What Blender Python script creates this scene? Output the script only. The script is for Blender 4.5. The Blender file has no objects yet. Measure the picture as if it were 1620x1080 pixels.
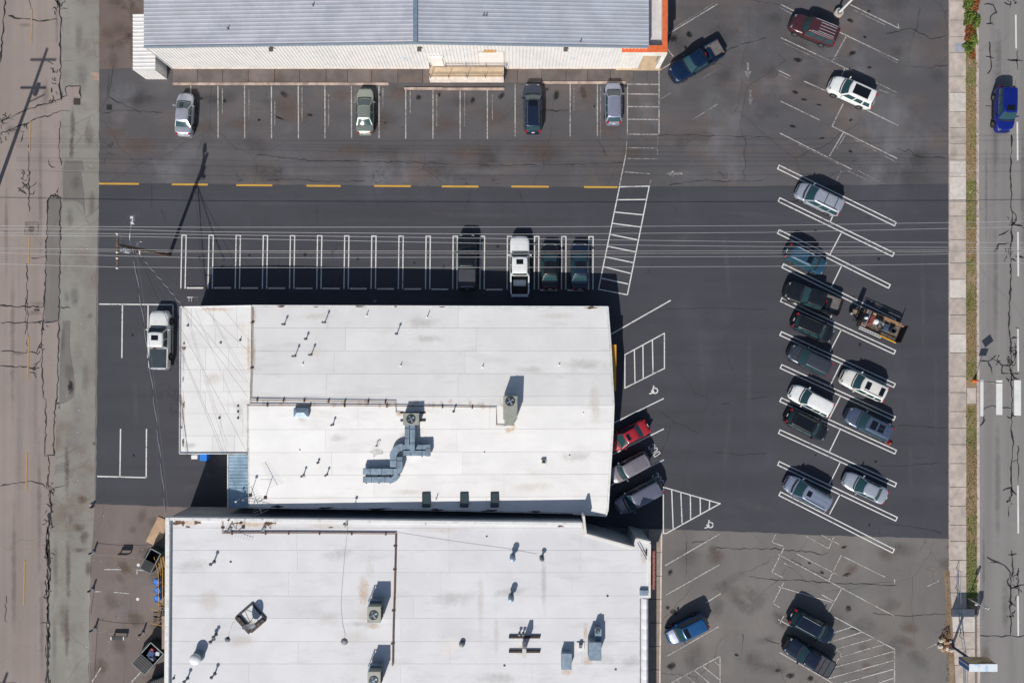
import bpy, math, random
from mathutils import Vector, Matrix
random.seed(7)
R = math.radians
scn = bpy.context.scene
COL = scn.collection

# ------------------------------------------------------------------ camera, sky, sun, exposure
CAMH, PPM = 72.0, 15.0                      # camera height (m); photo pixels per metre on the ground
cam_d = bpy.data.cameras.new('camera'); cam = bpy.data.objects.new('camera', cam_d); COL.objects.link(cam)
cam.location = (0, 0, CAMH); cam.rotation_euler = (0, 0, 0)
cam_d.sensor_width = 36; cam_d.lens = 36 * CAMH / 108.0; cam_d.clip_end = 4000; cam_d.clip_start = 0.5
scn.camera = cam
SUN_EL, SUN_AZ = 39.7, 199.8
world = bpy.data.worlds.new('World'); scn.world = world; world.use_nodes = True
_n = world.node_tree.nodes; _n.clear()
_sky = _n.new('ShaderNodeTexSky'); _sky.sky_type = 'NISHITA'; _sky.sun_disc = False
_sky.sun_elevation = R(SUN_EL); _sky.sun_rotation = R(SUN_AZ)
_bg = _n.new('ShaderNodeBackground'); _bg.inputs[1].default_value = 0.074
_out = _n.new('ShaderNodeOutputWorld')
world.node_tree.links.new(_sky.outputs[0], _bg.inputs[0]); world.node_tree.links.new(_bg.outputs[0], _out.inputs[0])
sun_d = bpy.data.lights.new('sun', 'SUN'); sun = bpy.data.objects.new('sun', sun_d); COL.objects.link(sun)
sun_d.energy = 4.2; sun_d.angle = R(0.55); sun_d.color = (1.0, 0.96, 0.905)
_d = Vector((0.407, 1.133, -1.0)).normalized()   # the way the light travels
sun.rotation_euler = _d.to_track_quat('-Z', 'Y').to_euler(); sun.location = (-40, -110, 100)
scn.view_settings.view_transform = 'Standard'; scn.view_settings.look = 'None'
scn.view_settings.exposure = 0.0; scn.view_settings.gamma = 1.0; scn.view_settings.use_curve_mapping = False

# ------------------------------------------------------------------ helpers
def W(px, py, z=0.0):
    "photo pixel seen at height z -> place in metres"
    k = (CAMH - z) / CAMH / PPM
    return Vector(((px - 810) * k, (540 - py) * k, z))

def lin(c):
    c = c / 255.0
    return c / 12.92 if c <= 0.04045 else ((c + 0.055) / 1.055) ** 2.4
def S(r, g, b, k=1.0):
    return (min(lin(r) * k, .9), min(lin(g) * k, .9), min(lin(b) * k, .9), 1)

class NT:
    def __init__(self, name):
        m = bpy.data.materials.new(name); m.use_nodes = True
        self.m = m; self.t = m.node_tree; self.n = self.t.nodes; self.n.clear()
        self.out = self.n.new('ShaderNodeOutputMaterial'); self.b = self.n.new('ShaderNodeBsdfPrincipled')
        self.t.links.new(self.b.outputs[0], self.out.inputs[0])
        self.tc = self.n.new('ShaderNodeTexCoord')
        self.geo = self.n.new('ShaderNodeNewGeometry')
    def link(self, a, b): self.t.links.new(a, b)
    def coords(self, scale=(1, 1, 1), rot=0, world=True, distort=0, dscale=1):
        mp = self.n.new('ShaderNodeMapping'); mp.inputs['Scale'].default_value = scale; mp.inputs['Rotation'].default_value = (0, 0, rot)
        src = self.geo.outputs['Position'] if world else self.tc.outputs['Object']
        if distort:
            nz = self.n.new('ShaderNodeTexNoise'); nz.inputs['Scale'].default_value = dscale; nz.inputs['Detail'].default_value = 4
            self.link(src, nz.inputs['Vector'])
            ad = self.n.new('ShaderNodeMix'); ad.data_type = 'VECTOR'; ad.blend_type = 'MIX' if False else 'MIX'
            vm = self.n.new('ShaderNodeVectorMath'); vm.operation = 'MULTIPLY_ADD'
            self.link(nz.outputs['Color'], vm.inputs[0]); vm.inputs[1].default_value = (distort, distort, distort)
            self.link(src, vm.inputs[2]); src = vm.outputs[0]
            self.n.remove(ad)
        self.link(src, mp.inputs['Vector']); return mp.outputs[0]
    def noise(self, scale, detail=4, rough=.55, stretch=(1, 1, 1), rot=0, world=True):
        nz = self.n.new('ShaderNodeTexNoise'); nz.inputs['Scale'].default_value = scale
        nz.inputs['Detail'].default_value = detail; nz.inputs['Roughness'].default_value = rough
        self.link(self.coords(stretch, rot, world), nz.inputs['Vector']); return nz.outputs['Fac']
    def ramp(self, fac, lo, hi, a=0.0, b=1.0):
        r = self.n.new('ShaderNodeMapRange'); r.inputs[1].default_value = lo; r.inputs[2].default_value = hi
        r.inputs[3].default_value = a; r.inputs[4].default_value = b; r.interpolation_type = 'SMOOTHSTEP'
        self.link(fac, r.inputs[0]); return r.outputs[0]
    def math(self, op, a, b=None):
        r = self.n.new('ShaderNodeMath'); r.operation = op
        for i, v in enumerate((a, b)):
            if v is None: continue
            if isinstance(v, (int, float)): r.inputs[i].default_value = v
            else: self.link(v, r.inputs[i])
        return r.outputs[0]
    def mix(self, fac, a, b):
        r = self.n.new('ShaderNodeMix'); r.data_type = 'RGBA'
        for i, v in ((0, fac), (6, a), (7, b)):
            if isinstance(v, (int, float, tuple)): r.inputs[i].default_value = v
            else: self.link(v, r.inputs[i])
        return r.outputs[2]
    def voro_edge(self, scale, width, distort=.5, dscale=.6, stretch=(1, 1, 1)):
        v = self.n.new('ShaderNodeTexVoronoi'); v.feature = 'DISTANCE_TO_EDGE'; v.inputs['Scale'].default_value = scale
        self.link(self.coords(stretch, .2, True, distort, dscale), v.inputs['Vector'])
        return self.ramp(v.outputs['Distance'], width * .3, width, 1, 0)
    def rnd(self):
        o = self.n.new('ShaderNodeObjectInfo'); return o.outputs['Random']
    def bump(self, h, strength=.2, dist=.02):
        b = self.n.new('ShaderNodeBump'); b.inputs['Strength'].default_value = strength; b.inputs['Distance'].default_value = dist
        self.link(h, b.inputs['Height']); self.link(b.outputs[0], self.b.inputs['Normal'])

MATS = {}
def mat(name, c, rough=.6, metal=0.0, var=.12, vscale=2.0, world=False, coat=0.0, spec=.5, rnd=0.0, dirt=None, dfac=.5, dscale=.7, emit=None):
    if name in MATS: return MATS[name]
    t = NT(name); col = c
    if var:
        nz = t.noise(vscale, 5, .6, world=world)
        dark = tuple(v * (1 - var * 1.6) for v in c[:3]) + (1,); light = tuple(min(v * (1 + var), .95) for v in c[:3]) + (1,)
        col = t.mix(t.ramp(nz, .3, .7), dark, light)
    if dirt:
        col = t.mix(t.ramp(t.noise(dscale, 6, .65, world=world), .5, .72, 0, dfac), col, dirt)
    if rnd:
        h = t.n.new('ShaderNodeHueSaturation'); t.link(t.ramp(t.rnd(), 0, 1, 1 - rnd, 1 + rnd), h.inputs['Value'])
        if isinstance(col, tuple): h.inputs['Color'].default_value = col
        else: t.link(col, h.inputs['Color'])
        col = h.outputs[0]
    if isinstance(col, tuple): t.b.inputs['Base Color'].default_value = col
    else: t.link(col, t.b.inputs['Base Color'])
    t.b.inputs['Roughness'].default_value = rough; t.b.inputs['Metallic'].default_value = metal
    t.b.inputs['Coat Weight'].default_value = coat; t.b.inputs['Coat Roughness'].default_value = .06
    t.b.inputs['Specular IOR Level'].default_value = spec
    MATS[name] = t.m; return t.m

def asphalt(name, c, mott=.14, streak=None, streak_rot=0, brown=None, bfac=.5, crack=.0, cscale=.12, spots=.0, grain=.25, pale=None, pfac=.3, rough=.85, cwidth=.012):
    t = NT(name)
    lo = tuple(v * (1 - mott) for v in c[:3]) + (1,); hi = tuple(v * (1 + mott) for v in c[:3]) + (1,)
    col = t.mix(t.ramp(t.noise(.09, 6, .6), .32, .68), lo, hi)
    col = t.mix(t.ramp(t.noise(.5, 5, .6), .35, .72, 0, .45), col, tuple(v * (1 - mott * 1.3) for v in c[:3]) + (1,))
    if brown: col = t.mix(t.ramp(t.noise(.16, 6, .62, (1, 1.3, 1)), .47, .66, 0, bfac), col, brown)
    if pale: col = t.mix(t.ramp(t.noise(.11, 5, .6, (1.2, .8, 1), .6), .52, .7, 0, pfac), col, pale)
    if streak:
        st = t.noise(1.0, 4, .55, streak, streak_rot)
        col = t.mix(t.ramp(st, .35, .7, 0, .5), col, tuple(v * .72 for v in c[:3]) + (1,))
    if spots:
        sp = t.math('MULTIPLY', t.ramp(t.noise(.9, 4, .7), .64, .74), t.ramp(t.noise(.13, 2, .5), .45, .6))
        col = t.mix(t.math('MULTIPLY', sp, spots), col, (.012, .012, .013, 1))
    if crack:
        e = t.voro_edge(cscale, cwidth, 1.6, .35); e2 = t.voro_edge(cscale * 3.1, cwidth * 1.4, .9, .8)
        m1 = t.ramp(t.noise(.07, 3), .42, .56); m2 = t.ramp(t.noise(.11, 3, stretch=(1, 1, 1), rot=1.0), .56, .66)
        f = t.math('MAXIMUM', t.math('MULTIPLY', e, m1), t.math('MULTIPLY', e2, m2))
        col = t.mix(t.math('MULTIPLY', f, crack), col, tuple(v * .3 for v in c[:3]) + (1,))
    g = t.noise(9.0, 3, .7)
    col = t.mix(t.ramp(g, .3, .75, 0, grain), col, tuple(v * .62 for v in c[:3]) + (1,))
    t.link(col, t.b.inputs['Base Color']); t.b.inputs['Roughness'].default_value = rough; t.b.inputs['Specular IOR Level'].default_value = .25
    t.bump(t.noise(30, 3, .7), .35, .015)
    MATS[name] = t.m; return t.m

def paint(name, c, under, wear=.3, wscale=5.0):
    "road paint worn down to the asphalt under it"
    t = NT(name)
    nz = t.noise(wscale, 6, .72); big = t.noise(.35, 3, .6)
    s_ = t.math('ADD', nz, t.math('MULTIPLY', big, .5)); th = 1.06 - .62 * wear
    cc = t.mix(t.ramp(t.noise(.8, 5, .6), .3, .7), tuple(v * .86 for v in c[:3]) + (1,), c)
    t.link(t.mix(t.ramp(s_, th - .12, th + .12, 0, .9), cc, under), t.b.inputs['Base Color'])
    t.b.inputs['Roughness'].default_value = .7; t.b.inputs['Specular IOR Level'].default_value = .3
    MATS[name] = t.m; return t.m

class MB:
    def __init__(s): s.v = []; s.f = []
    def add(s, vs, fs):
        o = len(s.v); s.v += [tuple(p) for p in vs]; s.f += [tuple(i + o for i in f) for f in fs]; return s
    def box(s, c, d, rz=0.0, top=1.0, tilt=None):
        x, y, z = d[0] / 2, d[1] / 2, d[2] / 2; vs = []
        for k, zz in ((1, -z), (top, z)):
            for sx, sy in ((-1, -1), (1, -1), (1, 1), (-1, 1)): vs.append(Vector((sx * x * k, sy * y * k, zz)))
        m = Matrix.Rotation(rz, 3, 'Z')
        if tilt is not None: m = m @ tilt
        return s.add([m @ p + Vector(c) for p in vs], [(3, 2, 1, 0), (4, 5, 6, 7), (0, 1, 5, 4), (1, 2, 6, 5), (2, 3, 7, 6), (3, 0, 4, 7)])
    def prism(s, poly, z0, z1):
        "poly: xy or xyz points; z0/z1 number or function(x,y)"
        n = len(poly); f0 = z0 if callable(z0) else (lambda x, y: z0); f1 = z1 if callable(z1) else (lambda x, y: z1)
        if sum(poly[i][0] * poly[(i + 1) % n][1] - poly[(i + 1) % n][0] * poly[i][1] for i in range(n)) < 0: poly = poly[::-1]
        vs = [(p[0], p[1], f0(p[0], p[1])) for p in poly] + [(p[0], p[1], f1(p[0], p[1])) for p in poly]
        fs = [tuple(range(n - 1, -1, -1)), tuple(range(n, 2 * n))] + [(i, (i + 1) % n, n + (i + 1) % n, n + i) for i in range(n)]
        return s.add(vs, fs)
    def sheet(s, poly, z):
        n = len(poly)
        if sum(poly[i][0] * poly[(i + 1) % n][1] - poly[(i + 1) % n][0] * poly[i][1] for i in range(n)) < 0: poly = poly[::-1]
        f = z if callable(z) else (lambda x, y: z)
        return s.add([(p[0], p[1], f(p[0], p[1])) for p in poly], [tuple(range(n))])
    def strip(s, a, b, w, z, z2=None):
        a, b = Vector(a[:2]), Vector(b[:2]); d = (b - a).normalized(); n = Vector((-d.y, d.x)) * w / 2
        return s.add([(*(a - n), z), (*(b - n), z), (*(b + n), z), (*(a + n), z)], [(0, 1, 2, 3)])
    def ribbon(s, pts, ws, z):
        vs = []; fs = []; n = len(pts)
        for i, p in enumerate(pts):
            d = (Vector(pts[min(i + 1, n - 1)][:2]) - Vector(pts[max(i - 1, 0)][:2]))
            d = d.normalized() if d.length > 1e-6 else Vector((1, 0)); nn = Vector((-d.y, d.x)) * ws[i] / 2
            vs += [(p[0] - nn.x, p[1] - nn.y, z), (p[0] + nn.x, p[1] + nn.y, z)]
        for i in range(n - 1): fs.append((2 * i, 2 * i + 2, 2 * i + 3, 2 * i + 1))
        return s.add(vs, fs)
    def tube(s, pts, r, n=6, r2=None, cap=True):
        pts = [Vector(p) for p in pts]; vs = []; fs = []; m = len(pts)
        for i, p in enumerate(pts):
            d = (pts[min(i + 1, m - 1)] - pts[max(i - 1, 0)]).normalized()
            u = d.cross(Vector((0, 0, 1)));
            if u.length < 1e-3: u = Vector((1, 0, 0))
            u.normalize(); w = u.cross(d).normalized()
            rr = r if r2 is None else r + (r2 - r) * i / max(m - 1, 1)
            for k in range(n):
                a = 2 * math.pi * k / n; vs.append(p + u * rr * math.cos(a) + w * rr * math.sin(a))
        for i in range(m - 1):
            for k in range(n): fs.append((i * n + k, i * n + (k + 1) % n, (i + 1) * n + (k + 1) % n, (i + 1) * n + k))
        if cap: fs.append(tuple(range(n - 1, -1, -1))); fs.append(tuple((m - 1) * n + k for k in range(n)))
        return s.add(vs, fs)
    def lathe(s, c, prof, n=14):
        "prof: (radius, z) from bottom up"
        vs = []; fs = []
        for r, z in prof:
            for k in range(n):
                a = 2 * math.pi * k / n; vs.append((c[0] + r * math.cos(a), c[1] + r * math.sin(a), c[2] + z))
        for i in range(len(prof) - 1):
            for k in range(n): fs.append((i * n + k, i * n + (k + 1) % n, (i + 1) * n + (k + 1) % n, (i + 1) * n + k))
        fs.append(tuple(range(n - 1, -1, -1))); fs.append(tuple((len(prof) - 1) * n + k for k in range(n)))
        return s.add(vs, fs)

ROOT = {}
def root_loc(o):
    while o.parent: o = o.parent
    return ROOT.get(o.name, Vector((0, 0, 0)))
def build(mb, name, m, parent=None, local=False, smooth=None, kind=None):
    "link what mb holds as ONE mesh object; world coordinates unless local"
    vs = mb.v
    if parent is not None and not local:
        o_ = root_loc(parent); vs = [(p[0] - o_.x, p[1] - o_.y, p[2] - o_.z) for p in vs]
    me = bpy.data.meshes.new(name); me.from_pydata(vs, [], mb.f); me.update()
    if m: me.materials.append(m)
    if smooth is not None:
        me.polygons.foreach_set('use_smooth', [True] * len(me.polygons)); me.set_sharp_from_angle(angle=R(smooth))
    o = bpy.data.objects.new(name, me); COL.objects.link(o)
    if parent is not None: o.parent = parent
    if kind: o['kind'] = kind
    return o
def tag(o, label=None, cat=None, group=None, kind=None):
    if label: o['label'] = label
    if cat: o['category'] = cat
    if group: o['group'] = group
    if kind: o['kind'] = kind
    return o
def thing(name, label, cat, loc, rz=0.0, group=None, kind=None):
    o = bpy.data.objects.new(name, None); COL.objects.link(o); o.empty_display_size = .3
    o.location = loc; o.rotation_euler = (0, 0, rz); ROOT[o.name] = Vector(loc)
    return tag(o, label, cat, group, kind)
def copy_tree(o, parent=None):
    c = o.copy(); COL.objects.link(c)
    if parent is not None: c.parent = parent
    else: ROOT[c.name] = Vector(c.location)
    for ch in [x for x in o.children]: copy_tree(ch, c)
    return c
def PX(lst, z=0.0): return [W(x, y, z) for x, y in lst]
def clip_rect(poly, x0, y0, x1, y1):
    def cut(P, ax, v, keep_less):
        out = []
        for i in range(len(P)):
            a, b = P[i], P[(i + 1) % len(P)]
            ia = (a[ax] <= v) == keep_less or a[ax] == v; ib = (b[ax] <= v) == keep_less or b[ax] == v
            if ia: out.append(a)
            if ia != ib:
                t = (v - a[ax]) / (b[ax] - a[ax]); out.append((a[0] + (b[0] - a[0]) * t, a[1] + (b[1] - a[1]) * t))
        return out
    P = [(p[0], p[1]) for p in poly]
    for ax, v, l in ((0, x0, False), (0, x1, True), (1, y0, False), (1, y1, True)):
        if len(P) < 3: return []
        P = cut(P, ax, v, l)
    Q = []
    for p in P:
        if not Q or (abs(p[0] - Q[-1][0]) + abs(p[1] - Q[-1][1])) > 1e-4: Q.append(p)
    if len(Q) > 2 and abs(Q[0][0] - Q[-1][0]) + abs(Q[0][1] - Q[-1][1]) < 1e-4: Q.pop()
    return Q if len(Q) >= 3 else []
# ------------------------------------------------------------------ the ground: roads, lots, pavement
K = 1 / .95
C_NEW = S(73, 73, 79, K); C_OLD = S(92, 90, 92, K); C_LOW = S(121, 117, 114, K); C_YARD = S(124, 113, 108, K)
C_STREET = S(151, 139, 132, K); C_LANE = S(143, 140, 133, K); C_ROAD = S(139, 135, 133, K); C_BROWN = S(116, 104, 99, K)
asphalt('fresh_asphalt', C_NEW, .07, streak=(.04, .5, 1), crack=.35, cscale=.075, grain=.16, cwidth=.0022, pale=S(86, 86, 94, K), pfac=.5)
asphalt('old_asphalt', C_OLD, .13, streak=(.05, .45, 1), brown=S(112, 98, 93, K), bfac=.6, crack=.7, cscale=.11, spots=.8, pale=S(128, 128, 132, K), pfac=.55, cwidth=.004)
asphalt('worn_asphalt', C_LOW, .11, streak=(.3, .06, 1), crack=.75, cscale=.10, spots=.5, brown=S(140, 130, 122, K), bfac=.4, pale=S(106, 104, 104, K), pfac=.5, cwidth=.0035)
asphalt('yard_asphalt', C_YARD, .11, streak=(.4, .05, 1), crack=.5, cscale=.12, spots=.35, brown=S(112, 96, 84, K), bfac=.5, pale=S(138, 128, 122, K), pfac=.5, cwidth=.0035)
asphalt('street_asphalt', C_STREET, .08, streak=(.9, .02, 1), crack=.25, cscale=.09, pale=S(160, 148, 141, K), pfac=.5, cwidth=.003)
asphalt('lane_surface', C_LANE, .13, streak=(.3, .06, 1), crack=.3, cscale=.15, brown=S(112, 94, 80, K), bfac=.7, pale=S(158, 157, 149, K), pfac=.7, spots=.7)
asphalt('east_asphalt', C_ROAD, .05, streak=(1.1, .02, 1), crack=.12, cscale=.08, grain=.3)
asphalt('brown_asphalt', C_BROWN, .12, brown=S(104, 88, 78, K), bfac=.6, crack=.4, cscale=.2)
asphalt('patch_asphalt', S(124, 119, 115, K), .12, streak=(.8, .06, 1), crack=.2)
asphalt('bare_earth', S(150, 128, 104, K), .2, brown=S(122, 98, 76, K), bfac=.7, pale=S(150, 136, 118, K), pfac=.6)
mat('concrete_walk', S(184, 172, 162, K), .85, var=.12, vscale=.9, rnd=.06, dirt=S(150, 138, 128), dfac=.45, dscale=1.6, spec=.2)
mat('kerb_concrete', S(186, 174, 165, K), .85, var=.12, vscale=1.2, rnd=.05, dirt=S(130, 116, 106), dfac=.4, spec=.2)
mat('dark_walk', S(104, 96, 93, K), .85, var=.15, vscale=.6, rnd=.09, dirt=S(110, 86, 74), dfac=.55, spec=.2)
mat('tar', (.034, .033, .034, 1), .7, var=.3, vscale=3, spec=.3)
mat('joint_dirt', S(120, 110, 102), .9, var=.2)

def region(name, pts, z, m, rag=0):
    if rag: pts = ragged(pts, rag)
    o = build(MB().sheet(PX(pts), z), name, MATS[m]); o['kind'] = 'structure'; return o
def ragged(pts, amp, step=9.0):
    r_ = random.Random(len(pts) * 7); out = []
    for (x0, y0), (x1, y1) in zip(pts, pts[1:] + pts[:1]):
        L_ = math.hypot(x1 - x0, y1 - y0); n = max(1, int(L_ / step))
        for k in range(n): t_ = k / n; j = amp if 0 < k else 0; out.append((x0 + (x1 - x0) * t_ + r_.uniform(-j, j), y0 + (y1 - y0) * t_ + r_.uniform(-j, j)))
    return out
g = build(MB().sheet([(-1400, -1400), (1400, -1400), (1400, 1400), (-1400, 1400)], -.012), 'ground', MATS['worn_asphalt']); g['kind'] = 'structure'
street = region('west_street', [(-600, -1200), (98, -1200), (98, 270), (94, 520), (88, 720), (80, 830), (74, 1080), (66, 2300), (-600, 2300)], 0.0, 'street_asphalt')
lane = region('parking_lane', [(98, -1200), (160, -1200), (157, 110), (157, 290), (152, 480), (150, 800), (143, 900), (140, 1080), (132, 2300), (66, 2300), (74, 1080), (80, 830), (88, 720), (94, 520), (98, 270)], .004, 'lane_surface', 1.0)
apron = region('corner_pavement', [(157, -1200), (272, -1200), (272, 128), (157, 112)], .008, 'brown_asphalt')
lot_n = region('north_parking_lot', [(157, 110), (200, 108), (262, 112), (268, 60), (268, -1200), (1503, -1200), (1503, 300), (157, 300)], .012, 'old_asphalt', .8)
lot_m = region('middle_parking_lot', [(157, 289), (420, 292), (700, 295), (1000, 296), (1250, 294), (1503, 291), (1503, 852), (1300, 846), (1048, 836), (900, 832), (300, 802), (152, 797)], .016, 'fresh_asphalt', .7)
lot_s = region('south_parking_lot', [(1030, 836), (1048, 835), (1503, 850), (1510, 2300), (1030, 2300)], .012, 'worn_asphalt')
yard = region('service_yard', [(150, 796), (310, 801), (310, 2300), (132, 2300), (140, 1080), (144, 900)], .012, 'yard_asphalt')
road = region('east_road', [(1546, -1200), (3200, -1200), (3200, 2300), (1546, 2300)], .004, 'east_asphalt')
# patches let into the surfaces
def patch(parent, pts, m, z=.020, name='asphalt_patch'):
    return build(MB().sheet(PX(pts), z), name, MATS[m], parent)
patch(street, [(77, 312), (96, 312), (95, 400), (94, 470), (93, 507), (70, 509), (72, 450), (74, 380)], 'patch_asphalt')
patch(street, [(70, 509), (93, 507), (92, 560), (91, 630), (87, 640), (86, 720), (72, 720), (72, 640), (66, 622), (66, 540)], 'street_asphalt')
patch(street, [(0, 195), (40, 175), (95, 158), (106, 150), (104, 137), (127, 136), (128, 158), (112, 172), (85, 180), (40, 196), (0, 212)], 'street_asphalt')
patch(lane, [(100, 272), (128, 272), (133, 310), (134, 340), (131, 325), (120, 318), (100, 318)], 'patch_asphalt', .0225)
patch(lane, [(100, 508), (111, 508), (110, 548), (119, 610), (117, 628), (106, 636), (94, 640), (95, 560)], 'patch_asphalt', .0225)
patch(lane, [(102, 255), (130, 255), (133, 270), (101, 270)], 'patch_asphalt', .0225)
patch(lot_n, [(405, 236), (1030, 254), (1030, 268), (410, 262)], 'patch_asphalt', .0205) if False else None

rc = random.Random(3)
def crack(mb, pts, w=.1, jit=.10, z=.026, step=.35):
    P = PX(pts); out = []
    for i in range(len(P) - 1):
        a, b = P[i], P[i + 1]; n = max(1, int((b - a).length / step))
        for k in range(n): out.append(a + (b - a) * (k / n))
    out.append(P[-1])
    q = [Vector((p.x + rc.uniform(-jit, jit), p.y + rc.uniform(-jit, jit), 0)) for p in out]
    ph = rc.uniform(0, 6); ws = [w * (1.0 + .55 * math.sin(k * .7 + ph) * math.sin(k * .23 + ph)) * rc.uniform(.4, 1.35) for k in range(len(q))]; ws[0] *= .4; ws[-1] *= .4
    mb.ribbon(q, ws, z)
def branchy(mb, x, y, n, spread=14, w=.09, z=.026):
    "a crazed knot of small sealed cracks round pixel x, y"
    for _ in range(n):
        a = rc.uniform(0, 6.28); px, py = x + rc.uniform(-.5, .5) * spread, y + rc.uniform(-.7, .7) * spread; pts = [(px, py)]
        for _k in range(rc.randint(2, 4)):
            a += rc.uniform(-.9, .9); l = rc.uniform(.12, .3) * spread; px += l * math.cos(a); py += l * math.sin(a); pts.append((px, py))
        crack(mb, pts, w * .8, .05, z)
m = MB()
for pts, w in [
    ([(88, 0), (94, 8), (96, 30), (95, 70), (96, 105), (94, 140), (97, 158)], .13), ([(0, 193), (40, 175), (70, 165), (95, 158), (106, 150), (103, 137), (127, 136), (128, 158)], .11),
    ([(0, 212), (25, 202), (55, 190), (85, 180), (100, 174), (110, 176)], .11), ([(96, 190), (95, 200), (94, 240), (97, 262)], .07), ([(12, 25), (30, 31), (48, 31), (62, 33), (80, 31), (92, 32)], .12),
    ([(46, 225), (46, 335)], .08), ([(8, 0), (5, 40), (1, 100)], .12), ([(43, 417), (43, 483)], .09), ([(77, 315), (80, 308), (96, 312), (95, 400), (94, 470), (93, 507)], .13), ([(77, 312), (74, 380), (72, 450), (69, 509)], .13),
    ([(69, 509), (93, 507)], .1), ([(0, 484), (35, 485), (70, 486)], .1), ([(0, 510), (40, 510), (69, 509)], .1), ([(96, 486), (112, 486)], .06), ([(48, 407), (60, 408), (73, 406)], .07),
    ([(67, 510), (66, 540), (67, 590), (68, 627), (73, 632), (72, 700), (72, 720), (85, 720), (86, 680), (87, 640), (91, 630), (92, 560), (93, 510)], .11), ([(77, 720), (78, 740), (77, 765), (80, 790), (81, 830)], .12),
    ([(0, 555), (30, 557), (58, 558), (63, 545), (66, 540)], .1), ([(0, 579), (25, 580), (55, 582), (63, 570), (66, 562)], .1), ([(0, 769), (25, 764), (50, 761), (68, 766), (73, 770)], .09), ([(82, 773), (95, 768), (102, 767)], .06),
    ([(78, 810), (76, 850), (79, 900), (76, 950), (78, 1000), (74, 1080)], .22), ([(10, 940), (8, 980), (12, 985)], .06), ([(41, 470), (41, 530)], .05), ([(46, 0), (48, 14)], .05), ([(75, 252), (77, 262), (89, 266)], .08),
    ([(43, 560), (44, 480)], .04), ([(80, 985), (64, 985)], .06), ([(78, 862), (68, 863)], .07)]: crack(m, pts, w)
for x, y, n, s_ in [(8, 185, 9, 18), (8, 215, 7, 16), (38, 205, 7, 14), (92, 10, 8, 14), (90, 110, 5, 12), (90, 128, 5, 10), (84, 155, 7, 16), (40, 300, 12, 16), (38, 280, 8, 14), (78, 775, 10, 14), (81, 800, 7, 12), (78, 830, 6, 12), (58, 585, 8, 12), (62, 550, 6, 10), (76, 880, 6, 10), (76, 940, 6, 10), (90, 310, 5, 10), (60, 490, 5, 8), (68, 520, 5, 10), (92, 636, 5, 8)]: branchy(m, x, y, n, s_)
for x in (77, 76, 75):
    for _ in range(8):
        y = rc.uniform(830, 1080); crack(m, [(x + rc.uniform(-3, 3), y), (x + rc.uniform(-3, 3), y + rc.uniform(10, 40))], .1)
build(m, 'crack_sealant', MATS['tar'], street, kind='stuff')
m = MB()
for pts, w in [
    ([(1555, 7), (1570, 8), (1576, 20), (1567, 28), (1566, 37), (1572, 40)], .16), ([(1559, 38), (1570, 36)], .12), ([(1566, 66), (1566, 90), (1568, 110), (1563, 117), (1561, 117)], .12), ([(1560, 90), (1572, 92)], .12), ([(1593, 95), (1605, 96), (1618, 96)], .17), ([(1609, 80), (1609, 110)], .12),
    ([(1560, 167), (1570, 168)], .1), ([(1606, 125), (1607, 165)], .06), ([(1599, 212), (1600, 240), (1598, 270), (1600, 300), (1600, 330), (1601, 350), (1600, 380), (1598, 400), (1599, 420), (1597, 480), (1596, 520), (1600, 540), (1598, 580), (1601, 620), (1600, 650), (1600, 690), (1603, 700), (1599, 740), (1601, 770), (1598, 790)], .15),
    ([(1580, 373), (1588, 370), (1596, 365)], .14), ([(1572, 398), (1577, 395), (1580, 387), (1590, 386), (1597, 384)], .13), ([(1600, 332), (1606, 340), (1607, 350), (1601, 357)], .12), ([(1607, 356), (1620, 360)], .12), ([(1606, 405), (1620, 407)], .12),
    ([(1550, 571), (1562, 571), (1570, 567), (1577, 560)], .13), ([(1562, 571), (1567, 582), (1570, 592)], .12), ([(1568, 566), (1578, 572), (1586, 578), (1585, 590), (1597, 590)], .12), ([(1587, 578), (1606, 578)], .12), ([(1600, 590), (1605, 597), (1611, 600)], .12), ([(1606, 540), (1606, 575), (1600, 584)], .1), ([(1598, 535), (1609, 534), (1610, 520), (1606, 517)], .12),
    ([(1611, 705), (1610, 735), (1611, 765)], .13), ([(1600, 730), (1611, 728)], .08), ([(1550, 674), (1557, 664), (1556, 645), (1570, 642), (1600, 646)], .11), ([(1550, 673), (1560, 664)], .08), ([(1586, 775), (1592, 773), (1600, 772), (1607, 782)], .14), ([(1596, 800), (1594, 818)], .08),
    ([(1562, 882), (1575, 887), (1590, 895), (1598, 905), (1600, 930), (1598, 960), (1600, 985), (1598, 1004)], .15), ([(1566, 890), (1580, 888)], .12), ([(1601, 870), (1602, 900), (1603, 920)], .13), ([(1594, 876), (1608, 876)], .12), ([(1610, 898), (1611, 940)], .1), ([(1592, 920), (1600, 930), (1620, 924)], .15), ([(1595, 950), (1605, 958), (1608, 940)], .1), ([(1550, 1005), (1585, 1006), (1625, 1006)], .10)]: crack(m, pts, w, .08)
for x, y, n, s_ in [(1600, 560, 12, 16), (1601, 595, 9, 12), (1602, 350, 8, 14), (1598, 405, 6, 12), (1603, 920, 9, 14), (1598, 975, 5, 10), (1600, 660, 6, 8), (1602, 5, 8, 14), (1575, 565, 5, 10), (1598, 790, 5, 8)]: branchy(m, x, y, n, s_, .11)
build(m, 'crack_sealant', MATS['tar'], road, kind='stuff')
m = MB()
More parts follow.
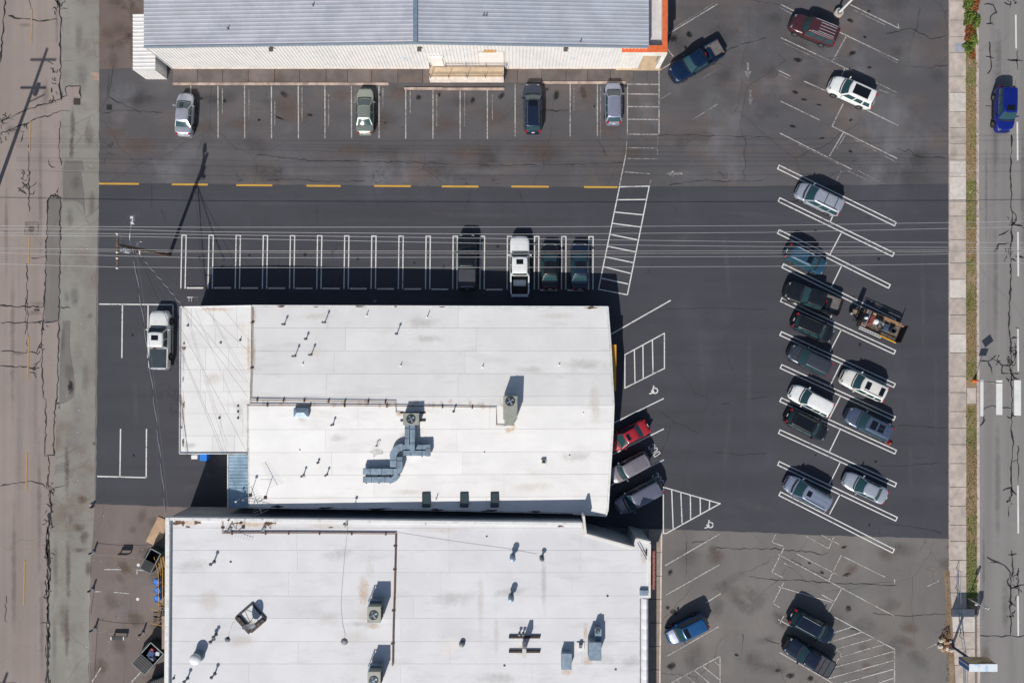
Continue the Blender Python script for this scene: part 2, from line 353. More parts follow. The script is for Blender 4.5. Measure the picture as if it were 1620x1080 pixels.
for pts, w in [([(1418, 236), (1430, 240), (1437, 237), (1446, 245), (1460, 248), (1497, 250)], .08), ([(1400, 55), (1440, 45), (1460, 55), (1475, 62), (1500, 57)], .07), ([(1455, 10), (1450, 45), (1440, 70), (1436, 105)], .06), ([(1430, 105), (1470, 108), (1500, 102)], .06),
    ([(160, 180), (200, 174), (260, 178)], .05), ([(172, 118), (170, 160)], .05), ([(860, 173), (880, 176), (903, 174)], .09), ([(945, 220), (955, 235), (960, 250)], .06), ([(1150, 80), (1180, 68), (1215, 60)], .07), ([(1040, 214), (1100, 214), (1220, 218)], .05), ([(1180, 215), (1178, 260)], .05), ([(405, 245), (500, 255), (650, 257), (800, 262), (990, 258)], .06),
    ([(420, 285), (470, 284), (520, 288), (580, 286)], .06), ([(590, 270), (592, 285)], .06), ([(1060, 292), (1110, 285), (1160, 288), (1210, 284)], .06), ([(990, 270), (980, 290)], .05), ([(1180, 0), (1205, 4), (1250, 8)], .05), ([(180, 102), (172, 155), (225, 178)], .05)]: crack(m, pts, w)
for x, y, n, s_ in [(173, 240, 8, 16), (440, 280, 7, 14), (600, 282, 6, 14), (740, 285, 6, 12), (780, 288, 6, 12), (1150, 282, 6, 14), (380, 280, 6, 12)]: branchy(m, x, y, n, s_, .05)
build(m, 'crack_sealant', MATS['tar'], lot_n, kind='stuff')
m = MB()
for pts, w in [([(1217, 867), (1280, 872), (1300, 878), (1310, 872)], .08), ([(1215, 915), (1270, 918), (1330, 922), (1420, 926)], .07), ([(1380, 970), (1430, 974), (1500, 970)], .05), ([(1085, 855), (1085, 910)], .06), ([(1095, 858), (1118, 855), (1124, 848)], .06), ([(1130, 866), (1170, 868), (1215, 867)], .06), ([(1185, 912), (1215, 915)], .07), ([(1175, 1000), (1173, 1040), (1165, 1042)], .06), ([(1340, 990), (1368, 1000)], .06), ([(1250, 885), (1290, 905), (1310, 915)], .05), ([(1210, 1010), (1235, 1018)], .05)]: crack(m, pts, w)
build(m, 'crack_sealant', MATS['tar'], lot_s, kind='stuff')
m = MB()
for pts, w in [([(1420, 672), (1450, 674), (1485, 677), (1500, 675)], .06), ([(1390, 737), (1440, 736), (1490, 731)], .05), ([(1065, 665), (1055, 695), (1042, 727)], .07), ([(1045, 650), (1063, 665), (1090, 678), (1105, 685)], .04), ([(1130, 715), (1170, 720), (1215, 716)], .05), ([(1170, 640), (1175, 632), (1215, 628)], .04), ([(1140, 640), (1153, 638)], .08), ([(500, 325), (502, 345), (505, 372)], .04), ([(1025, 490), (1120, 487), (1215, 490)], .045), ([(1400, 828), (1440, 832), (1490, 842)], .05), ([(1390, 830), (1392, 848)], .04), ([(590, 300), (600, 330)], .04), ([(745, 300), (735, 340)], .04), ([(820, 300), (835, 340), (836, 356)], .04), ([(240, 290), (240, 330)], .04), ([(255, 330), (262, 352)], .04)]: crack(m, pts, w, .06)
build(m, 'crack_sealant', MATS['tar'], lot_m, kind='stuff')

# ------------------------------------------------------------------ painted markings
WHITE = S(226, 226, 222, 1.0); YEL = (.62, .36, .07, 1)
paint('white_paint', WHITE, C_NEW, .27); paint('worn_paint', S(190, 186, 181), C_OLD, .44); paint('faded_paint', S(176, 172, 168), C_OLD, .60); paint('worn_low_paint', S(205, 202, 197), C_LOW, .47)
paint('yellow_paint', YEL, C_OLD, .12); paint('road_white', WHITE, C_ROAD, .15); paint('yellow_street', (.50, .31, .13, 1), C_STREET, .3)
ZM = .032
def line(parent, a, b, w=.12, m='white_paint', name='stall_line', z=ZM):
    return build(MB().strip(W(*a), W(*b), w, z), name, MATS[m], parent)
def hairpin(parent, a, b, gap=.41, w=.115, m='white_paint', open_b=False, name='stall_line'):
    "two parallel lines closed by a short bar, as one painted mark; a, b are the ends of its axis"
    A, B = W(*a), W(*b); d = (B - A).normalized(); n = Vector((-d.y, d.x, 0)) * gap / 2; mb = MB(); h = d * (w / 2)
    mb.strip(A + n, B + n, w, ZM); mb.strip(A - n, B - n, w, ZM); mb.strip(A - n * (1 - w / gap) - h * 0 + h, A + n * (1 - w / gap) + h, w, ZM)
    if not open_b: mb.strip(B - n * (1 - w / gap) - h, B + n * (1 - w / gap) - h, w, ZM)
    return build(mb, name, MATS[m], parent)
for i in range(16):
    x = 291.2 + 42.9 * i; hairpin(lot_m, (x + .2, 371.5 + i * .14), (x - 1.6 + i * .1, 456.5 + i * .1), .45, open_b=True)
for a, b in [((1230.5, 264), (1417, 355)), ((1231.5, 315.5), (1413.7, 403.3)), ((1230.4, 366), (1407.5, 453.4)), ((1237.5, 420), (1416, 508)), ((1235, 473.5), (1416, 557.5)), ((1234, 527), (1415.6, 610)), ((1234.6, 579), (1415.7, 662)), ((1234, 631.5), (1417.4, 715)), ((1231.9, 682), (1417.5, 767)), ((1230.6, 732), (1418.8, 821)), ((1232.8, 780), (1414, 871.5))]: hairpin(lot_m, a, b)
for a, b in [((1329, 317), (1313, 351)), ((1330.5, 369), (1313, 402)), ((1331, 421), (1315, 454)), ((1329, 472), (1313, 504)), ((1331, 521), (1313, 556)), ((1329.5, 576), (1313, 610)), ((1329, 627.5), (1312, 661)), ((1329, 679), (1312, 714)), ((1329, 731), (1312, 765)), ((1329, 781), (1312, 813))]: line(lot_m, a, b, .115)
for a, b in [((966, 529), (1061, 475)), ((968, 670), (1050, 630)), ((962, 722), (1050, 678)), ((958, 771), (1050, 727))]: line(lot_m, a, b, .125)
def hatch(parent, outline, rungs, m='white_paint', w=.115, name='hatched_area'):
    mb = MB(); n = len(outline)
    for i in range(n):
        a, b = W(*outline[i]), W(*outline[(i + 1) % n]); d = (b - a).normalized() * w * .5; mb.strip(a - d, b + d, w, ZM + i * .0008)
    for a, b in rungs: mb.strip(W(*a), W(*b), w, ZM - .002)
    return build(mb, name, MATS[m], parent)
T7 = lambda x, y: (810 + x / 4, 270 + y / 4)
rung = [((660, 185), (848, 183)), ((645, 262), (828, 280)), ((630, 333), (813, 357)), ((617, 403), (795, 438)), ((600, 478), (778, 513)), ((590, 545), (765, 582)), ((577, 607), (750, 650)), ((562, 680), (735, 717))]
hatch(lot_m, [T7(680, 103), T7(868, 99), T7(730, 785), T7(547, 750)], [(T7(*a), T7(*b)) for a, b in rung])
hatch(lot_m, [(988.5, 561), (1051, 527), (1051, 582.5), (988.5, 613.5)], [((1003.5, 553), (1004.5, 605)), ((1017, 546), (1017.5, 599)), ((1032, 538), (1033, 591))])
hatch(lot_m, [(1049.3, 770), (1139, 796), (1054, 843), (1049.3, 843)], [((1062.5, 774), (1065, 837)), ((1077, 779), (1079, 829)), ((1092, 783), (1092.5, 822)), ((1107.5, 787), (1108, 813)), ((1122.5, 792), (1122, 805))])
# access symbols and stall words
def symbol(px, py, name='access_symbol'):
    "wheelchair emblem seen from the kerb side: wheel, back, arm, leg and head"
    mb = MB(); w = .13; c = W(px, py); s_ = 1 / PPM
    P = lambda x, y: Vector((c.x + x * s_, c.y - y * s_, 0))
    arc = [P(2.2 + 4.1 * math.cos(R(t)), .8 + 4.1 * math.sin(R(t))) for t in range(-118, 148, 14)]; mb.ribbon(arc, [w] * len(arc), ZM)
    for k, pl in enumerate(([(-.2, -4.6), (-1.4, -.6), (.4, 3.6)], [(-3.6, .2), (-1.9, 3.2), (.4, 4.2)], [(-.8, 3.6), (-5.6, 5.4)])): q = [P(*t_) for t_ in pl]; mb.ribbon(q, [w] * len(q), ZM + .001 * (k + 1))
    for k, (x, y, r) in enumerate(((-.1, -6.2, 1.3), (-6.2, 5.5, 1.0))): mb.sheet([P(x + r * math.cos(R(t)), y + r * math.sin(R(t))) for t in range(0, 360, 30)], ZM + .005)
    return build(mb, name, MATS['white_paint'], lot_m)
symbol(1034, 617); symbol(1121.6, 829)
def word(px, py, ang, sc, name='painted_word'):
    "DOC in stencil capitals; ang is the direction of the baseline"
    def P(x, y): c = W(px, py); return Vector((c.x + sc * (x * math.cos(ang) - y * math.sin(ang)), c.y + sc * (x * math.sin(ang) + y * math.cos(ang)), 0))
    mb = MB(); w = .155 * sc; z = ZM
    for x0, kind in ((-1.15, 'D'), (-.33, 'O'), (.48, 'C')):
        if kind == 'D': pl = [(0, 0), (0, 1), (.36, 1), (.5, .82), (.5, .18), (.36, 0), (0, 0)]
        elif kind == 'O': pl = [(.12, 0), (0, .15), (0, .85), (.12, 1), (.4, 1), (.52, .85), (.52, .15), (.4, 0), (.12, 0)]
        else: pl = [(.54, .74), (.5, .9), (.38, 1), (.14, 1), (0, .85), (0, .15), (.14, 0), (.38, 0), (.5, .1), (.54, .26)]
        for i in range(len(pl) - 1):
            a, b = P(x0 + pl[i][0], pl[i][1] * 1.25), P(x0 + pl[i + 1][0], pl[i + 1][1] * 1.25); d = (b - a).normalized() * w * .35; mb.strip(a - d, b + d, w, z + i * .0004)
    return build(mb, name, MATS['white_paint'], lot_m)
word(1039, 708.5, math.atan2(13, -9), .56); word(1045, 754, math.atan2(13, -9), .56)
# yellow dashes between the lots, dashes in the streets, crosswalk
for x0, x1, y in [(157, 220, 290.7), (272, 329, 291.8), (374, 431, 293), (485, 539, 294), (592, 650, 294.3), (699, 757, 295), (809, 868, 295.2), (924, 977, 296)]: line(lot_m, (x0, y), (x1, y + .4), .2, 'yellow_paint', 'yellow_dash')
for x, y0, y1 in [(50.5, 15, 72), (48, 192, 240), (46.5, 372, 416), (45.3, 533, 598), (42.5, 716, 777), (39, 886, 956), (52, -130, -80), (36, 1100, 1160)]: line(street, (x, y0), (x - 1, y1), .13, 'yellow_street', 'centre_dash')
for x, y0, y1 in [(1606.6, 24, 77), (1609, 193, 254), (1610, 367, 437), (1610, 520, 587), (1610, 767, 843), (1610, 942, 1005), (1606, -140, -80), (1611, 1110, 1170)]: line(road, (x, y0), (x + .6, y1), .17, 'road_white', 'lane_dash')
for x, y0, y1, w in [(1553, 601, 658, .34), (1580.5, 601, 656, .66), (1609.5, 601, 657, .72), (1638, 601, 657, .7), (1668, 601, 657, .7)]: line(road, (x, y0), (x, y1), w, 'road_white', 'crosswalk_bar')
# old lines in the north lot
for x in (302, 345, 387, 429.5, 472, 514, 556, 599.5): line(lot_n, (x, 136), (x + .3, 219), .11, 'worn_paint')
for x in (642, 685, 728, 771): line(lot_n, (x, 143), (x, 220), .11, 'worn_paint')
for x in (815, 902, 945): line(lot_n, (x, 133), (x, 216), .11, 'worn_paint')
for x, y0, y1 in ((352, 140, 180), (394, 142, 190), (435, 160, 200), (478, 138, 193), (520, 150, 200), (562, 138, 160), (606, 140, 170), (649, 145, 180), (691, 150, 200), (735, 144, 200), (779, 150, 190), (908, 140, 175), (950, 136, 220)): line(lot_n, (x, y0), (x, y1), .09, 'faded_paint')
for a, b, f in [((1327, 51), (1421, 96), 0), ((1345, 8), (1421, 45), 0), ((1350, 16), (1400, 40), 1), ((1235, 7.5), (1256, 18), 0), ((1233, 12), (1253, 23), 1), ((1235, 60), (1350, 114), 0), ((1240, 68), (1300, 97), 1), ((1384, 130), (1421, 148), 1), ((1390, 142), (1418, 152), 1), ((1232, 112), (1250, 121), 0), ((1233, 118), (1252, 127), 1), ((1272, 129), (1306, 144), 0), ((1372, 175), (1421, 199), 0), ((1234, 160), (1296, 190), 0), ((1316, 200), (1419, 251), 0), ((1350, 220), (1416, 256), 1), ((1234, 211), (1347, 268), 0), ((1262, 228), (1330, 262), 1), ((1340, 270), (1387, 292), 1), ((1357, 270), (1399, 291), 1),
    ((1339, 57), (1317, 97), 0), ((1337, 107), (1331, 121), 0), ((1334, 164), (1316, 200), 0), ((1334, 210), (1312, 247), 0), ((1338, 212), (1323, 237), 1), ((1331, 270), (1321, 290), 1), ((1390, 85), (1420, 100), 1), ((1420, 38), (1422, 46), 0),
    ((1056, 55), (1135, 7), 0), ((1062, 48), (1130, 5), 1), ((1045, 157), (1062, 147), 1), ((1043, 112), (1068, 97), 0), ((1095, 190), (1135, 165), 1), ((1110, 125), (1133, 111), 1), ((1056, 78), (1065, 90), 0),
    ((992.5, 133), (992.5, 212), 0), ((1042.5, 95), (1042.5, 212), 0), ((992.5, 212), (990, 245), 1), ((990, 245), (980, 294), 0), ((1041, 212), (1040, 246), 1), ((1030, 284), (1027, 294), 1)]: line(lot_n, a, b, .11 if not f else .09, 'worn_paint' if not f else 'faded_paint')
for y, f in ((133.5, 0), (149, 0), (169, 0), (189, 0), (212.5, 0), (234, 1), (251, 1)): line(lot_n, (993, y), (1042, y + .5), .11, 'faded_paint' if f else 'worn_paint')
line(lot_n, (985, 272), (1028, 275), .1, 'faded_paint')
def arrow(px, py, ang, sc=1.0, parts=(1, 1)):
    def P(x, y): c = W(px, py); return Vector((c.x + sc * (x * math.cos(ang) - y * math.sin(ang)), c.y + sc * (x * math.sin(ang) + y * math.cos(ang)), 0))
    mb = MB().sheet([P(-.9, -.12), P(0, -.12), P(0, .12), P(-.9, .12)], ZM).sheet([P(.02, -.36), P(.9, 0), P(.02, .36)], ZM)
    return build(mb, 'painted_arrow', MATS['faded_paint'], lot_n)
arrow(1183, 113, R(-90)); arrow(1187, 155, R(-90), .9); arrow(1066, 275, R(180), 1.0)
# south lot
for a, b, f in [((1052, 894), (1138, 844), 0), ((1054, 940), (1139, 892), 0), ((1055, 1037), (1137, 990), 0), ((1054, 990), (1062, 985), 1), ((1116, 953), (1140, 938), 0), ((1060, 1080), (1139, 1037), 0), ((1139, 1037), (1139, 1095), 0), ((1072, 1075), (1080, 1085), 1), ((1085, 1067), (1103, 1083), 0), ((1099, 1060), (1122, 1079), 0), ((1111, 1052), (1138, 1074), 0), ((1131, 1046), (1139, 1052), 1),
    ((1227, 845), (1221, 857), 0), ((1221, 857), (1239, 863), 0), ((1240, 866), (1221, 904), 0), ((1221, 904), (1239, 913), 0), ((1240, 920), (1223, 953), 1), ((1223, 953), (1233, 960), 0), ((1231, 876), (1415, 974), 0), ((1260, 875), (1326, 909), 1), ((1231, 927), (1316, 952), 1), ((1300, 846), (1327, 860), 1), ((1276, 848), (1311, 867), 0), ((1319, 848), (1311, 867), 0), ((1331, 877), (1311, 917), 0), ((1331, 931), (1310, 968), 0), ((1231, 979), (1253, 991), 0), ((1234, 985), (1240, 973), 1), ((1320, 975), (1415, 1026), 0), ((1415, 1026), (1415, 1078), 0), ((1347, 991), (1322, 999), 0), ((1364, 999), (1318, 1013), 0), ((1382, 1009), (1320, 1026), 0), ((1400, 1018), (1326, 1039), 0), ((1415, 1029), (1318, 1055), 0), ((1415, 1043), (1312, 1072), 0), ((1415, 1057), (1333, 1080), 0), ((1415, 1071), (1385, 1081), 0), ((1318, 1023), (1331, 1032), 0), ((1331, 1032), (1310, 1073), 0), ((1233, 1031), (1320, 1081), 0), ((1466, 927), (1485, 918), 1), ((1466, 1025), (1482, 1017), 1), ((1415, 915), (1415, 922), 1), ((1240, 890), (1252, 895), 1), ((1335, 880), (1400, 912), 1), ((1300, 940), (1318, 950), 1)]: line(lot_s, a, b, .10, 'worn_low_paint')
# middle lot, west end
for a, b in [((157, 481), (275, 482)), ((194, 482), (193, 566)), ((234.5, 482), (234, 566)), ((274, 482), (273, 566)), ((191, 678), (190, 752.5)), ((232, 678), (231.5, 756)), ((154, 753), (232, 755))]: line(lot_m, a, b, .13)
for a, b in [((165, 900), (192, 900)), ((215, 901), (240, 902)), ((180, 936), (205, 938)), ((217, 901), (217, 908)), ((150, 935), (160, 935)), ((146, 1078), (160, 1055)), ((208, 1078), (230, 1055))]: line(yard, a, b, .12, 'worn_low_paint')
for x, y in ((219, 893), (218, 947)):
    c = W(x, y); build(MB().sheet([(c.x + .17 * math.cos(R(t)), c.y + .17 * math.sin(R(t))) for t in range(0, 360, 24)], ZM), 'painted_spot', MATS['white_paint'], yard)
# wheel stops in front of the north wall
ws_m = mat('wheel_stop_paint', S(214, 210, 204), .7, var=.1, vscale=3, dirt=S(130, 126, 122), dfac=.3)
proto = None
for i in range(15):
    c = W(309.5 + 42.95 * i, 455.2 + i * .27)
    if proto is None:
        t = thing('wheel_stop', 'white concrete wheel stop, westernmost of the row beside the white roof', 'wheel stop', (c.x, c.y, .016), 0, 'wheel stops along the north side of the middle building')
        mb = MB(); prof = [(-.09, 0), (-.06, .12), (.06, .12), (.09, 0)]; vs = [(x, p[0], p[1]) for x in (-.88, .88) for p in prof]
        mb.add(vs, [(0, 1, 2, 3)[::-1], (4, 5, 6, 7), (0, 4, 5, 1)[::-1], (1, 5, 6, 2)[::-1], (2, 6, 7, 3)[::-1]]); build(mb, 'block', ws_m, t, True)
        bb = MB()
        for sx in (-.6, .6): bb.lathe((sx, 0, .115), [(.03, 0), (.03, .012), (.01, .016)], 8)
        build(bb, 'anchor_pin', mat('rust', S(92, 70, 58), .8), t, True); proto = t
    else:
        cp = copy_tree(proto); cp.location = (c.x, c.y, .016)
        cp['label'] = 'white concrete wheel stop, ' + ['', 'second', 'third', 'fourth', 'fifth', 'sixth', 'seventh', 'eighth', 'ninth', 'tenth', 'eleventh under the black pickup', 'twelfth', 'thirteenth under the white pickup', 'fourteenth behind the black sedan', 'fifteenth behind the dark blue sedan'][i] + (' from the west' if i < 10 or i == 11 else '')
# the raised walk by the metal building, slab by slab, and the long bumper kerbs in front of it
walk = thing('north_walkway', None, None, tuple(W(640, 119)), 0, kind='structure')
xs = [274]; rr = random.Random(5)
while xs[-1] < 990: xs.append(xs[-1] + rr.uniform(34, 42))
for a, b in zip(xs, xs[1:]):
    p0, p1 = W(a + .35, 131.5), W(b - .35, 104); build(MB().prism([(p0.x, p0.y), (p1.x, p0.y), (p1.x, p1.y), (p0.x, p1.y)], 0, .10 + rr.uniform(-.004, .004)), 'paving_slab', MATS['dark_walk'], walk)
for i, (x0, x1, y, lab) in enumerate([(274, 615, 133.6, 'long tan concrete kerb in front of the western parked cars'), (640, 700, 140.9, 'short tan kerb piece left of the offset below the ramp'), (700, 798, 141.6, 'tan kerb piece under the railed loading ramp'), (857, 990, 131.5, 'tan kerb behind the parked grey hatchback')]):
    a, b = W(x0, y), W(x1, y); o = build(MB().prism([(a.x, a.y - .11), (b.x, a.y - .11), (b.x, a.y + .11), (a.x, a.y + .11)], .0, .17), 'bumper_kerb', mat('tan_kerb', S(178, 158, 146), .85, var=.25, vscale=1.5, world=True, dirt=S(120, 92, 80), dfac=.5, dscale=2)); tag(o, lab, 'kerb', 'bumper kerbs by the metal building')

# ------------------------------------------------------------------ pavement, kerb and planting strip along the east road
pav = thing('sidewalk', None, None, tuple(W(1514, 540)), 0, kind='structure')
build(MB().sheet(PX([(1502, -200), (1528, -200), (1529, 1300), (1513, 1300), (1508, 1010), (1504, 960)]), .05), 'bedding', MATS['joint_dirt'], pav)
y = -60; rr = random.Random(9); pat = mat('concrete_new', S(200, 192, 184, K), .85, var=.08, rnd=.04, dirt=S(160, 150, 140), dfac=.3)
def xl(y): return 1501.5 + (max(0, y - 905) * .055) + (y < 905) * 0
while y < 1110:
    h = rr.choice((25.5, 25.8, 26.2, 37, 30)); yb = y + h; far = y > 945
    a = PX([(xl(y), y + .45), (1526.5 + y * .0012 if not far else 1541, y + .45), (1526.5 + yb * .0012 if not far else 1541, yb - .45), (xl(yb), yb - .45)])
    build(MB().prism(a, .0, .125 + rr.uniform(-.006, .006)), 'paving_slab', MATS['concrete_walk'] if rr.random() < .8 else pat, pav); y = yb
build(MB().prism(PX([(1510, 69), (1523, 69), (1523, 83), (1510, 83)], 0), .12, .1345), 'utility_cover', mat('cover_grey', S(160, 166, 176), .6, var=.1), pav)
for yy in range(-60, 1110, 26):
    if not (590 < yy < 640): pass
    build(MB().prism(PX([(1500.2, yy + .2), (1501.6, yy + .2), (1501.6, yy + 25.8), (1500.2, yy + 25.8)]), 0, .13), 'back_edging', MATS['kerb_concrete'], pav) if yy < 900 else None
kerb = thing('road_kerb', None, None, tuple(W(1544.5, 540)), 0, kind='structure')
for k in range(26):
    ya, yb = -70 + k * 46, -70 + (k + 1) * 46 - .5; s0, s1 = ya * .0022, yb * .0022
    build(MB().prism(PX([(1542.6 + s0, ya), (1545 + s0, ya), (1545 + s1, yb), (1542.6 + s1, yb)]), 0, .14 if not 600 < ya < 640 else .13), 'kerb_stone', MATS['kerb_concrete'], kerb)
    build(MB().prism(PX([(1545.2 + s0, ya), (1548 + s0, ya), (1548 + s1, yb), (1545.2 + s1, yb)]), -.01, .022), 'gutter_pan', MATS['kerb_concrete'], kerb)
build(MB().prism(PX([(1528.5, 613), (1542.8, 613), (1542.8, 638.5), (1528.5, 638.5)]), .0, .132), 'crossing_slab', MATS['concrete_walk'], pav)
verge = [region('planting_bed', [(1527, -200), (1543, -200), (1543.5, 612.5), (1527, 612.5)], .09, 'bare_earth'), region('planting_bed', [(1527, 639), (1543.5, 639), (1545, 960), (1541, 966), (1534, 960), (1529, 945)], .09, 'bare_earth')]
# grass and ground cover as many small blades
t = NT('verge_grass')
nz = t.noise(.22, 5, .65); col = t.mix(t.ramp(nz, .40, .60), S(172, 146, 104), S(128, 138, 62)); col = t.mix(t.ramp(t.noise(6, 3, .7), .45, .7, 0, .5), col, S(96, 112, 50))
sep = t.n.new('ShaderNodeSeparateXYZ'); t.link(t.geo.outputs['Position'], sep.inputs[0])
grn = t.math('MAXIMUM', t.ramp(sep.outputs['Y'], -20, -24.5), t.ramp(t.noise(.15, 3), .55, .62, 0, .6)); col = t.mix(t.math('MULTIPLY', grn, .8), col, S(92, 138, 40))
t.link(col, t.b.inputs['Base Color']); t.b.inputs['Roughness'].default_value = .8; MATS['verge_grass'] = t.m
mb = MB(); rg = random.Random(21)
for k in range(26000):
    y = rg.uniform(85, 958)
    if 610 < y < 641: continue
    d = math.sin(y * .11) + math.sin(y * .037 + 1) + rg.uniform(-1.2, 1.2)
    if d < -.9 and y < 880: continue
    if y > 945 and rg.random() < .6: continue
    c = W(1527.5 + rg.random() * 16.2, y); a = rg.uniform(0, 6.28); h = rg.uniform(.03, .11); l = rg.uniform(.04, .12); s_ = .022
    dx, dy = math.cos(a), math.sin(a); mb.add([(c.x - dy * s_, c.y + dx * s_, .085), (c.x + dy * s_, c.y - dx * s_, .085), (c.x + dx * l, c.y + dy * l, .09 + h)], [(0, 1, 2)])
for k in range(420):
    y = rg.uniform(88, 955)
    if 606 < y < 645: continue
    c = W(1527 + rg.random() * 18.2, y); big = rg.uniform(.08, .2)
    for _ in range(14):
        a = rg.uniform(0, 6.28); l = big * rg.uniform(.5, 1.1); s_ = .028; dx, dy = math.cos(a), math.sin(a); mb.add([(c.x - dy * s_, c.y + dx * s_, .09), (c.x + dy * s_, c.y - dx * s_, .09), (c.x + dx * l, c.y + dy * l, .12 + big * rg.uniform(.4, .9))], [(0, 1, 2)])
tag(build(mb, 'verge_grass', MATS['verge_grass']), 'patchy green and straw coloured grass on the strip beside the east road', 'grass', kind='stuff')
def leafmat(name, a, b):
    t = NT(name); col = t.mix(t.ramp(t.noise(2.2, 4, .65, world=True), .38, .64), a, b); t.link(col, t.b.inputs['Base Color']); t.b.inputs['Roughness'].default_value = .6; MATS[name] = t.m; return t.m
leafmat('hedge_green', S(70, 92, 34), S(122, 140, 54)); leafmat('hedge_red', S(104, 88, 40), S(170, 88, 52)); leafmat('dry_twigs', S(92, 66, 46), S(176, 140, 108))
def bush(px, py, rx, ry, h, m, label, n=900, name='shrub', sz=.09, cat='shrub'):
    c = W(px, py, .3); tt = thing(name, label, cat, (c.x, c.y, .09), 0, 'low shrubs at the north end of the planting strip' if name == 'shrub' else None)
    mb = MB(); r_ = random.Random(int(px * 7 + py))
    for _ in range(n):
        a = r_.uniform(0, 6.28); q = math.sqrt(r_.random()); zz = h * (1 - q * q * .8) * r_.uniform(.35, 1.08); lump = 1 + .25 * math.sin(3 * a + py) + .15 * math.sin(7 * a)
        p = Vector((rx * q * lump * math.cos(a), ry * q * lump * math.sin(a), max(zz, .03))); u = Vector((r_.gauss(0, 1), r_.gauss(0, 1), r_.gauss(0, .5))).normalized(); v = u.cross(Vector((r_.gauss(0, 1), r_.gauss(0, 1), r_.gauss(0, 1)))).normalized(); s_ = sz * r_.uniform(.5, 1.2)
        mb.add([p - u * s_, p + v * s_ * .45, p + u * s_, p - v * s_ * .45], [(0, 1, 2, 3)])
    build(mb, 'foliage', MATS[m], tt, True); st = MB()
    for k in range(6): a = k * 1.05; st.tube([(0, 0, 0), (rx * .4 * math.cos(a), ry * .4 * math.sin(a), h * .7)], .015, 5)
    build(st, 'stem', mat('stem_brown', S(70, 52, 38), .9), tt, True); return tt
for px, py, rx, ry, h, mm, lab in [(1533, 3, .5, .8, .6, 'hedge_green', 'dark green low shrub at the top edge beside the pavement'), (1543, 6, .5, .9, .6, 'hedge_red', 'rust red low shrub at the top edge beside the kerb'), (1533.5, 27, .55, .9, .55, 'hedge_green', 'green low shrub, second from the north beside the pavement'), (1543.5, 33, .5, 1.0, .6, 'hedge_green', 'yellow green shrub spilling over the kerb'), (1535, 52, .55, .9, .5, 'hedge_red', 'mixed red and green shrub above the grey utility cover'), (1541, 60, .45, .8, .5, 'hedge_green', 'small green shrub east of the utility cover'), (1534, 75, .6, .7, .45, 'hedge_green', 'southernmost dark green shrub where the hedge ends'), (1540, 86, .3, .5, .3, 'hedge_red', 'thin reddish dry plant at the end of the hedge')]: bush(px, py, rx, ry, h, mm, lab)

# the walk and kerb along the southern shop front
fw = thing('shop_walkway', None, None, tuple(W(1040, 960)), 0, kind='structure'); yy = 836
while yy < 1110:
    h = 37; build(MB().prism(PX([(1026, yy + .5), (1044.4 - (yy - 836) * .012, yy + .5), (1044.4 - (yy + h - 836) * .012, yy + h - .5), (1026, yy + h - .5)]), 0, .12), 'paving_slab', MATS['concrete_dark'] if 'concrete_dark' in MATS else mat('concrete_dark', S(150, 138, 128, K), .85, var=.12, vscale=.8, rnd=.05, dirt=S(112, 102, 96), dfac=.5), fw)
    x0, x1 = 1047.5 - (yy - 836) * .012, 1047.5 - (yy + h - 836) * .012; build(MB().prism(PX([(x0 - 2.6, yy + .4), (x0, yy + .4), (x1, yy + h - .4), (x1 - 2.6, yy + h - .4)]), 0, .14), 'kerb_stone', mat('kerb_pink', S(216, 198, 186, K), .85, var=.1, rnd=.04, dirt=S(170, 150, 138), dfac=.4), fw); yy += h
# ------------------------------------------------------------------ buildings
def membrane(name, c, stain, dirt=S(196, 192, 188), warm=S(222, 208, 186), sf=.35):
    t = NT(name)
    col = t.mix(t.ramp(t.noise(.35, 5, .6), .35, .7), tuple(v * .93 for v in c[:3]) + (1,), c)
    col = t.mix(t.ramp(t.noise(.5, 6, .65, (.35, 1.4, 1)), .52, .72, 0, sf), col, dirt)
    col = t.mix(t.ramp(t.noise(.28, 5, .65), .62, .76, 0, .5), col, warm)
    col = t.mix(t.ramp(t.noise(2.6, 6, .75), .62, .8, 0, stain), col, S(150, 146, 142))
    h = t.n.new('ShaderNodeHueSaturation'); t.link(t.ramp(t.rnd(), 0, 1, .965, 1.02), h.inputs['Value']); t.link(col, h.inputs['Color'])
    t.link(h.outputs[0], t.b.inputs['Base Color']); t.b.inputs['Roughness'].default_value = .6; t.b.inputs['Specular IOR Level'].default_value = .3
    t.bump(t.noise(1.3, 4, .6), .25, .03); MATS[name] = t.m
membrane('white_membrane', S(238, 236, 233, .98), .25); membrane('grey_membrane', S(226, 225, 226, .96), .35, S(196, 195, 196), S(232, 222, 208), .5)
mat('seam_grime', S(204, 201, 197), .8, var=.15, vscale=2, world=True); mat('stucco_white', S(226, 222, 214), .85, var=.08, vscale=1, dirt=S(180, 170, 160), dfac=.3); mat('stucco_grey', S(172, 172, 174), .85, var=.1, vscale=1, dirt=S(130, 128, 126), dfac=.4)
mat('edge_metal', S(226, 226, 224), .45, var=.06, vscale=3, dirt=S(150, 120, 96), dfac=.4, dscale=1.2)
mat('galvanised', S(132, 150, 166), .5, .3, var=.16, vscale=2.2, rnd=.07, dirt=S(110, 124, 138), dfac=.5); mat('hvac_paint', S(156, 158, 148), .55, var=.08, vscale=2, dirt=S(130, 128, 112), dfac=.35)
mat('black_metal', (.02, .021, .023, 1), .5, var=.2); mat('dark_timber', S(74, 62, 54), .85, var=.25, vscale=6); mat('rusty_pipe', S(120, 92, 72), .75, .2, var=.3, vscale=4, dirt=S(150, 96, 56), dfac=.6, dscale=2)
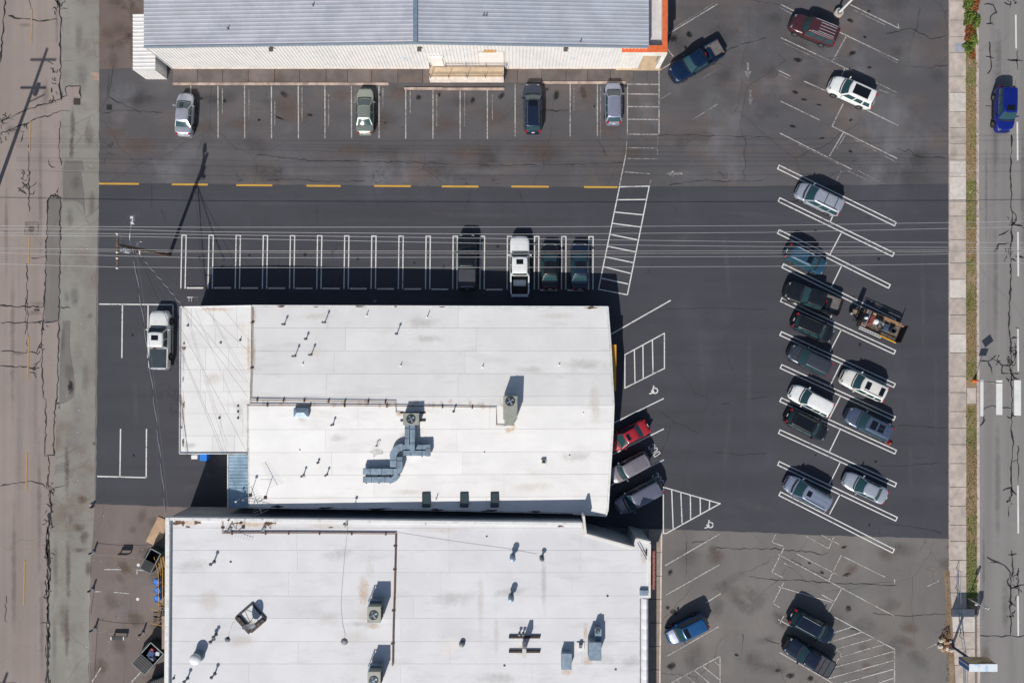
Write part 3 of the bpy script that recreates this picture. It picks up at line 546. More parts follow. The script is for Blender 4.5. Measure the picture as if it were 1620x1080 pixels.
mat('brown_stain', S(112, 86, 66), .9, var=.3, vscale=5); mat('pane_glass', (.05, .075, .085, 1), .08, var=0, spec=.8); mat('white_plastic', S(232, 232, 230), .5, var=.05); mat('lead_grey', S(112, 116, 122), .55, .3, var=.15)
mat('white_ribbed', S(224, 222, 220), .55, .0, var=.06, vscale=.8, dirt=S(206, 190, 176), dfac=.4, dscale=.8); mat('tan_floor', S(204, 180, 150), .8, var=.1, vscale=1.5, dirt=S(160, 138, 116), dfac=.4)
mat('orange_cap', S(224, 112, 66), .55, var=.1, vscale=2, rnd=.03, dirt=S(196, 84, 44), dfac=.5); mat('amber_panel', S(232, 162, 48), .5, var=.08); mat('dull_red', S(158, 100, 94), .7, var=.2, vscale=6)

def zr(x, y): return 3.55 - (x + 12.5) * .0197 + .095 * max(-2.0, 10.2 - abs(y + 6.35))
def Wr(px, py, dz=0.0):
    z = zr((px - 810) / 15 * .952, (540 - py) / 15 * .952) + dz; return W(px, py, z)
mid = thing('commercial_building', 'long low building with clean white roof and silver ducts in the middle', 'building', (-8, -6.5, 0))
MAIN = [Wr(*p) for p in [(399, 483), (962, 485), (966.5, 545), (971.5, 640), (969.5, 690), (962, 806), (959, 816), (906, 812.5), (650, 807), (393, 803.5), (391, 640), (396, 636)]]
YR = -6.35
def inset(poly, d):
    cx = sum(p[0] for p in poly) / len(poly); cy = sum(p[1] for p in poly) / len(poly)
    return [(p[0] + (d if p[0] < cx else -d), p[1] + (d if p[1] < cy else -d)) for p in poly]
mw = MB(); md = MB()
for y0, y1 in ((YR, 60), (-60, YR)):
    mw.prism(clip_rect(inset(MAIN, .12), -60, y0, 40, y1), 0, lambda x, y: zr(x, y) - .26); md.prism(clip_rect(MAIN, -60, y0, 40, y1), lambda x, y: zr(x, y) - .25, lambda x, y: zr(x, y) - .005)
build(mw, 'wall', MATS['stucco_grey'], mid); roof = build(md, 'roof', MATS['seam_grime'], mid)
rr = random.Random(4)
rows = [3.55 - 2.28 * i for i in range(0, 4)] + [-5.35 + 0.0]
edges = [9.0, 3.62, 1.35, -.95, -3.2, -5.45, YR, -8.7, -11.0, -13.3, -15.6, -22]
def sheets(poly, edges, zf, m, par, xcuts, g=.026, up=.008):
    for i in range(len(edges) - 1):
        off = rr.uniform(-3, 3); cuts = [-60] + [c + off for c in xcuts] + [60]
        for a, b in zip(cuts, cuts[1:]):
            P = clip_rect(poly, a + g / 2, edges[i + 1] + g / 2, b - g / 2, edges[i] - g / 2)
            if P:
                dz = rr.uniform(0, .006); build(MB().prism(P, lambda x, y: zf(x, y) - .004, lambda x, y: zf(x, y) + up + dz), 'roof_sheet', MATS[m], par)
sheets(inset(MAIN, .16), edges, zr, 'white_membrane', roof, (-16, -3))
mc = MB(); n = len(MAIN)
for i in (0, 1, 2, 3, 4, 5, 6):
    a, b = MAIN[i], MAIN[i + 1]; d = (b - a); l = d.length; d.normalize(); nn = Vector((-d.y, d.x, 0)); k = max(1, int(l / 6))
    for j in range(k):
        p, q = a + (b - a) * (j / k), a + (b - a) * ((j + 1) / k - .0006)
        mc.add([(*(p + nn * .04)[:2], p.z - .2), (*(q + nn * .04)[:2], q.z - .2), (*(q + nn * .04)[:2], q.z + .055), (*(p + nn * .04)[:2], p.z + .055), (*(p - nn * .12)[:2], p.z + .055), (*(q - nn * .12)[:2], q.z + .055), (*(q - nn * .12)[:2], q.z), (*(p - nn * .12)[:2], p.z)], [(0, 1, 2, 3), (3, 2, 5, 4), (4, 5, 6, 7)])
build(mc, 'edge_trim', MATS['edge_metal'], mid)
# lower western roof
ZWEST = 3.88
WESTP = [W(x, y, ZWEST) for x, y in [(285, 485), (397.5, 483), (396, 636), (391, 640), (391, 717), (284, 717)]]
build(MB().prism(inset(WESTP, .1), 0, ZWEST - .2), 'wall', MATS['stucco_white'], mid)
wroof = build(MB().prism(WESTP, ZWEST - .19, ZWEST - .1), 'west_roof', MATS['seam_grime'], mid)
sheets(inset(WESTP, .05), [9, 1.6, -.6, -2.8, -5.0, -7.2, -9.4, -20], lambda x, y: ZWEST - .095, 'white_membrane', wroof, (-31.5, -29.3, -27))
ec = MB()
for a, b in ((0, 1), (5, 0), (4, 5)):
    p, q = WESTP[a], WESTP[b]; ec.tube([(p.x, p.y, ZWEST), (q.x, q.y, ZWEST)], .06, 4)
build(ec, 'edge_trim', MATS['edge_metal'], mid)
def stain(par, px, py, rx, ry, zf, m='brown_stain', seed=0, name='roof_stain'):
    c = zf(px, py); r_ = random.Random(seed or int(px * 3 + py)); P = []
    for k in range(14):
        a = k * 2 * math.pi / 14; q = r_.uniform(.45, 1.1); P.append((c.x + rx * q * math.cos(a), c.y + ry * q * math.sin(a)))
    dz = c.z; return build(MB().sheet(P, lambda x, y: dz + .022), name, MATS[m], par)
Wt = lambda px, py: W(px, py, ZWEST - .07)
for px, py, rx, ry in [(291, 551, .28, .2), (290.5, 640, .13, .45), (287, 676, .1, .15), (289.5, 700, .1, .5), (291, 543, .15, .12), (289.6, 600, .05, .3)]: stain(mid, px, py, rx, ry, Wt)
for px, py, rx, ry in [(444, 484.6, .5, .1), (568, 484.8, .5, .09), (626, 485, .2, .08), (935, 487, .75, .14), (500, 485.4, .3, .05), (700, 485.4, .4, .05)]: stain(mid, px, py, rx, ry, lambda x, y: Wr(x, y, .045))
for px, py, rx, ry in [(438, 801, 1.0, .16), (514, 803, .9, .13), (600, 804.5, 1.4, .14), (690, 806, .9, .12), (775, 807.5, 1.1, .12), (845, 809, .7, .1)]: stain(mid, px, py, rx, ry, lambda x, y: Wr(x, y, .01), 'black_metal')
# lean-to of corrugated steel at the south-west corner
def corrugated(p00, p10, p11, p01, pitch, amp, name, m, par, kind=None, flip=False):
    "sheet over quad p00..p01; corrugations run along p00->p10, repeated along p00->p01"
    p00, p10, p11, p01 = map(Vector, (p00, p10, p11, p01)); L_ = (p01 - p00).length; n = max(2, int(L_ / pitch)); nr = (p10 - p00).cross(p01 - p00).normalized()
    if flip: nr = -nr
    vs = []; fs = []; prof = [(0, 0), (.55, 0), (.68, 1), (.87, 1)]
    ts = [((i + u) / n, h) for i in range(n) for u, h in prof] + [(1, 0)]
    for t, h in ts:
        a, b = p00.lerp(p01, t), p10.lerp(p11, t); vs += [a + nr * amp * h, b + nr * amp * h]
    for i in range(len(ts) - 1): fs.append((2 * i, 2 * i + 1, 2 * i + 3, 2 * i + 2))
    return build(MB().add(vs, fs), name, m, par, kind=kind)
mat('blue_steel', S(158, 184, 202), .42, .45, var=.16, vscale=.9, world=True, dirt=S(120, 146, 168), dfac=.5, dscale=.7)
q = [W(362, 803, 2.7), W(393, 803, 3.1), W(393, 719, 3.1), W(362, 719, 2.7)]
corrugated(q[0], q[1], q[2], q[3], .32, .035, 'lean_to_roof', MATS['blue_steel'], mid)
build(MB().prism([W(363.5, 801, 2.4), W(391, 801, 2.4), W(391, 721, 2.4), W(363.5, 721, 2.4)], 0, 2.55), 'lean_to_wall', MATS['stucco_grey'], mid)
g_ = MB().tube([q[0] + Vector((-.08, 0, 0)), q[3] + Vector((-.08, 0, 0))], .09, 6); build(g_, 'gutter', MATS['edge_metal'], mid)
build(MB().tube([W(360.5, 722, 2.6), W(362, 722.5, 0)], .05, 6), 'downpipe', MATS['edge_metal'], mid)
for cx in (674.5, 734.5, 782.5):
    c = Wr(cx, 790); fr = MB(); hx, hy, w_ = .37, .70, .07
    for sx, sy, dx, dy in ((0, -hy, 2 * hx + w_, w_), (0, hy, 2 * hx + w_, w_), (-hx, 0, w_, 2 * hy - w_), (hx, 0, w_, 2 * hy - w_)): fr.box((c.x + sx, c.y + sy, c.z + .1), (dx, dy, .2))
    s_ = build(fr, 'skylight', MATS['black_metal'], mid); build(MB().box((c.x, c.y, c.z + .12), (2 * hx - w_ - .01, 2 * hy - w_ - .01, .06)), 'pane', MATS['pane_glass'], s_)
build(MB().prism(PX([(966.5, 545), (974.5, 545), (974, 618), (971, 618)], 2.5), 2.2, 2.75), 'amber_sign_band', MATS['amber_panel'], mid)
fr = MB()
for x in (299, 303, 309, 312): fr.tube([W(x, 469, 2.2), W(x, 477, 2.2)], .03, 4)
fr.tube([W(296, 470, 2.2), W(314, 470, 2.2)], .04, 4); build(fr, 'wall_bracket', MATS['white_plastic'], mid)
build(MB().box(W(593, 476, 2.4), (.28, .3, .3)), 'wall_light', MATS['lead_grey'], mid)
def vent(par, px, py, h, r=.05, f=Wr, m='lead_grey', cap=False):
    c = f(px, py); mb = MB().lathe((c.x, c.y, c.z), [(r * 2.6, .0), (r * 2.2, .04), (r, .09), (r, h), (r * .6, h)], 8)
    if cap: mb.lathe((c.x, c.y, c.z + h + .03), [(r * .5, -.04), (r * 2.1, -.02), (r * 2.1, .05), (r * 1.2, .13), (.01, .16)], 10)
    o = build(mb, 'vent_pipe', MATS[m], par, smooth=40); return o
for px, py, h, cp in [(450, 513, .55, 1), (514, 510, .8, 1), (484.5, 536, .4, 1), (580, 499, .42, 0), (676, 501.5, .55, 0), (628, 528, .7, 1), (467, 563, .75, 1), (492.5, 561, .7, 1), (479, 575.5, .2, 0), (634, 578, .3, 0), (763.5, 580, .3, 0), (527, 671, .6, 1), (718, 650, .5, 1), (474, 712, .15, 0), (503.5, 731, .25, 1), (480.5, 751, .7, 1), (517.5, 750, .6, 1), (766, 716, .18, 0), (884.5, 577, .2, 0), (922.5, 653, .12, 0), (900.5, 721, .2, 0), (690, 789, .6, 0)]:
    vent(mid, px, py, h, .055 if cp else .045, m='lead_grey' if cp else 'white_plastic', cap=bool(cp))
for px, py, h in [(376.5, 642, .12), (376.5, 651, .15), (376.5, 661, .14), (347, 661, .18), (349, 542, .14), (297, 515, .2), (380, 538, .3)]: vent(mid, px, py, h, .05, Wt)
c = Wr(859.5, 730); bx = build(MB().box((c.x, c.y, c.z + .16), (.5, .5, .32), top=.85), 'roof_exhaust', MATS['white_plastic'], mid); build(MB().box((c.x + .02, c.y + .05, c.z + .345), (.3, .26, .05)), 'grille', MATS['black_metal'], bx)
c = Wr(596, 704); build(MB().tube([(c.x, c.y, c.z), (c.x - .02, c.y, c.z + .45), (c.x + .1, c.y + .02, c.z + .6), (c.x + .22, c.y + .05, c.z + .45)], .05, 6), 'gooseneck_vent', MATS['black_metal'], mid); stain(mid, 594, 712, .75, .8, Wr, 'seam_grime')

def pipe_run(label, pts, f, support_every=1.65, pair=.0, m='rusty_pipe', r=.035, name='roof_pipe'):
    P = [f(*p) for p in pts]; t_ = thing(name, label, 'pipe', tuple(P[0]), 0, 'pipe runs across the roofs'); up = Vector((0, 0, .14))
    for k in range(2 if pair else 1):
        o = Vector((pair * k, pair * k, 0)); build(MB().tube([p + up + o for p in P], r, 6), 'pipe', MATS[m], t_)
    r_ = random.Random(int(pts[0][0]))
    for a, b in zip(P, P[1:]):
        L_ = (b - a).length; n = int(L_ / support_every); d = (b - a).normalized() if L_ else Vector((1, 0, 0))
        for i in range(n):
            p = a + (b - a) * ((i + .5 + r_.uniform(-.2, .2)) / n); build(MB().box((p.x, p.y, p.z + .05), (.12, .34, .11), math.atan2(d.y, d.x) + r_.uniform(-.2, .2)), 'support_block', MATS['dark_timber'], t_)
    return t_
pipe_run('rusty pipe running down the step between the lower west roof and the main white roof', [(399.5, 487), (399.2, 560), (397, 631)], Wr, 3.2)
pipe_run('rusty pipe on blocks, upper of the two along the ridge of the white roof', [(396, 632), (500, 633.5), (626, 635.3), (627, 652), (638, 653)], Wr, 1.7)
pipe_run('thin pipe on blocks, lower and longer of the two along the ridge', [(391, 640), (520, 640.8), (660, 642), (785, 644), (785.5, 672), (800, 673)], Wr, 3.2)

# ------------------------------------------------------------------ the building to the south
ZS = 4.55; Ws = lambda px, py, dz=0: W(px, py, ZS + dz)
south = thing('commercial_building', 'wide white roofed building at the bottom with a raised parapet and vents', 'building', (-11, -26, 0))
SO = [Ws(x, y) for x, y in [(266, 818), (905, 826), (921, 826), (924, 842), (1003.5, 864), (1006.5, 850), (1029, 855.5), (1028.5, 944), (1013, 944), (1013, 1420), (262, 1420)]]
build(MB().prism(inset(SO, .04), 0, ZS - .06), 'wall', MATS['stucco_grey'], south)
sroof = build(MB().prism(SO, ZS - .05, ZS), 'roof', MATS['seam_grime'], south)
sheets(inset(SO, .1), [-15, -18.4, -20.6, -22.8, -25.1, -27.3, -29.6, -31.8, -34.1, -36.4, -60], lambda x, y: ZS + .002, 'grey_membrane', sroof, (-24, -9, 4))
pr = MB(); PW = .34
def wallrun(mb, a, b, w, z0, z1, side=1):
    a, b = Vector((a[0], a[1], 0)), Vector((b[0], b[1], 0)); d = (b - a).normalized(); n = Vector((-d.y, d.x, 0)) * w * side
    mb.prism([a, b, b + n, a + n], z0, z1)
n1 = MB(); a, b, c_ = SO[10], SO[0], SO[1]
wallrun(n1, (a.x - .04, a.y), (b.x - .04, b.y + .04), PW, ZS - .3, ZS + .36, -1); build(n1, 'west_parapet', MATS['white_membrane'], south)
n2 = MB(); wallrun(n2, (b.x - .03 + PW, b.y + .045), (SO[2].x - .0, SO[2].y + .045), .22, ZS - .3, ZS + .33, -1); build(n2, 'north_parapet', MATS['white_membrane'], south)
n3 = MB(); wallrun(n3, (SO[2].x, SO[2].y + .7), (SO[3].x, SO[3].y - .02), .22, ZS - 1.2, ZS + .42, 1); build(n3, 'wing_wall', MATS['stucco_white'], south)
n4 = MB(); wallrun(n4, (SO[3].x, SO[3].y), (SO[4].x, SO[4].y), .2, ZS - .3, ZS + .16, -1); wallrun(n4, (SO[5].x, SO[5].y + .01), (SO[6].x, SO[6].y + .01), .2, ZS - .4, ZS + .2, -1); wallrun(n4, (SO[6].x + .01, SO[6].y - .22), (SO[7].x + .01, SO[7].y), .2, ZS - .4, ZS + .2, -1); build(n4, 'front_parapet', MATS['stucco_white'], south)
cap = MB(); wallrun(cap, (a.x - .07, a.y), (b.x - .07, b.y + .07), PW + .06, ZS + .362, ZS + .40, -1); wallrun(cap, (b.x + PW, b.y + .07), (SO[2].x, SO[2].y + .07), .27, ZS + .332, ZS + .36, -1); build(cap, 'parapet_cap', MATS['edge_metal'], south)
# padded white canopy along the south-east front
cn = MB(); X0, X1 = W(1013.5, 944, 4.2).x, W(1026.5, 944, 4.2).x; ya = W(1020, 945, 4.2).y
for k in range(26):
    y0, y1 = ya - k * 1.0, ya - (k + 1) * 1.0; pf = [(X0, 4.25), (X0 + .2, 4.5), (X0 + .5, 4.55), (X1 - .1, 4.35), (X1, 3.9), (X1, 3.3)]; vs = []
    ys = [(y0, 0), (y0 - .06, .012), (y0 - .5, .02), (y1 + .06, .012), (y1, 0)]
    for yy, bulge in ys: vs += [(x + bulge * .3 * (j > 3), yy, z + bulge * (j < 5)) for j, (x, z) in enumerate(pf)]
    fs = [(i * 6 + j, (i + 1) * 6 + j, (i + 1) * 6 + j + 1, i * 6 + j + 1) for i in range(4) for j in range(5)]
    build(MB().add(vs, [f[::-1] for f in fs]), 'canopy_panel', mat('canopy_white', S(226, 226, 230), .6, var=.05, rnd=.02), south, smooth=50)
build(MB().box(W(1018.5, 936.5, 4.7), (.8, .5, .3)), 'vent_box', MATS['galvanised'], south)
sg = build(MB().prism(PX([(1030.5, 868), (1033.5, 868), (1033.5, 928), (1030.5, 928)], 3.6), 3.2, 4.3), 'wall_sign', MATS['dull_red'], south)
lt = MB(); rs = random.Random(2)
for k in range(9): p = W(1035.3, 872 + k * 6.2, 3.7); lt.box((p.x + .0, p.y, 3.75), (.08, .22, .5))
build(lt, 'lettering', mat('pale_red', S(206, 150, 140), .6), sg)
for px, py, rx, ry in [(282, 826, .55, .35), (290, 827, .2, .4), (312, 826, .45, .2), (297, 833, .3, .1), (382, 826, .3, .15), (425, 828, .5, .2), (523, 834, .3, .08), (887, 832, .4, .1), (1018, 878, .4, .8)]: stain(south, px, py, rx, ry, lambda x, y: Ws(x, y, .02), 'brown_stain' if px < 1000 else 'seam_grime')
for px, py, h, r, cp in [(339, 888, .8, .08, 1), (338, 1010, .7, .09, 1), (342, 1003, .6, .08, 1), (340, 1065, .75, .08, 1), (297, 1072, .7, .08, 1), (275, 1072, .3, .06, 0), (360, 1011, .2, .12, 0), (545, 1014, .12, .15, 0), (731, 1017, .2, .13, 1), (857, 881, .6, .11, 1), (961, 942, .05, .05, 0), (974, 1058, .06, .05, 0), (549, 829, .9, .04, 0), (674, 827, .5, .03, 0), (365, 888, .05, .05, 0), (770, 848, .05, .04, 0), (798, 1052, .08, .05, 0), (365, 820, .5, .05, 1)]: vent(south, px, py, h, r, Ws, 'lead_grey', bool(cp))
pipe_run('twin brown pipes along the north edge of the southern white roof', [(353, 842.5), (480, 842.3), (626, 843.5)], Ws, 2.5, .1)
pipe_run('twin brown pipes running south past the two rooftop fan units', [(626, 844), (624, 930), (622, 988), (621, 1052)], Ws, 2.5, .09)
pipe_run('dark bent conduit over the north parapet of the southern roof', [(352.5, 817), (352.5, 843)], Ws, 1.2, 0, 'rusty_pipe', .03)
def cable(label, pts, r=.016, m='cable_grey', name='cable', grp=None, cat='cable'):
    mb = MB().tube(pts, r, 5); o = build(mb, name, MATS[m]); return tag(o, label, cat, grp)
mat('cable_grey', S(140, 136, 132), .7, var=.1); mat('wire_light', S(196, 196, 198), .45, .3, var=0); mat('wire_dark', S(50, 50, 54), .6, var=0)
cable('thin dark cable snaking south over the southern roof to a small pipe collar', [Ws(x, y, .03) for x, y in [(550, 822), (549, 845), (545, 880), (543, 905), (541, 930), (539.5, 960), (542, 985), (546, 1003), (545.5, 1013)]], .013)
cable('thin cable sagging east over the roof to the capped twin vents', [Ws(x, y, .05) for x, y in [(630, 842), (680, 850), (740, 859), (805, 868), (850, 876)]], .009)
cable('short cable from the dish mount to a collar on the southern roof', [Ws(x, y, .03) for x, y in [(377, 978), (368, 985), (362, 1003), (360, 1010)]], .012)

# ------------------------------------------------------------------ the metal building to the north
north = thing('metal_building', 'grey ribbed steel roof building with white siding and an orange trimmed corner porch', 'building', (-12, 33, 0))
XW, XE = W(274, 110).x, W(1009, 110).x; YS = W(640, 108.5).y; XR = W(657, 66, 6.5).x; YN = YS + 34
ZE, ZRG = 5.55, 6.45
def zn(x): return ZE + (ZRG - ZE) * (1 - abs(x - XR) / (XR - XW if x < XR else (XE - XR)))
build(MB().prism([(XW + .1, YS + .12), (XE - .1, YS + .12), (XE - .1, YN), (XW + .1, YN)], 0, ZE - .1), 'wall', MATS['white_ribbed'], north)
for x0, x1, nm in ((XW, XR, 1), (XR, XE, 2)):
    n = int((x1 - x0) / .345); vs = []; fs = []
    ts = [(x0 + (x1 - x0) * (i + u) / n, h) for i in range(n) for u, h in ((0, 0), (.5, 0), (.62, 1), (.88, 1))] + [(x1, 0)]
    for x, h in ts: vs += [(x, YS - .05 * h, .08), (x, YS - .05 * h, zn(x) - .05)]
    fs = [(2 * i, 2 * i + 2, 2 * i + 3, 2 * i + 1) for i in range(len(ts) - 1)]; build(MB().add(vs, fs), 'ribbed_siding', MATS['white_ribbed'], north)
build(MB().box(((XW + XE) / 2, YS - .03, .05), (XE - XW, .14, .12)), 'base_trim', mat('base_trim', S(206, 186, 172), .8, var=.15, vscale=2), north)
for x0, x1, mname, cc in ((XW - .12, XR, 'steel_roof_west_lit', S(182, 183, 191)), (XR, XE + .05, 'steel_roof_east_dim', S(174, 179, 188))):  # one steel; brighter west and dimmer east slope light put into the colours
    mm = mat(mname, cc, .6, .05, var=.07, vscale=.5, world=True, dirt=S(150, 158, 172), dfac=.45, dscale=.3)
    corrugated((x0, YS - .14, zn(x0) if x0 >= XW else zn(XW) - .03), (x1, YS - .14, zn(min(x1, XE))), (x1, YN, zn(min(x1, XE))), (x0, YN, zn(max(x0, XW))), .385, .022, 'roof', mm, north)
build(MB().prism([(XR - .21, YS - .16), (XR + .21, YS - .16), (XR + .21, YN), (XR - .21, YN)], ZRG - .02, ZRG + .12), 'ridge_cap', mat('ridge_blue', S(146, 166, 184), .4, .4, var=.1, dirt=S(120, 140, 160), dfac=.4), north)
rk = MB()
for x0, x1 in ((XW - .1, XR), (XR, XE)):
    vs = [(x0, YS - .20, zn(max(x0, XW)) - .18), (x1, YS - .20, zn(x1) - .18), (x1, YS - .20, zn(x1) + .05), (x0, YS - .20, zn(max(x0, XW)) + .05), (x1, YS - .06, zn(x1) + .05), (x0, YS - .06, zn(max(x0, XW)) + .05)]; rk.add(vs, [(0, 1, 2, 3), (3, 2, 4, 5)])
build(rk, 'rake_trim', mat('rake_grey', S(160, 172, 184), .45, .3, var=.05), north)
build(MB().tube([(XW - .08, YS - .05, 5.4), (XW - .08, YS - .05, .1)], .07, 4), 'corner_trim', MATS['edge_metal'], north)
for px in (428, 663, 895):
    c = W(px, 74, 5.4); w_ = build(MB().box((c.x, YS - .28, c.z), (.42, .4, .22), top=.7), 'wall_light', mat('lamp_brown', S(94, 86, 78), .6), north); build(MB().box((c.x, YS - .3, c.z - .13), (.3, .25, .05)), 'lens', MATS['pane_glass'], w_)
for px in (359, 495.6, 765, 769.5, 919): 
    c = W(px, (44 if px < 400 else 9 if px < 500 else 26 if px < 800 else 64), 6.1); build(MB().lathe((c.x, c.y, zn(c.x)), [(.12, 0), (.06, .08), (.05, .3), (.02, .3)], 8), 'vent_pipe', MATS['lead_grey'], north)
def ypx(px, z, x): return W(px, 0, 0).x
d1 = MB(); xa, xb = W(756, 100, 3).x, W(798, 100, 3).x; yy = YS - .075
for (x0, z0, x1, z1) in ((xa, .95, xa + .08, 4.2), (xb - .08, .95, xb, 4.2), (xa, 4.2, xb, 4.3)): d1.box(((x0 + x1) / 2, yy, (z0 + z1) / 2), (x1 - x0, .05, z1 - z0))
dd = build(d1, 'dock_door', mat('door_frame_white', S(214, 206, 196), .6), north); rd = mat('door_white', S(236, 230, 224), .55, var=.05)
for k in range(6): build(MB().box(((xa + xb) / 2, YS - .065, 1.24 + k * .54), (xb - xa - .18, .04, .52)), 'door_panel', rd, dd)
build(MB().box((W(774.5, 78, 4.5).x, YS - .16, 4.62), (1.2, .2, .12)), 'door_hood', mat('tan_hood', S(190, 150, 100), .6), north)
build(MB().box((W(691, 100, 2).x, YS - .09, 2.0), (1.25, .06, 2.15)), 'door', rd, north); build(MB().box((W(691, 100, 2).x, YS - .16, 3.25), (1.5, .2, .1)), 'door_canopy', MATS['edge_metal'], north)
build(MB().box((W(634, 92, 3).x, YS - .06, 2.6), (.7, .03, .35)), 'faded_notice', mat('notice_blue', S(206, 214, 226), .7, var=.03), north); build(MB().box((W(907, 92, 3).x, YS - .06, 2.6), (.5, .03, .3)), 'faded_notice', MATS['notice_blue'], north)
# corner porch with orange coping
ZP = 4.95; pch = MB(); O = MB()
SO_ = [W(984, 72, ZP), W(1056, 82.3, ZP)]
xL, yB, xRt, yT = SO_[0].x, SO_[1].y, SO_[1].x, SO_[0].y
build(MB().prism([(xL, yB), (xRt, yB), (xRt, yT), (xL, yT)], ZP - .12, ZP), 'coping', MATS['orange_cap'], north); build(MB().prism([(W(1048, 0, ZP).x, yT + .004), (xRt, yT + .004), (xRt, YN), (W(1048, 0, ZP).x, YN)], ZP - .12, ZP), 'coping', MATS['orange_cap'], north)
build(MB().prism([(xL + .1, yB + .1), (xRt - .1, yB + .1), (xRt - .1, yT - .05), (xL + .1, yT - .05)], 3.75, ZP - .124), 'fascia', MATS['stucco_white'], north); build(MB().prism([(W(1048, 0, ZP).x + .05, yT - .04), (xRt - .1, yT - .04), (xRt - .1, YN), (W(1048, 0, ZP).x + .05, YN)], 3.75, ZP - .124), 'fascia', MATS['stucco_white'], north)
build(MB().prism([(XE + .02, yT - .04), (W(1048, 0, ZP).x + .045, yT - .04), (W(1048, 0, ZP).x + .045, YN), (XE + .02, YN)], 3.8, 4.15), 'porch_roof', mat('porch_membrane', S(206, 204, 204), .7, var=.08, vscale=.6, world=True, dirt=S(176, 166, 158), dfac=.5), north)
build(MB().prism([(XE + .022, yT - .04), (W(1024, 0, 4.15).x, yT - .04), (W(1026, 0, 4.15).x, YN), (XE + .022, YN)], 4.152, 4.17), 'worn_strip', mat('worn_membrane', S(196, 182, 170), .8, var=.12, world=True, dirt=S(150, 128, 112), dfac=.5), north)
build(MB().sheet([(W(1021, 0, 4.2).x, W(0, 25, 4.2).y), (W(1024, 0, 4.2).x, W(0, 22, 4.2).y), (W(1024.5, 0, 4.2).x, W(0, 48, 4.2).y), (W(1022, 0, 4.2).x, W(0, 46, 4.2).y)], 4.175), 'rust_stain', MATS['brown_stain'], north)
xp0, xp1, yb = W(977, 111).x, W(1003, 111).x, W(980, 109).y
build(MB().prism([(xp0, yb), (xp1 - .25, yb), (xp1 - .25, yb + 3), (xp0, yb + 3)], .0, 3.75), 'porch_wall', MATS['stucco_white'], north)
cx0, cx1 = W(1036, 108).x, W(1041, 108).x
build(MB().prism([(cx0, yb), (cx1 + .12, yb), (cx1 + .12, yb + .55), (cx0, yb + .55)], 0, 3.75), 'porch_column', MATS['stucco_white'], north)
build(MB().prism([(xp0 - .2, W(0, 111.8).y), (W(1044.5, 0).x, W(0, 111.8).y), (W(1044.5, 0).x, yb + 6), (xp0 - .2, yb + 6)], 0, .14), 'porch_floor', MATS['tan_floor'], north)
build(MB().prism([(xp1 - .25, yb + 2.2), (W(1044, 0).x, yb + 2.2), (W(1044, 0).x, YN), (xp1 - .25, YN)], 0, 3.8), 'front_wall', MATS['stucco_white'], north)
# ribbed shed at the west end
sh = thing('storage_shed', 'small white ribbed steel shed against the west end of the metal building', 'shed', tuple(W(228, 75)))
sx0, sx1, sy0, sy1 = W(209.5, 22, 2.5).x, W(246, 111, 2.5).x, W(0, 111, 2.5).y, W(0, 22, 2.5).y
build(MB().prism([(sx0 + .08, sy0 + .08), (sx1 - .08, sy0 + .08), (sx1 - .08, sy1 - .05), (sx0 + .08, sy1 - .05)], 0, 2.35), 'wall', MATS['white_ribbed'], sh)
corrugated((sx0, sy0, 2.42), (sx1, sy0, 2.52), (sx1, sy1, 2.52), (sx0, sy1, 2.42), .38, .04, 'roof', MATS['white_ribbed'], sh)
corrugated((sx0 + .06, sy0 + .02, .02), (sx0 + .06, sy0 + .02, 2.4), (sx1 - .06, sy0 + .02, 2.46), (sx1 - .06, sy0 + .02, .02), .34, .04, 'siding', MATS['white_ribbed'], sh, flip=True)
# loading ramp with rails
rp = thing('loading_ramp', 'raised tan loading platform with dark pipe railings against the white siding', 'ramp', tuple(W(740, 122)))
ra, rb = W(681, 130).x, W(797, 130).x; rf, rbk = W(0, 131.5).y, YS - .1
build(MB().prism([(ra, rf), (rb, rf), (rb, rbk), (ra, rbk)], 0, .88), 'platform', mat('ramp_side', S(226, 214, 202), .8, var=.1), rp)
xs = [ra + .05, ra + 1.6, ra + 3.6, ra + 5.4, rb - .05]
for a, b in zip(xs, xs[1:]): build(MB().prism([(a, rf + .28), (b - .03, rf + .28), (b - .03, rbk - .05), (a, rbk - .05)], .882, .90), 'deck_panel', MATS['tan_floor'], rp)
def railing(P, h=1.0, z0=.9, every=1.9):
    mb = MB(); P = [Vector((p[0], p[1], z0)) for p in P]
    for a, b in zip(P, P[1:]):
        n = max(1, round((b - a).length / every))
        for i in range(n + 1): q = a.lerp(b, i / n); mb.tube([q, q + Vector((0, 0, h))], .032, 5)
    for zz in (h, h * .5): mb.tube([p + Vector((0, 0, zz)) for p in P], .03, 5)
    return mb
build(railing([(ra + .12, rbk - .1), (ra + .12, rf + .2), (rb, rf + .2)]), 'railing', mat('rail_brown', S(70, 58, 50), .6), rp)
build(railing([(ra + 1.7, rbk - .12), (rb + .3, rbk - .12)], .9), 'wall_railing', mat('rail_grey', S(150, 146, 142), .5, .3), rp)
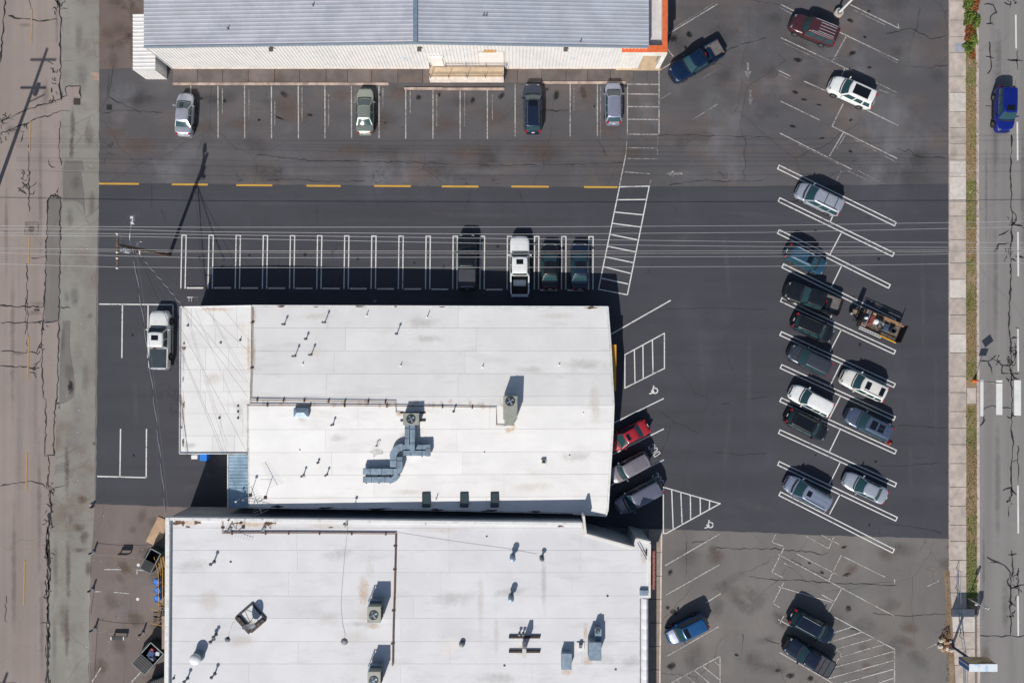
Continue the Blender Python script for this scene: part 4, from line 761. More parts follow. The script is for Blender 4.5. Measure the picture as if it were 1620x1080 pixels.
# ------------------------------------------------------------------ vehicles
def carpaint(name, c, metal=.0, rough=.32, var=.04):
    return mat(name, c, rough, metal, var=var, vscale=3, coat=.6, dirt=tuple(min(.6, v * .8 + .02) for v in c[:3]) + (1,), dfac=.35, dscale=1.5)
P_ = {}
for k, c, mt in [('silver', S(188, 192, 200), .45), ('champagne', S(150, 158, 148), .45), ('navy', (.016, .028, .062, 1), .35), ('lavender_grey', S(158, 162, 182), .45), ('deep_blue', (.005, .022, .065, 1), .3), ('maroon', (.085, .03, .037, 1), .3), ('white', S(232, 232, 230), 0), ('royal_blue', (.006, .018, .22, 1), .25), ('teal_blue', (.03, .10, .17, 1), .4), ('black', (.010, .012, .015, 1), .1), ('graphite', (.07, .08, .10, 1), .45), ('pearl', S(226, 224, 218), .05), ('steel_blue', S(92, 106, 130), .45), ('mist_blue', S(160, 170, 190), .5), ('bright_silver', S(196, 202, 212), .5), ('red', (.42, .022, .035, 1), .15), ('warm_grey', S(150, 144, 150), .4), ('dusk_grey', S(120, 122, 138), .4), ('azure', (.015, .10, .27, 1), .3), ('midnight', (.010, .018, .04, 1), .3)]:
    P_[k] = carpaint('auto_' + k, c, mt)
mat('car_glass', (.022, .062, .07, 1), .06, var=0, spec=.9); mat('roof_glass', (.006, .007, .009, 1), .05, var=0, spec=.9); mat('tyre_rubber', (.014, .014, .015, 1), .85, var=.1)
mat('alloy', S(150, 154, 160), .35, .7, var=.1); mat('chrome', S(206, 210, 214), .18, .9, var=0); mat('headlamp', S(150, 160, 168), .12, .3, var=0, spec=.8); mat('tail_red', (.42, .012, .016, 1), .25, var=0)
mat('trim_black', (.02, .02, .022, 1), .6, var=.1); mat('bed_liner_black', (.022, .024, .027, 1), .8, var=.2); mat('bed_liner_grey', S(112, 108, 108), .75, var=.12, vscale=3, dirt=S(80, 76, 74), dfac=.4); mat('plate_white', S(222, 222, 214), .5, var=0); mat('vinyl_cover', (.03, .045, .058, 1), .6, var=.12, vscale=2); mat('black_cover', (.055, .056, .066, 1), .55, var=.1)
mat('silver_rib', S(210, 212, 216), .35, .5, var=0)

def wheel_mesh():
    ty = MB(); prof = [(.20, -.10), (.30, -.105), (.325, -.08), (.33, 0), (.325, .08), (.30, .105), (.20, .10)]; n = 18
    vs = []; fs = []
    for r, y in prof:
        for k in range(n): a = 2 * math.pi * k / n; vs.append((r * math.cos(a), y, r * math.sin(a)))
    for i in range(len(prof) - 1):
        for k in range(n): fs.append((i * n + k, i * n + (k + 1) % n, (i + 1) * n + (k + 1) % n, (i + 1) * n + k))
    ty.add(vs, fs); rim = MB(); vs = []; fs = []
    for y in (-.085, .085):
        o = len(vs); vs.append((0, y * .8, 0))
        for k in range(20):
            a = 2 * math.pi * k / 20; r = .205 if k % 4 in (0, 1) else .19; vs.append((r * math.cos(a), y * (1.0 if k % 4 in (0, 1) else .55), r * math.sin(a)))
        for k in range(20): f = (o, o + 1 + k, o + 1 + (k + 1) % 20); fs.append(f if y < 0 else f[::-1])
    rim.add(vs, fs); out = []
    for mb, nm, m in ((ty, 'tyre', 'tyre_rubber'), (rim, 'rim', 'alloy')):
        me = bpy.data.meshes.new(nm); me.from_pydata(mb.v, [], mb.f); me.materials.append(MATS[m]); me.polygons.foreach_set('use_smooth', [True] * len(me.polygons)); me.set_sharp_from_angle(angle=R(45)); out.append(me)
    return out
TYRE, RIM = wheel_mesh()
TYPES = {  # H, hood z at nose, cowl z, belt z, deck z, cowl x, roof front x, roof rear x, rear glass foot x (fractions of L), roof half width, wheel radius scale, wheelbase fractions
    'sedan': dict(H=1.45, hn=.74, cw=.95, belt=.96, deck=1.0, xfb=.235, xft=.06, xrt=-.19, xrb=-.335, wt=.66, wr=.98, fa=.305, ra=-.285),
    'hatch': dict(H=1.55, hn=.82, cw=1.0, belt=1.0, deck=.98, xfb=.255, xft=.10, xrt=-.37, xrb=-.465, wt=.70, wr=.98, fa=.31, ra=-.29),
    'suv': dict(H=1.72, hn=.93, cw=1.10, belt=1.09, deck=1.02, xfb=.235, xft=.105, xrt=-.405, xrb=-.47, wt=.72, wr=1.08, fa=.31, ra=-.285),
    'boxy': dict(H=1.82, hn=1.02, cw=1.14, belt=1.12, deck=1.08, xfb=.215, xft=.13, xrt=-.445, xrb=-.48, wt=.77, wr=1.1, fa=.31, ra=-.28),
    'van': dict(H=1.76, hn=.86, cw=1.12, belt=1.06, deck=1.0, xfb=.31, xft=.13, xrt=-.43, xrb=-.475, wt=.73, wr=1.02, fa=.32, ra=-.285),
    'pickup': dict(H=1.86, hn=1.06, cw=1.18, belt=1.16, deck=1.12, xfb=.205, xft=.115, xrt=-.105, xrb=-.135, wt=.74, wr=1.16, fa=.315, ra=-.29)}
def lerp(a, b, t): return a + (b - a) * t
def vehicle(name, label, cat, px, py, nose, L, Wd, typ, pk, sunroof=None, rails=None, ribs=0, bed=None, grp='vehicles parked in the lots', glass='car_glass', roofcol=None, cab=None, plate=True, hood_col=None):
    T = dict(TYPES[typ]);
    if cab: T.update(cab)
    c = W(px, py, .8); ang = math.atan2(-nose[1], nose[0]); t = thing(name, label, cat, (c.x, c.y, .018), ang, grp)
    pm = P_[pk]; h = Wd / 2; hl = L / 2; wr = .33 * T['wr']; zb = .23 if typ in ('sedan', 'hatch') else .30
    xfb, xft, xrt, xrb = (T[k] * L for k in ('xfb', 'xft', 'xrt', 'xrb')); belt = T['belt']; H = T['H']
    bedx = (xrb - .06, -hl + .09) if typ == 'pickup' else None
    top = [(-hl, .62 if typ != 'pickup' else .95), (-hl + .05, T['deck'] - .14), (-hl + .22, T['deck'] - .02), (xrb - .02, T['deck']), (xrb + .25, belt), (xfb - .3, belt), (xfb, T['cw']), (hl - .62, T['hn'] + .06), (hl - .26, T['hn'] - .02), (hl - .08, T['hn'] - .13), (hl, T['hn'] - .3)]
    if typ == 'pickup': top[1] = (-hl + .04, T['deck']); top[2] = (-hl + .12, T['deck'])
    def zt(x):
        for (x0, z0), (x1, z1) in zip(top, top[1:]):
            if x <= x1: return lerp(z0, z1, max(0, (x - x0) / (x1 - x0)))
        return top[-1][1]
    nr, rrq = (1.0, .75) if typ != 'pickup' else (.7, .22)
    def hw(x):
        f = 1 - .035 * (abs(x) / hl) ** 2
        d = hl - abs(x); q = nr if x > 0 else rrq
        if d < q: f *= 1 - (.36 if x > 0 else .26) * (1 - d / q) ** 2.6
        return h * f
    fx, rx = T['fa'] * L, T['ra'] * L
    xs = {-hl, hl, -hl + .02, hl - .02, -hl + .08, hl - .08, -hl + .2, hl - .2, hl - .4, -hl + .4, hl - .6, -hl + .6, hl - .12, -hl + .12, hl - .05, -hl + .05, hl - .3, -hl + .3, xfb, xrb, 0}
    for ax in (fx, rx):
        for k in range(-4, 5): xs.add(ax + wr * 1.18 * k / 4)
    for k in range(-8, 9): xs.add(k * hl / 9)
    xs = sorted(xs); st = [(x, False) for x in xs if not bedx or not (bedx[1] <= x <= bedx[0])]
    if bedx:
        st += [(bedx[0] + .002, False), (bedx[0], True), (bedx[1], True), (bedx[1] - .002, False)] + [(x, True) for x in xs if bedx[1] < x < bedx[0]]
        st.sort(key=lambda p: (p[0]))
    floor = .62
    def bot(x):
        z = zb
        for ax in (fx, rx):
            d = abs(x - ax); r = wr * 1.17
            if d < r: z = max(z, wr + math.sqrt(max(r * r - d * d, 0)) * .98)
        return min(z, zt(x) - .2)
    def ring(x, b):
        w_, z = hw(x), zt(x); zo = bot(x); e = (hl - abs(x)) < .06
        zc = .05 if not e else .02
        pts = [(0, z + zc), (.5 * w_, z + zc * .75), (.80 * w_, z + .01), (.93 * w_, z - .035), (w_, z - .13), (w_ * 1.0, lerp(zo, z, .45)), (w_ * .985, zo + .06), (w_ * .95, zo)]
        if b: pts[0] = (0, floor); pts[1] = (.5 * w_, floor); pts[2] = (.85 * w_, floor); pts[3] = (.855 * w_, z); pts[4] = (.99 * w_, z - .01)
        inner = (.72 * w_, zo)
        return [(x, y, zz) for y, zz in pts] + [(x, inner[0], inner[1])]
    vs = []; fs = []; n = 9
    for x, b in st:
        r_ = ring(x, b); vs += r_ + [(p[0], -p[1], p[2]) for p in r_[1:]]
    m_ = 2 * n - 1
    for i in range(len(st) - 1):
        a, b = i * m_, (i + 1) * m_
        for k in range(n - 1):
            fs.append((a + k, a + k + 1, b + k + 1, b + k)); u, v = (0 if k == 0 else n - 1 + k), n + k; fs.append((a + u, b + u, b + v, a + v))
        fs.append((a + n - 1, a + m_ - 1, b + m_ - 1, b + n - 1))
    for s_, i in ((1, 0), (-1, (len(st) - 1) * m_)):
        loop = [i + k for k in range(n)] + [i + n - 1 + k for k in range(n - 1, 0, -1)]; fs.append(tuple(loop if s_ == 1 else loop[::-1]))
    body = MB().add(vs, fs)
    # cabin
    bf, br = (.16, .08) if typ != 'pickup' else (.10, .03)
    wb, wt = h * .93, h * T['wt']; zr_ = H - .075; z0 = belt - .04
    def edge(s, v, front):
        w_ = lerp(wb, wt, s ** 1.15); x = lerp(xfb, xft, s) + bf * (1 - v * v) * lerp(1, .75, s) if front else lerp(xrb, xrt, s ** 1.1) - br * (1 - v * v); return Vector((x, w_ * v, lerp(z0, zr_, s)))
    def side(s, u, sg):
        a, b = edge(s, sg, True), edge(s, sg, False); p = a.lerp(b, u); p.y += sg * .045 * h * (4 * u * (1 - u)) * (1 - .3 * s); return p
    def cring(s):
        return [edge(s, 1 - 2 * k / 8, True) for k in range(9)] + [side(s, k / 7, -1) for k in range(1, 7)] + [edge(s, -1 + 2 * k / 8, False) for k in range(9)] + [side(s, 1 - k / 7, 1) for k in range(1, 7)]
    rings = [cring(s) for s in (0, .35, .7, 1)]; cen = Vector(((xft + xrt) / 2, 0, 0)); base = rings[-1]
    for k, dz in ((.955, .03), (.88, .05), (.6, .068), (.25, .075)): rings.append([Vector((lerp(cen.x, p.x, k), p.y * k, p.z + dz)) for p in base])
    nn = len(base); vs = [p for r_ in rings for p in r_]; fs = []
    for i in range(len(rings) - 1):
        for k in range(nn): fs.append((i * nn + k, i * nn + (k + 1) % nn, (i + 1) * nn + (k + 1) % nn, (i + 1) * nn + k)[::-1])
    fs.append(tuple((len(rings) - 1) * nn + k for k in range(nn))[::-1])
    build(body, 'body', pm, t, True, smooth=38)
    build(MB().add(vs, [f for f in fs]), 'cabin', P_[roofcol] if roofcol else pm, t, True, smooth=35)
    GL = MATS[glass]
    def glass_face(front, s0, s1, v0, nm):
        d = (Vector((zr_ - z0, 0, (xfb - xft))) if front else Vector((-(zr_ - z0), 0, xrt - xrb))).normalized() * .014; N, M_ = 9, 4; vs = [edge(lerp(s0, s1, j / M_), lerp(v0, -v0, i / N), front) + d for j in range(M_ + 1) for i in range(N + 1)]
        fs = [(j * (N + 1) + i, j * (N + 1) + i + 1, (j + 1) * (N + 1) + i + 1, (j + 1) * (N + 1) + i) for j in range(M_) for i in range(N)]
        return build(MB().add(vs, fs if not front else [f[::-1] for f in fs]), nm, GL, t, True, smooth=60)
    glass_face(True, .06, .96, .93, 'windshield'); glass_face(False, .16, .90, .88, 'rear_window')
    cuts = {'sedan': [(.06, .47), (.52, .93)], 'hatch': [(.06, .42), (.46, .74), (.78, .94)], 'suv': [(.05, .38), (.42, .68), (.72, .95)], 'boxy': [(.05, .34), (.38, .65), (.69, .96)], 'van': [(.06, .36), (.40, .68), (.71, .96)], 'pickup': [(.07, .50), (.55, .93)]}[typ]
    for sg in (1, -1):
        for u0, u1 in cuts:
            vs = [side(s, lerp(u0, u1, i / 3), sg) + Vector((0, sg * .013, .003)) for s in (.14, .5, .86) for i in range(4)]; fs = [(j * 4 + i, j * 4 + i + 1, (j + 1) * 4 + i + 1, (j + 1) * 4 + i) for j in range(2) for i in range(3)]
            build(MB().add(vs, fs if sg < 0 else [f[::-1] for f in fs]), 'side_window', GL, t, True, smooth=60)
    # hood panel, cowl, lamps, grille, bumpers, mirrors
    def panel(x0, x1, f, nm, m, up=.012, nx=8):
        N = 8; vs = []
        for i in range(nx + 1):
            x = lerp(x0, x1, i / nx)
            for k in range(N + 1):
                v = lerp(f, -f, k / N); a = abs(v); zc = .05 * (1 - (a / .5) * .25) if a < .5 else lerp(.0375, .01, (a - .5) / .3) if a < .8 else lerp(.01, -.035, (a - .8) / .13)
                vs.append((x, hw(x) * v, zt(x) + zc + up + (.012 if abs(a - .45) < .12 and nm == 'hood' else 0)))
        fs = [(i * (N + 1) + k, i * (N + 1) + k + 1, (i + 1) * (N + 1) + k + 1, (i + 1) * (N + 1) + k) for i in range(nx) for k in range(N)]
        return build(MB().add(vs, [q[::-1] for q in fs]), nm, m, t, True, smooth=30)
    panel(hl - .30, xfb + bf * .9 + .12, .82, 'hood', pm if not hood_col else P_[hood_col])
    vs = []
    for k in range(9): v = lerp(.86, -.86, k / 8); p = edge(.0, v, True); vs += [(p.x + .0, p.y, T['cw'] + .055), (p.x + .12, p.y, zt(p.x + .12) + .062)]
    build(MB().add(vs, [(2 * k, 2 * k + 1, 2 * k + 3, 2 * k + 2) for k in range(8)]), 'wiper_cowl', MATS['trim_black'], t, True)
    if typ == 'sedan': panel(-hl + .1, xrb - .10, .80, 'trunk_lid', pm)
    for sg in (1, -1):
        y = sg * hw(hl - .22) * .74; build(MB().box((hl - .24, y, T['hn'] - .06), (.20, .30, .10), sg * -.30, top=.85), 'headlight', MATS['headlamp'], t, True, smooth=50)
        tall = typ in ('suv', 'boxy', 'van', 'hatch'); zz = T['deck'] - (.02 if tall else .1)
        build(MB().box((-hl + (.09 if typ != 'pickup' else .06), sg * hw(-hl + .12) * .87, zz), (.14, .24 if typ != 'pickup' else .14, .30 if tall else .16), sg * .25, top=.92), 'taillight', MATS['tail_red'], t, True)
        mx = lerp(xfb, xft, .22) - .12; mm = MB().box((mx, sg * (h + .11), belt + .07), (.13, .24, .16), sg * .15, top=.8); mm.box((mx + .02, sg * (h - .02), belt + .03), (.06, .14, .05)); build(mm, 'mirror', pm if pk not in ('maroon',) else MATS['trim_black'], t, True, smooth=50)
        build(MB().box((0, sg * (h * .985), zb + .10), (L * .40, .05, .12)), 'side_sill', MATS['trim_black'], t, True)
        for ax in (fx, rx):
            w_ = bpy.data.objects.new('wheel', TYRE); COL.objects.link(w_); w_.parent = t; w_.location = (ax, sg * (h - .105), wr); w_.scale = (T['wr'],) * 3
            r_ = bpy.data.objects.new('rim', RIM); COL.objects.link(r_); r_.parent = w_
    build(MB().box((hl - .05, 0, T['hn'] - .22), (.09, h * 1.05, .2), top=.9), 'grille', MATS['trim_black'], t, True)
    fb = MB(); P = [(hl - .38, hw(hl - .38) * 1.01), (hl - .16, hw(hl - .16) * 1.0), (hl + .015, hw(hl) * .82), (hl + .045, 0)]; P = P + [(x, -y) for x, y in P[-2::-1]]; Q = [(x - .16, y * .94) for x, y in P]
    for (a, b, c_, d_) in zip(P, P[1:], Q[1:], Q): fb.prism([a, b, c_, d_], .34, .58)
    build(fb, 'front_bumper', pm if typ != 'pickup' else MATS['trim_black'], t, True, smooth=40)
    if typ == 'pickup': build(MB().box((-hl - .06, 0, .55), (.2, Wd * .94, .17), top=.94), 'rear_bumper', MATS['chrome'] if pk in ('white', 'deep_blue') else MATS['trim_black'], t, True)
    else: build(MB().box((-hl - .005, 0, .5), (.16, hw(-hl) * 1.9, .24), top=.95), 'rear_bumper', pm, t, True, smooth=40)
    if plate: build(MB().box((-hl - (.005 if typ != 'pickup' else .0), 0, .80 if typ != 'pickup' else .78), (.05, .32, .16)), 'licence_plate', MATS['plate_white'], t, True)
    zroof = lambda x, y: zr_ + .06 + .012 * (1 - (y / wt) ** 2)
    for s_ in ([] if not sunroof else sunroof):
        x0, x1, w_ = lerp(xft, xrt, s_[0]), lerp(xft, xrt, s_[1]), wt * s_[2]; build(MB().box(((x0 + x1) / 2, 0, zr_ + .068), (abs(x1 - x0), 2 * w_, .045), top=.95), 'sunroof', MATS['roof_glass'], t, True)
    if rails:
        for sg in (1, -1): build(MB().tube([(lerp(xft, xrt, .08), sg * wt * .86, zr_ + .03), (lerp(xft, xrt, .13), sg * wt * .87, zr_ + .12), (lerp(xft, xrt, .85), sg * wt * .87, zr_ + .12), (lerp(xft, xrt, .92), sg * wt * .86, zr_ + .03)], .026, 5), 'roof_rail', MATS[rails], t, True)
        if ribs == -1:
            for u in (.35, .75): x = lerp(xft, xrt, u); build(MB().tube([(x, -wt * .86, zr_ + .12), (x, wt * .86, zr_ + .12)], .028, 5), 'crossbar', MATS[rails], t, True)
    for k in range(max(ribs, 0)):
        y = lerp(-wt * .62, wt * .62, k / max(ribs - 1, 1)); build(MB().box((lerp(xft, xrt, .60), y, zr_ + .07), (abs(xrt - xft) * .62, .035, .05), top=.9), 'roof_rib', pm if ribs != 4 else MATS['silver_rib'], t, True)
    if typ == 'pickup':
        bw = lambda x: hw(x) * .85; zr0 = T['deck']; a, b = bedx
        if bed and bed.startswith('open'):
            ml = MATS['bed_liner_black'] if bed == 'open_black' else MATS['bed_liner_grey']; w_ = bw(0) - .012; q = MB()
            q.add([(a - .01, w_, floor + .01), (a - .01, -w_, floor + .01), (b + .01, -w_, floor + .01), (b + .01, w_, floor + .01), (a - .01, w_, zr0 - .02), (a - .01, -w_, zr0 - .02), (b + .01, -w_ * .97, zr0 - .02), (b + .01, w_ * .97, zr0 - .02)], [(0, 1, 2, 3)[::-1], (0, 4, 5, 1)[::-1], (1, 5, 6, 2)[::-1], (2, 6, 7, 3)[::-1], (3, 7, 4, 0)[::-1]])
            for k in range(7): y = lerp(-w_ * .8, w_ * .8, k / 6); q.box(((a + b) / 2, y, floor + .018), (abs(a - b) * .96, .07, .02))
            for sg in (1, -1): q.box((rx, sg * (w_ - .1), floor + .11), (.8, .2, .2), top=.9)
            build(q, 'bed_liner', ml, t, True)
        else:
            cm = MATS['vinyl_cover'] if bed == 'cover' else MATS['black_cover']; k = 3 if bed == 'folding' else 1
            for i in range(k):
                x0, x1 = lerp(a - .02, b + .02, i / k), lerp(a - .02, b + .02, (i + 1) / k) + (.05 if k > 1 else 0); build(MB().box(((x0 + x1) / 2, 0, zr0 + .025), (abs(x1 - x0), 2 * bw(0) + .06, .06), top=.985), 'bed_cover', cm, t, True)
            build(MB().box((b + .12, 0, zr0 + .045), (.05, 1.3, .05)), 'cover_bar', MATS['chrome'], t, True)
        build(MB().box((b - .045, 0, .9), (.075, h * 1.66, .44)), 'tailgate', pm, t, True)
        build(MB().box((xrb - .015, 0, H - .06), (.05, .34, .06)), 'brake_light', MATS['tail_red'], t, True)
    else:
        build(MB().box((xrt + .03, 0, zr_ + .05), (.13, wt * 1.3, .035)), 'rear_spoiler', pm if typ != 'sedan' else MATS['trim_black'], t, True) if typ != 'sedan' else None
    return t
A = (-.893, -.447)
V = vehicle
V('parked_car', 'silver four door car alone at the west end of the north row', 'car', 291.5, 180, (.05, -1), 4.45, 1.80, 'sedan', 'silver')
V('parked_car', 'grey green older sedan with a bright glint in its rear window by the metal building', 'car', 577.3, 175.5, (0, -1), 4.80, 1.82, 'sedan', 'champagne')
V('parked_suv', 'dark blue estate SUV with black sunroof below the loading ramp', 'car', 843, 171, (-.01, -1), 5.15, 1.92, 'suv', 'navy', sunroof=[(.02, .25, .62)], rails='alloy')
V('parked_car', 'lavender grey hatchback at the east end of the north row', 'car', 970.5, 163, (-.01, -1), 4.35, 1.80, 'hatch', 'lavender_grey')
V('pickup_truck', 'dark blue pickup with grey open bed, parked aslant by the orange porch', 'pickup', 1101.5, 98, (-.86, .51), 6.0, 2.02, 'pickup', 'deep_blue', bed='open_grey')
V('parked_suv', 'maroon SUV with silver roof ribs near the white lamp post', 'car', 1287, 48, (-.925, -.38), 5.05, 1.95, 'boxy', 'maroon', ribs=4, rails='chrome')
V('parked_suv', 'white SUV with a big black panoramic roof in the faded north lot', 'car', 1348, 146, (-.91, -.415), 4.95, 1.98, 'suv', 'white', sunroof=[(.10, .80, .74)])
V('moving_suv', 'royal blue SUV driving on the east road', 'car', 1589.5, 173, (-.02, 1), 4.7, 1.92, 'suv', 'royal_blue', sunroof=[(.02, .26, .62)], grp=None)
V('parked_minivan', 'silver minivan with ribbed roof, northernmost in the fresh slanted stalls', 'van', 1296, 315, (-.90, -.436), 5.0, 1.95, 'van', 'bright_silver', rails='trim_black', ribs=-1)
V('parked_suv', 'blue crossover with red rear lamps facing the road, under the power lines', 'car', 1275, 411, (.90, .436), 4.45, 1.82, 'suv', 'teal_blue', sunroof=[(.05, .28, .64)], rails='silver_rib')
V('pickup_truck', 'black pickup with open grey bed hitched in front of the loaded trailer', 'pickup', 1285.5, 472, (-.945, -.326), 6.05, 2.02, 'pickup', 'black', bed='open_grey', cab=dict(xrt=-.15, xrb=-.175))
V('parked_suv', 'black SUV with white roof bar just below the black pickup', 'car', 1286.5, 519, (.91, .415), 4.45, 1.84, 'suv', 'black', rails='trim_black')
V('parked_suv', 'dark grey crossover with red tail lamps, above the white one', 'car', 1280.5, 569.5, A, 4.65, 1.86, 'suv', 'graphite')
V('parked_suv', 'cream white SUV with roof rails and small sunroof in the eastern column', 'car', 1366.5, 609, (-.905, -.425), 4.95, 1.92, 'suv', 'pearl', sunroof=[(.10, .32, .60), (.72, .92, .66)], rails='silver_rib')
V('parked_suv', 'plain white crossover in the western column of the slanted stalls', 'car', 1283, 633, A, 4.7, 1.86, 'suv', 'white')
V('parked_suv', 'steel blue SUV with two black roof panes and a red garbed person at its tail', 'car', 1374.5, 670.5, (-.90, -.436), 5.1, 1.96, 'suv', 'steel_blue', sunroof=[(.10, .36, .66), (.42, .68, .66)], ribs=3)
V('parked_suv', 'black SUV with all black roof glass below the plain white crossover', 'car', 1276.5, 672, (.89, .456), 4.6, 1.86, 'suv', 'black', sunroof=[(.06, .9, .78)], rails='trim_black')
V('parked_suv', 'silver blue SUV with small sunroof, south-west of the slanted stalls', 'car', 1277.5, 779.5, (-.875, -.484), 5.05, 1.96, 'van', 'mist_blue', sunroof=[(.06, .24, .42)], ribs=3, rails='trim_black')
V('parked_car', 'silver four door sedan, south-east of the slanted stalls', 'car', 1369.5, 771.5, (-.90, -.436), 4.75, 1.84, 'sedan', 'bright_silver')
V('pickup_truck', 'black pickup with dark bed cover backed to the long white roof', 'pickup', 739, 413.5, (0, -1), 5.75, 1.98, 'pickup', 'black', bed='folding_one')
V('pickup_truck', 'white pickup with empty black bed, beside the two dark cars', 'pickup', 822.2, 420, (0, -1), 6.2, 2.03, 'pickup', 'white', bed='open_black', sunroof=[(.12, .45, .5)], cab=dict(xrt=-.14, xrb=-.17))
V('parked_car', 'black sedan in the second last stall beside the white roof', 'car', 870, 420.5, (0, -1), 4.85, 1.84, 'sedan', 'black', sunroof=[(.0, .4, .8)])
V('parked_car', 'dark blue sedan in the last stall by the hatched walkway', 'car', 917.2, 420.5, (0, -1), 4.9, 1.86, 'sedan', 'navy', sunroof=[(.0, .5, .8)])
V('pickup_truck', 'white pickup with grey bed cover alone in the western stalls', 'pickup', 253, 537, (.02, -1), 6.1, 2.03, 'pickup', 'white', bed='cover', sunroof=[(.18, .55, .5)], cab=dict(xrt=-.12, xrb=-.145))
V('parked_car', 'bright red sedan with sunroof, nose under the white roof edge', 'car', 993, 690, (-.87, .49), 4.75, 1.74, 'sedan', 'red', sunroof=[(.08, .38, .62)])
V('parked_suv', 'warm grey boxy SUV beside the word DOC and the red sedan', 'car', 995, 739.5, (-.88, .475), 4.55, 1.82, 'boxy', 'warm_grey', ribs=6, roofcol=None)
V('parked_minivan', 'dark grey minivan in the shaded corner by the triangular hatching', 'van', 1010.5, 785.5, (-.88, .475), 5.25, 2.0, 'van', 'dusk_grey', cab=dict(xfb=.27, xft=.13))
V('parked_suv', 'bright blue small SUV alone in the worn southern lot', 'car', 1086.5, 994.5, (-.895, .447), 4.55, 1.82, 'suv', 'azure', hood_col='lavender_grey', sunroof=[(.0, .22, .8)])  # blue hood coloured grey to paint in the reflection on it
V('parked_suv', 'navy SUV with ribbed roof facing the road, upper of the two dark southern ones', 'car', 1284.5, 990, (.875, .484), 4.95, 1.94, 'suv', 'midnight', ribs=5, rails='alloy')
V('pickup_truck', 'navy pickup with folding bed cover, lower of the two dark southern ones', 'pickup', 1279, 1037.5, (-.86, -.51), 5.55, 1.98, 'pickup', 'midnight', bed='folding', cab=dict(xrt=-.12, xrb=-.145))
# ------------------------------------------------------------------ rooftop plant
def fan(par, x, y, z, r, local=False):
    f = build(MB().lathe((x, y, z), [(r * 1.12, 0), (r * 1.12, .05), (r, .05), (r, .012), (.01, .012)], 20), 'fan_guard', MATS['black_metal'], par, smooth=40)
    b = MB()
    for k in range(4):
        a = k * math.pi / 2 + .5; p = Vector((x, y, z + .03)); d = Vector((math.cos(a), math.sin(a), 0)); n_ = Vector((-d.y, d.x, 0)); b.add([p + d * r * .2 - n_ * .03, p + d * r * .92 - n_ * r * .3, p + d * r * .92 + n_ * r * .25 + Vector((0, 0, .03)), p + d * r * .2 + n_ * .05 + Vector((0, 0, .02))], [(0, 1, 2, 3)])
    b.lathe((x, y, z + .02), [(r * .2, 0), (r * .2, .05), (.01, .06)], 10); build(b, 'fan_blade', MATS['galvanised'], f)
    g_ = MB()
    for k in range(1, 5):
        q = r * k / 4.4; g_.tube([(x + q * math.cos(R(t)), y + q * math.sin(R(t)), z + .07) for t in range(0, 361, 20)], .006, 4, cap=False)
    build(g_, 'wire_grille', MATS['lead_grey'], f)
def ac_unit(label, f, top, h, fanpx=None, fr=.42, m='hvac_paint', legs=True, group=None):
    "top: pixel box of the cabinet's top face"
    x0, y0, x1, y1 = top; z = f((x0 + x1) / 2, (y0 + y1) / 2).z
    a, b = W(x0, y1, z + h), W(x1, y0, z + h); c = ((a.x + b.x) / 2, (a.y + b.y) / 2); t_ = thing('rooftop_air_conditioner', label, 'air conditioner', (c[0], c[1], z), 0, group)
    dx, dy = b.x - a.x, b.y - a.y
    build(MB().box((c[0], c[1], z + .14 + (h - .14) / 2), (dx, dy, h - .14)), 'cabinet', MATS[m], t_)
    build(MB().box((c[0], c[1], z + h + .015), (dx + .06, dy + .06, .03)), 'lid', MATS[m], t_)
    cl = MB()
    for k in range(9):
        for sx in (-1, 1): cl.box((c[0] + sx * (dx / 2 + .012), c[1], z + .3 + k * (h - .45) / 8), (.02, dy * .86, .03))
    build(cl, 'coil_louvre', MATS['lead_grey'], t_)
    lg = MB()
    for sx in (-.38, .38):
        for sy in (-.4, .4): lg.box((c[0] + sx * dx, c[1] + sy * dy, z + .07), (.12, .12, .14))
    build(lg, 'foot', MATS['dark_timber'], t_)
    if fanpx: p = W(fanpx[0], fanpx[1], z + h + .03); fan(t_, p.x, p.y, z + h + .03, fr)
    return t_, z
u1, z1 = ac_unit('pale green fan unit at the head of the silver ducts on the white roof', Wr, (638, 654, 662.5, 671.5), 1.05, (650, 662.5), .40)
rl = MB()
for y in (652.5, 665): a, b = W(633.5, y, z1 + .06), W(673, y, z1 + .06); rl.box(((a.x + b.x) / 2, a.y, z1 + .065), (b.x - a.x, .16, .13))
build(rl, 'sleeper', MATS['dark_timber'], u1)
u2, z2 = ac_unit('tall pale green fan unit alone on the eastern half of the white roof', Wr, (796.5, 627, 818, 663), 1.4, (807, 634.5), .42)
a, b = W(798, 674, z2 + 1.15), W(814, 663, z2 + 1.15); build(MB().box(((a.x + b.x) / 2, (a.y + b.y) / 2 + .02, z2 + .6), (b.x - a.x, b.y - a.y - .08, 1.1)), 'return_box', MATS['hvac_paint'], u2)
def duct(par, boxes, f, z):
    for (x0, y0, x1, y1, za, zb_) in boxes:
        a, b = W(x0, y1, z + zb_), W(x1, y0, z + zb_); o = build(MB().box(((a.x + b.x) / 2, (a.y + b.y) / 2, z + (za + zb_) / 2), (b.x - a.x, b.y - a.y, zb_ - za)), 'duct_section', MATS['galvanised'], par)
        sm = MB(); L_, wd = (b.x - a.x, b.y - a.y); hor = L_ > wd; n = max(1, int(max(L_, wd) / 1.0))
        for k in range(1, n + 1):
            q = (k - .35) / n
            if hor: sm.box((a.x + L_ * q, (a.y + b.y) / 2, z + (za + zb_) / 2), (.05, wd + .05, zb_ - za + .05))
            else: sm.box(((a.x + b.x) / 2, a.y + wd * q, z + (za + zb_) / 2), (L_ + .05, .05, zb_ - za + .05))
        build(sm, 'seam_band', mat('seam_dark', S(96, 110, 124), .45, .4, var=.1), o)
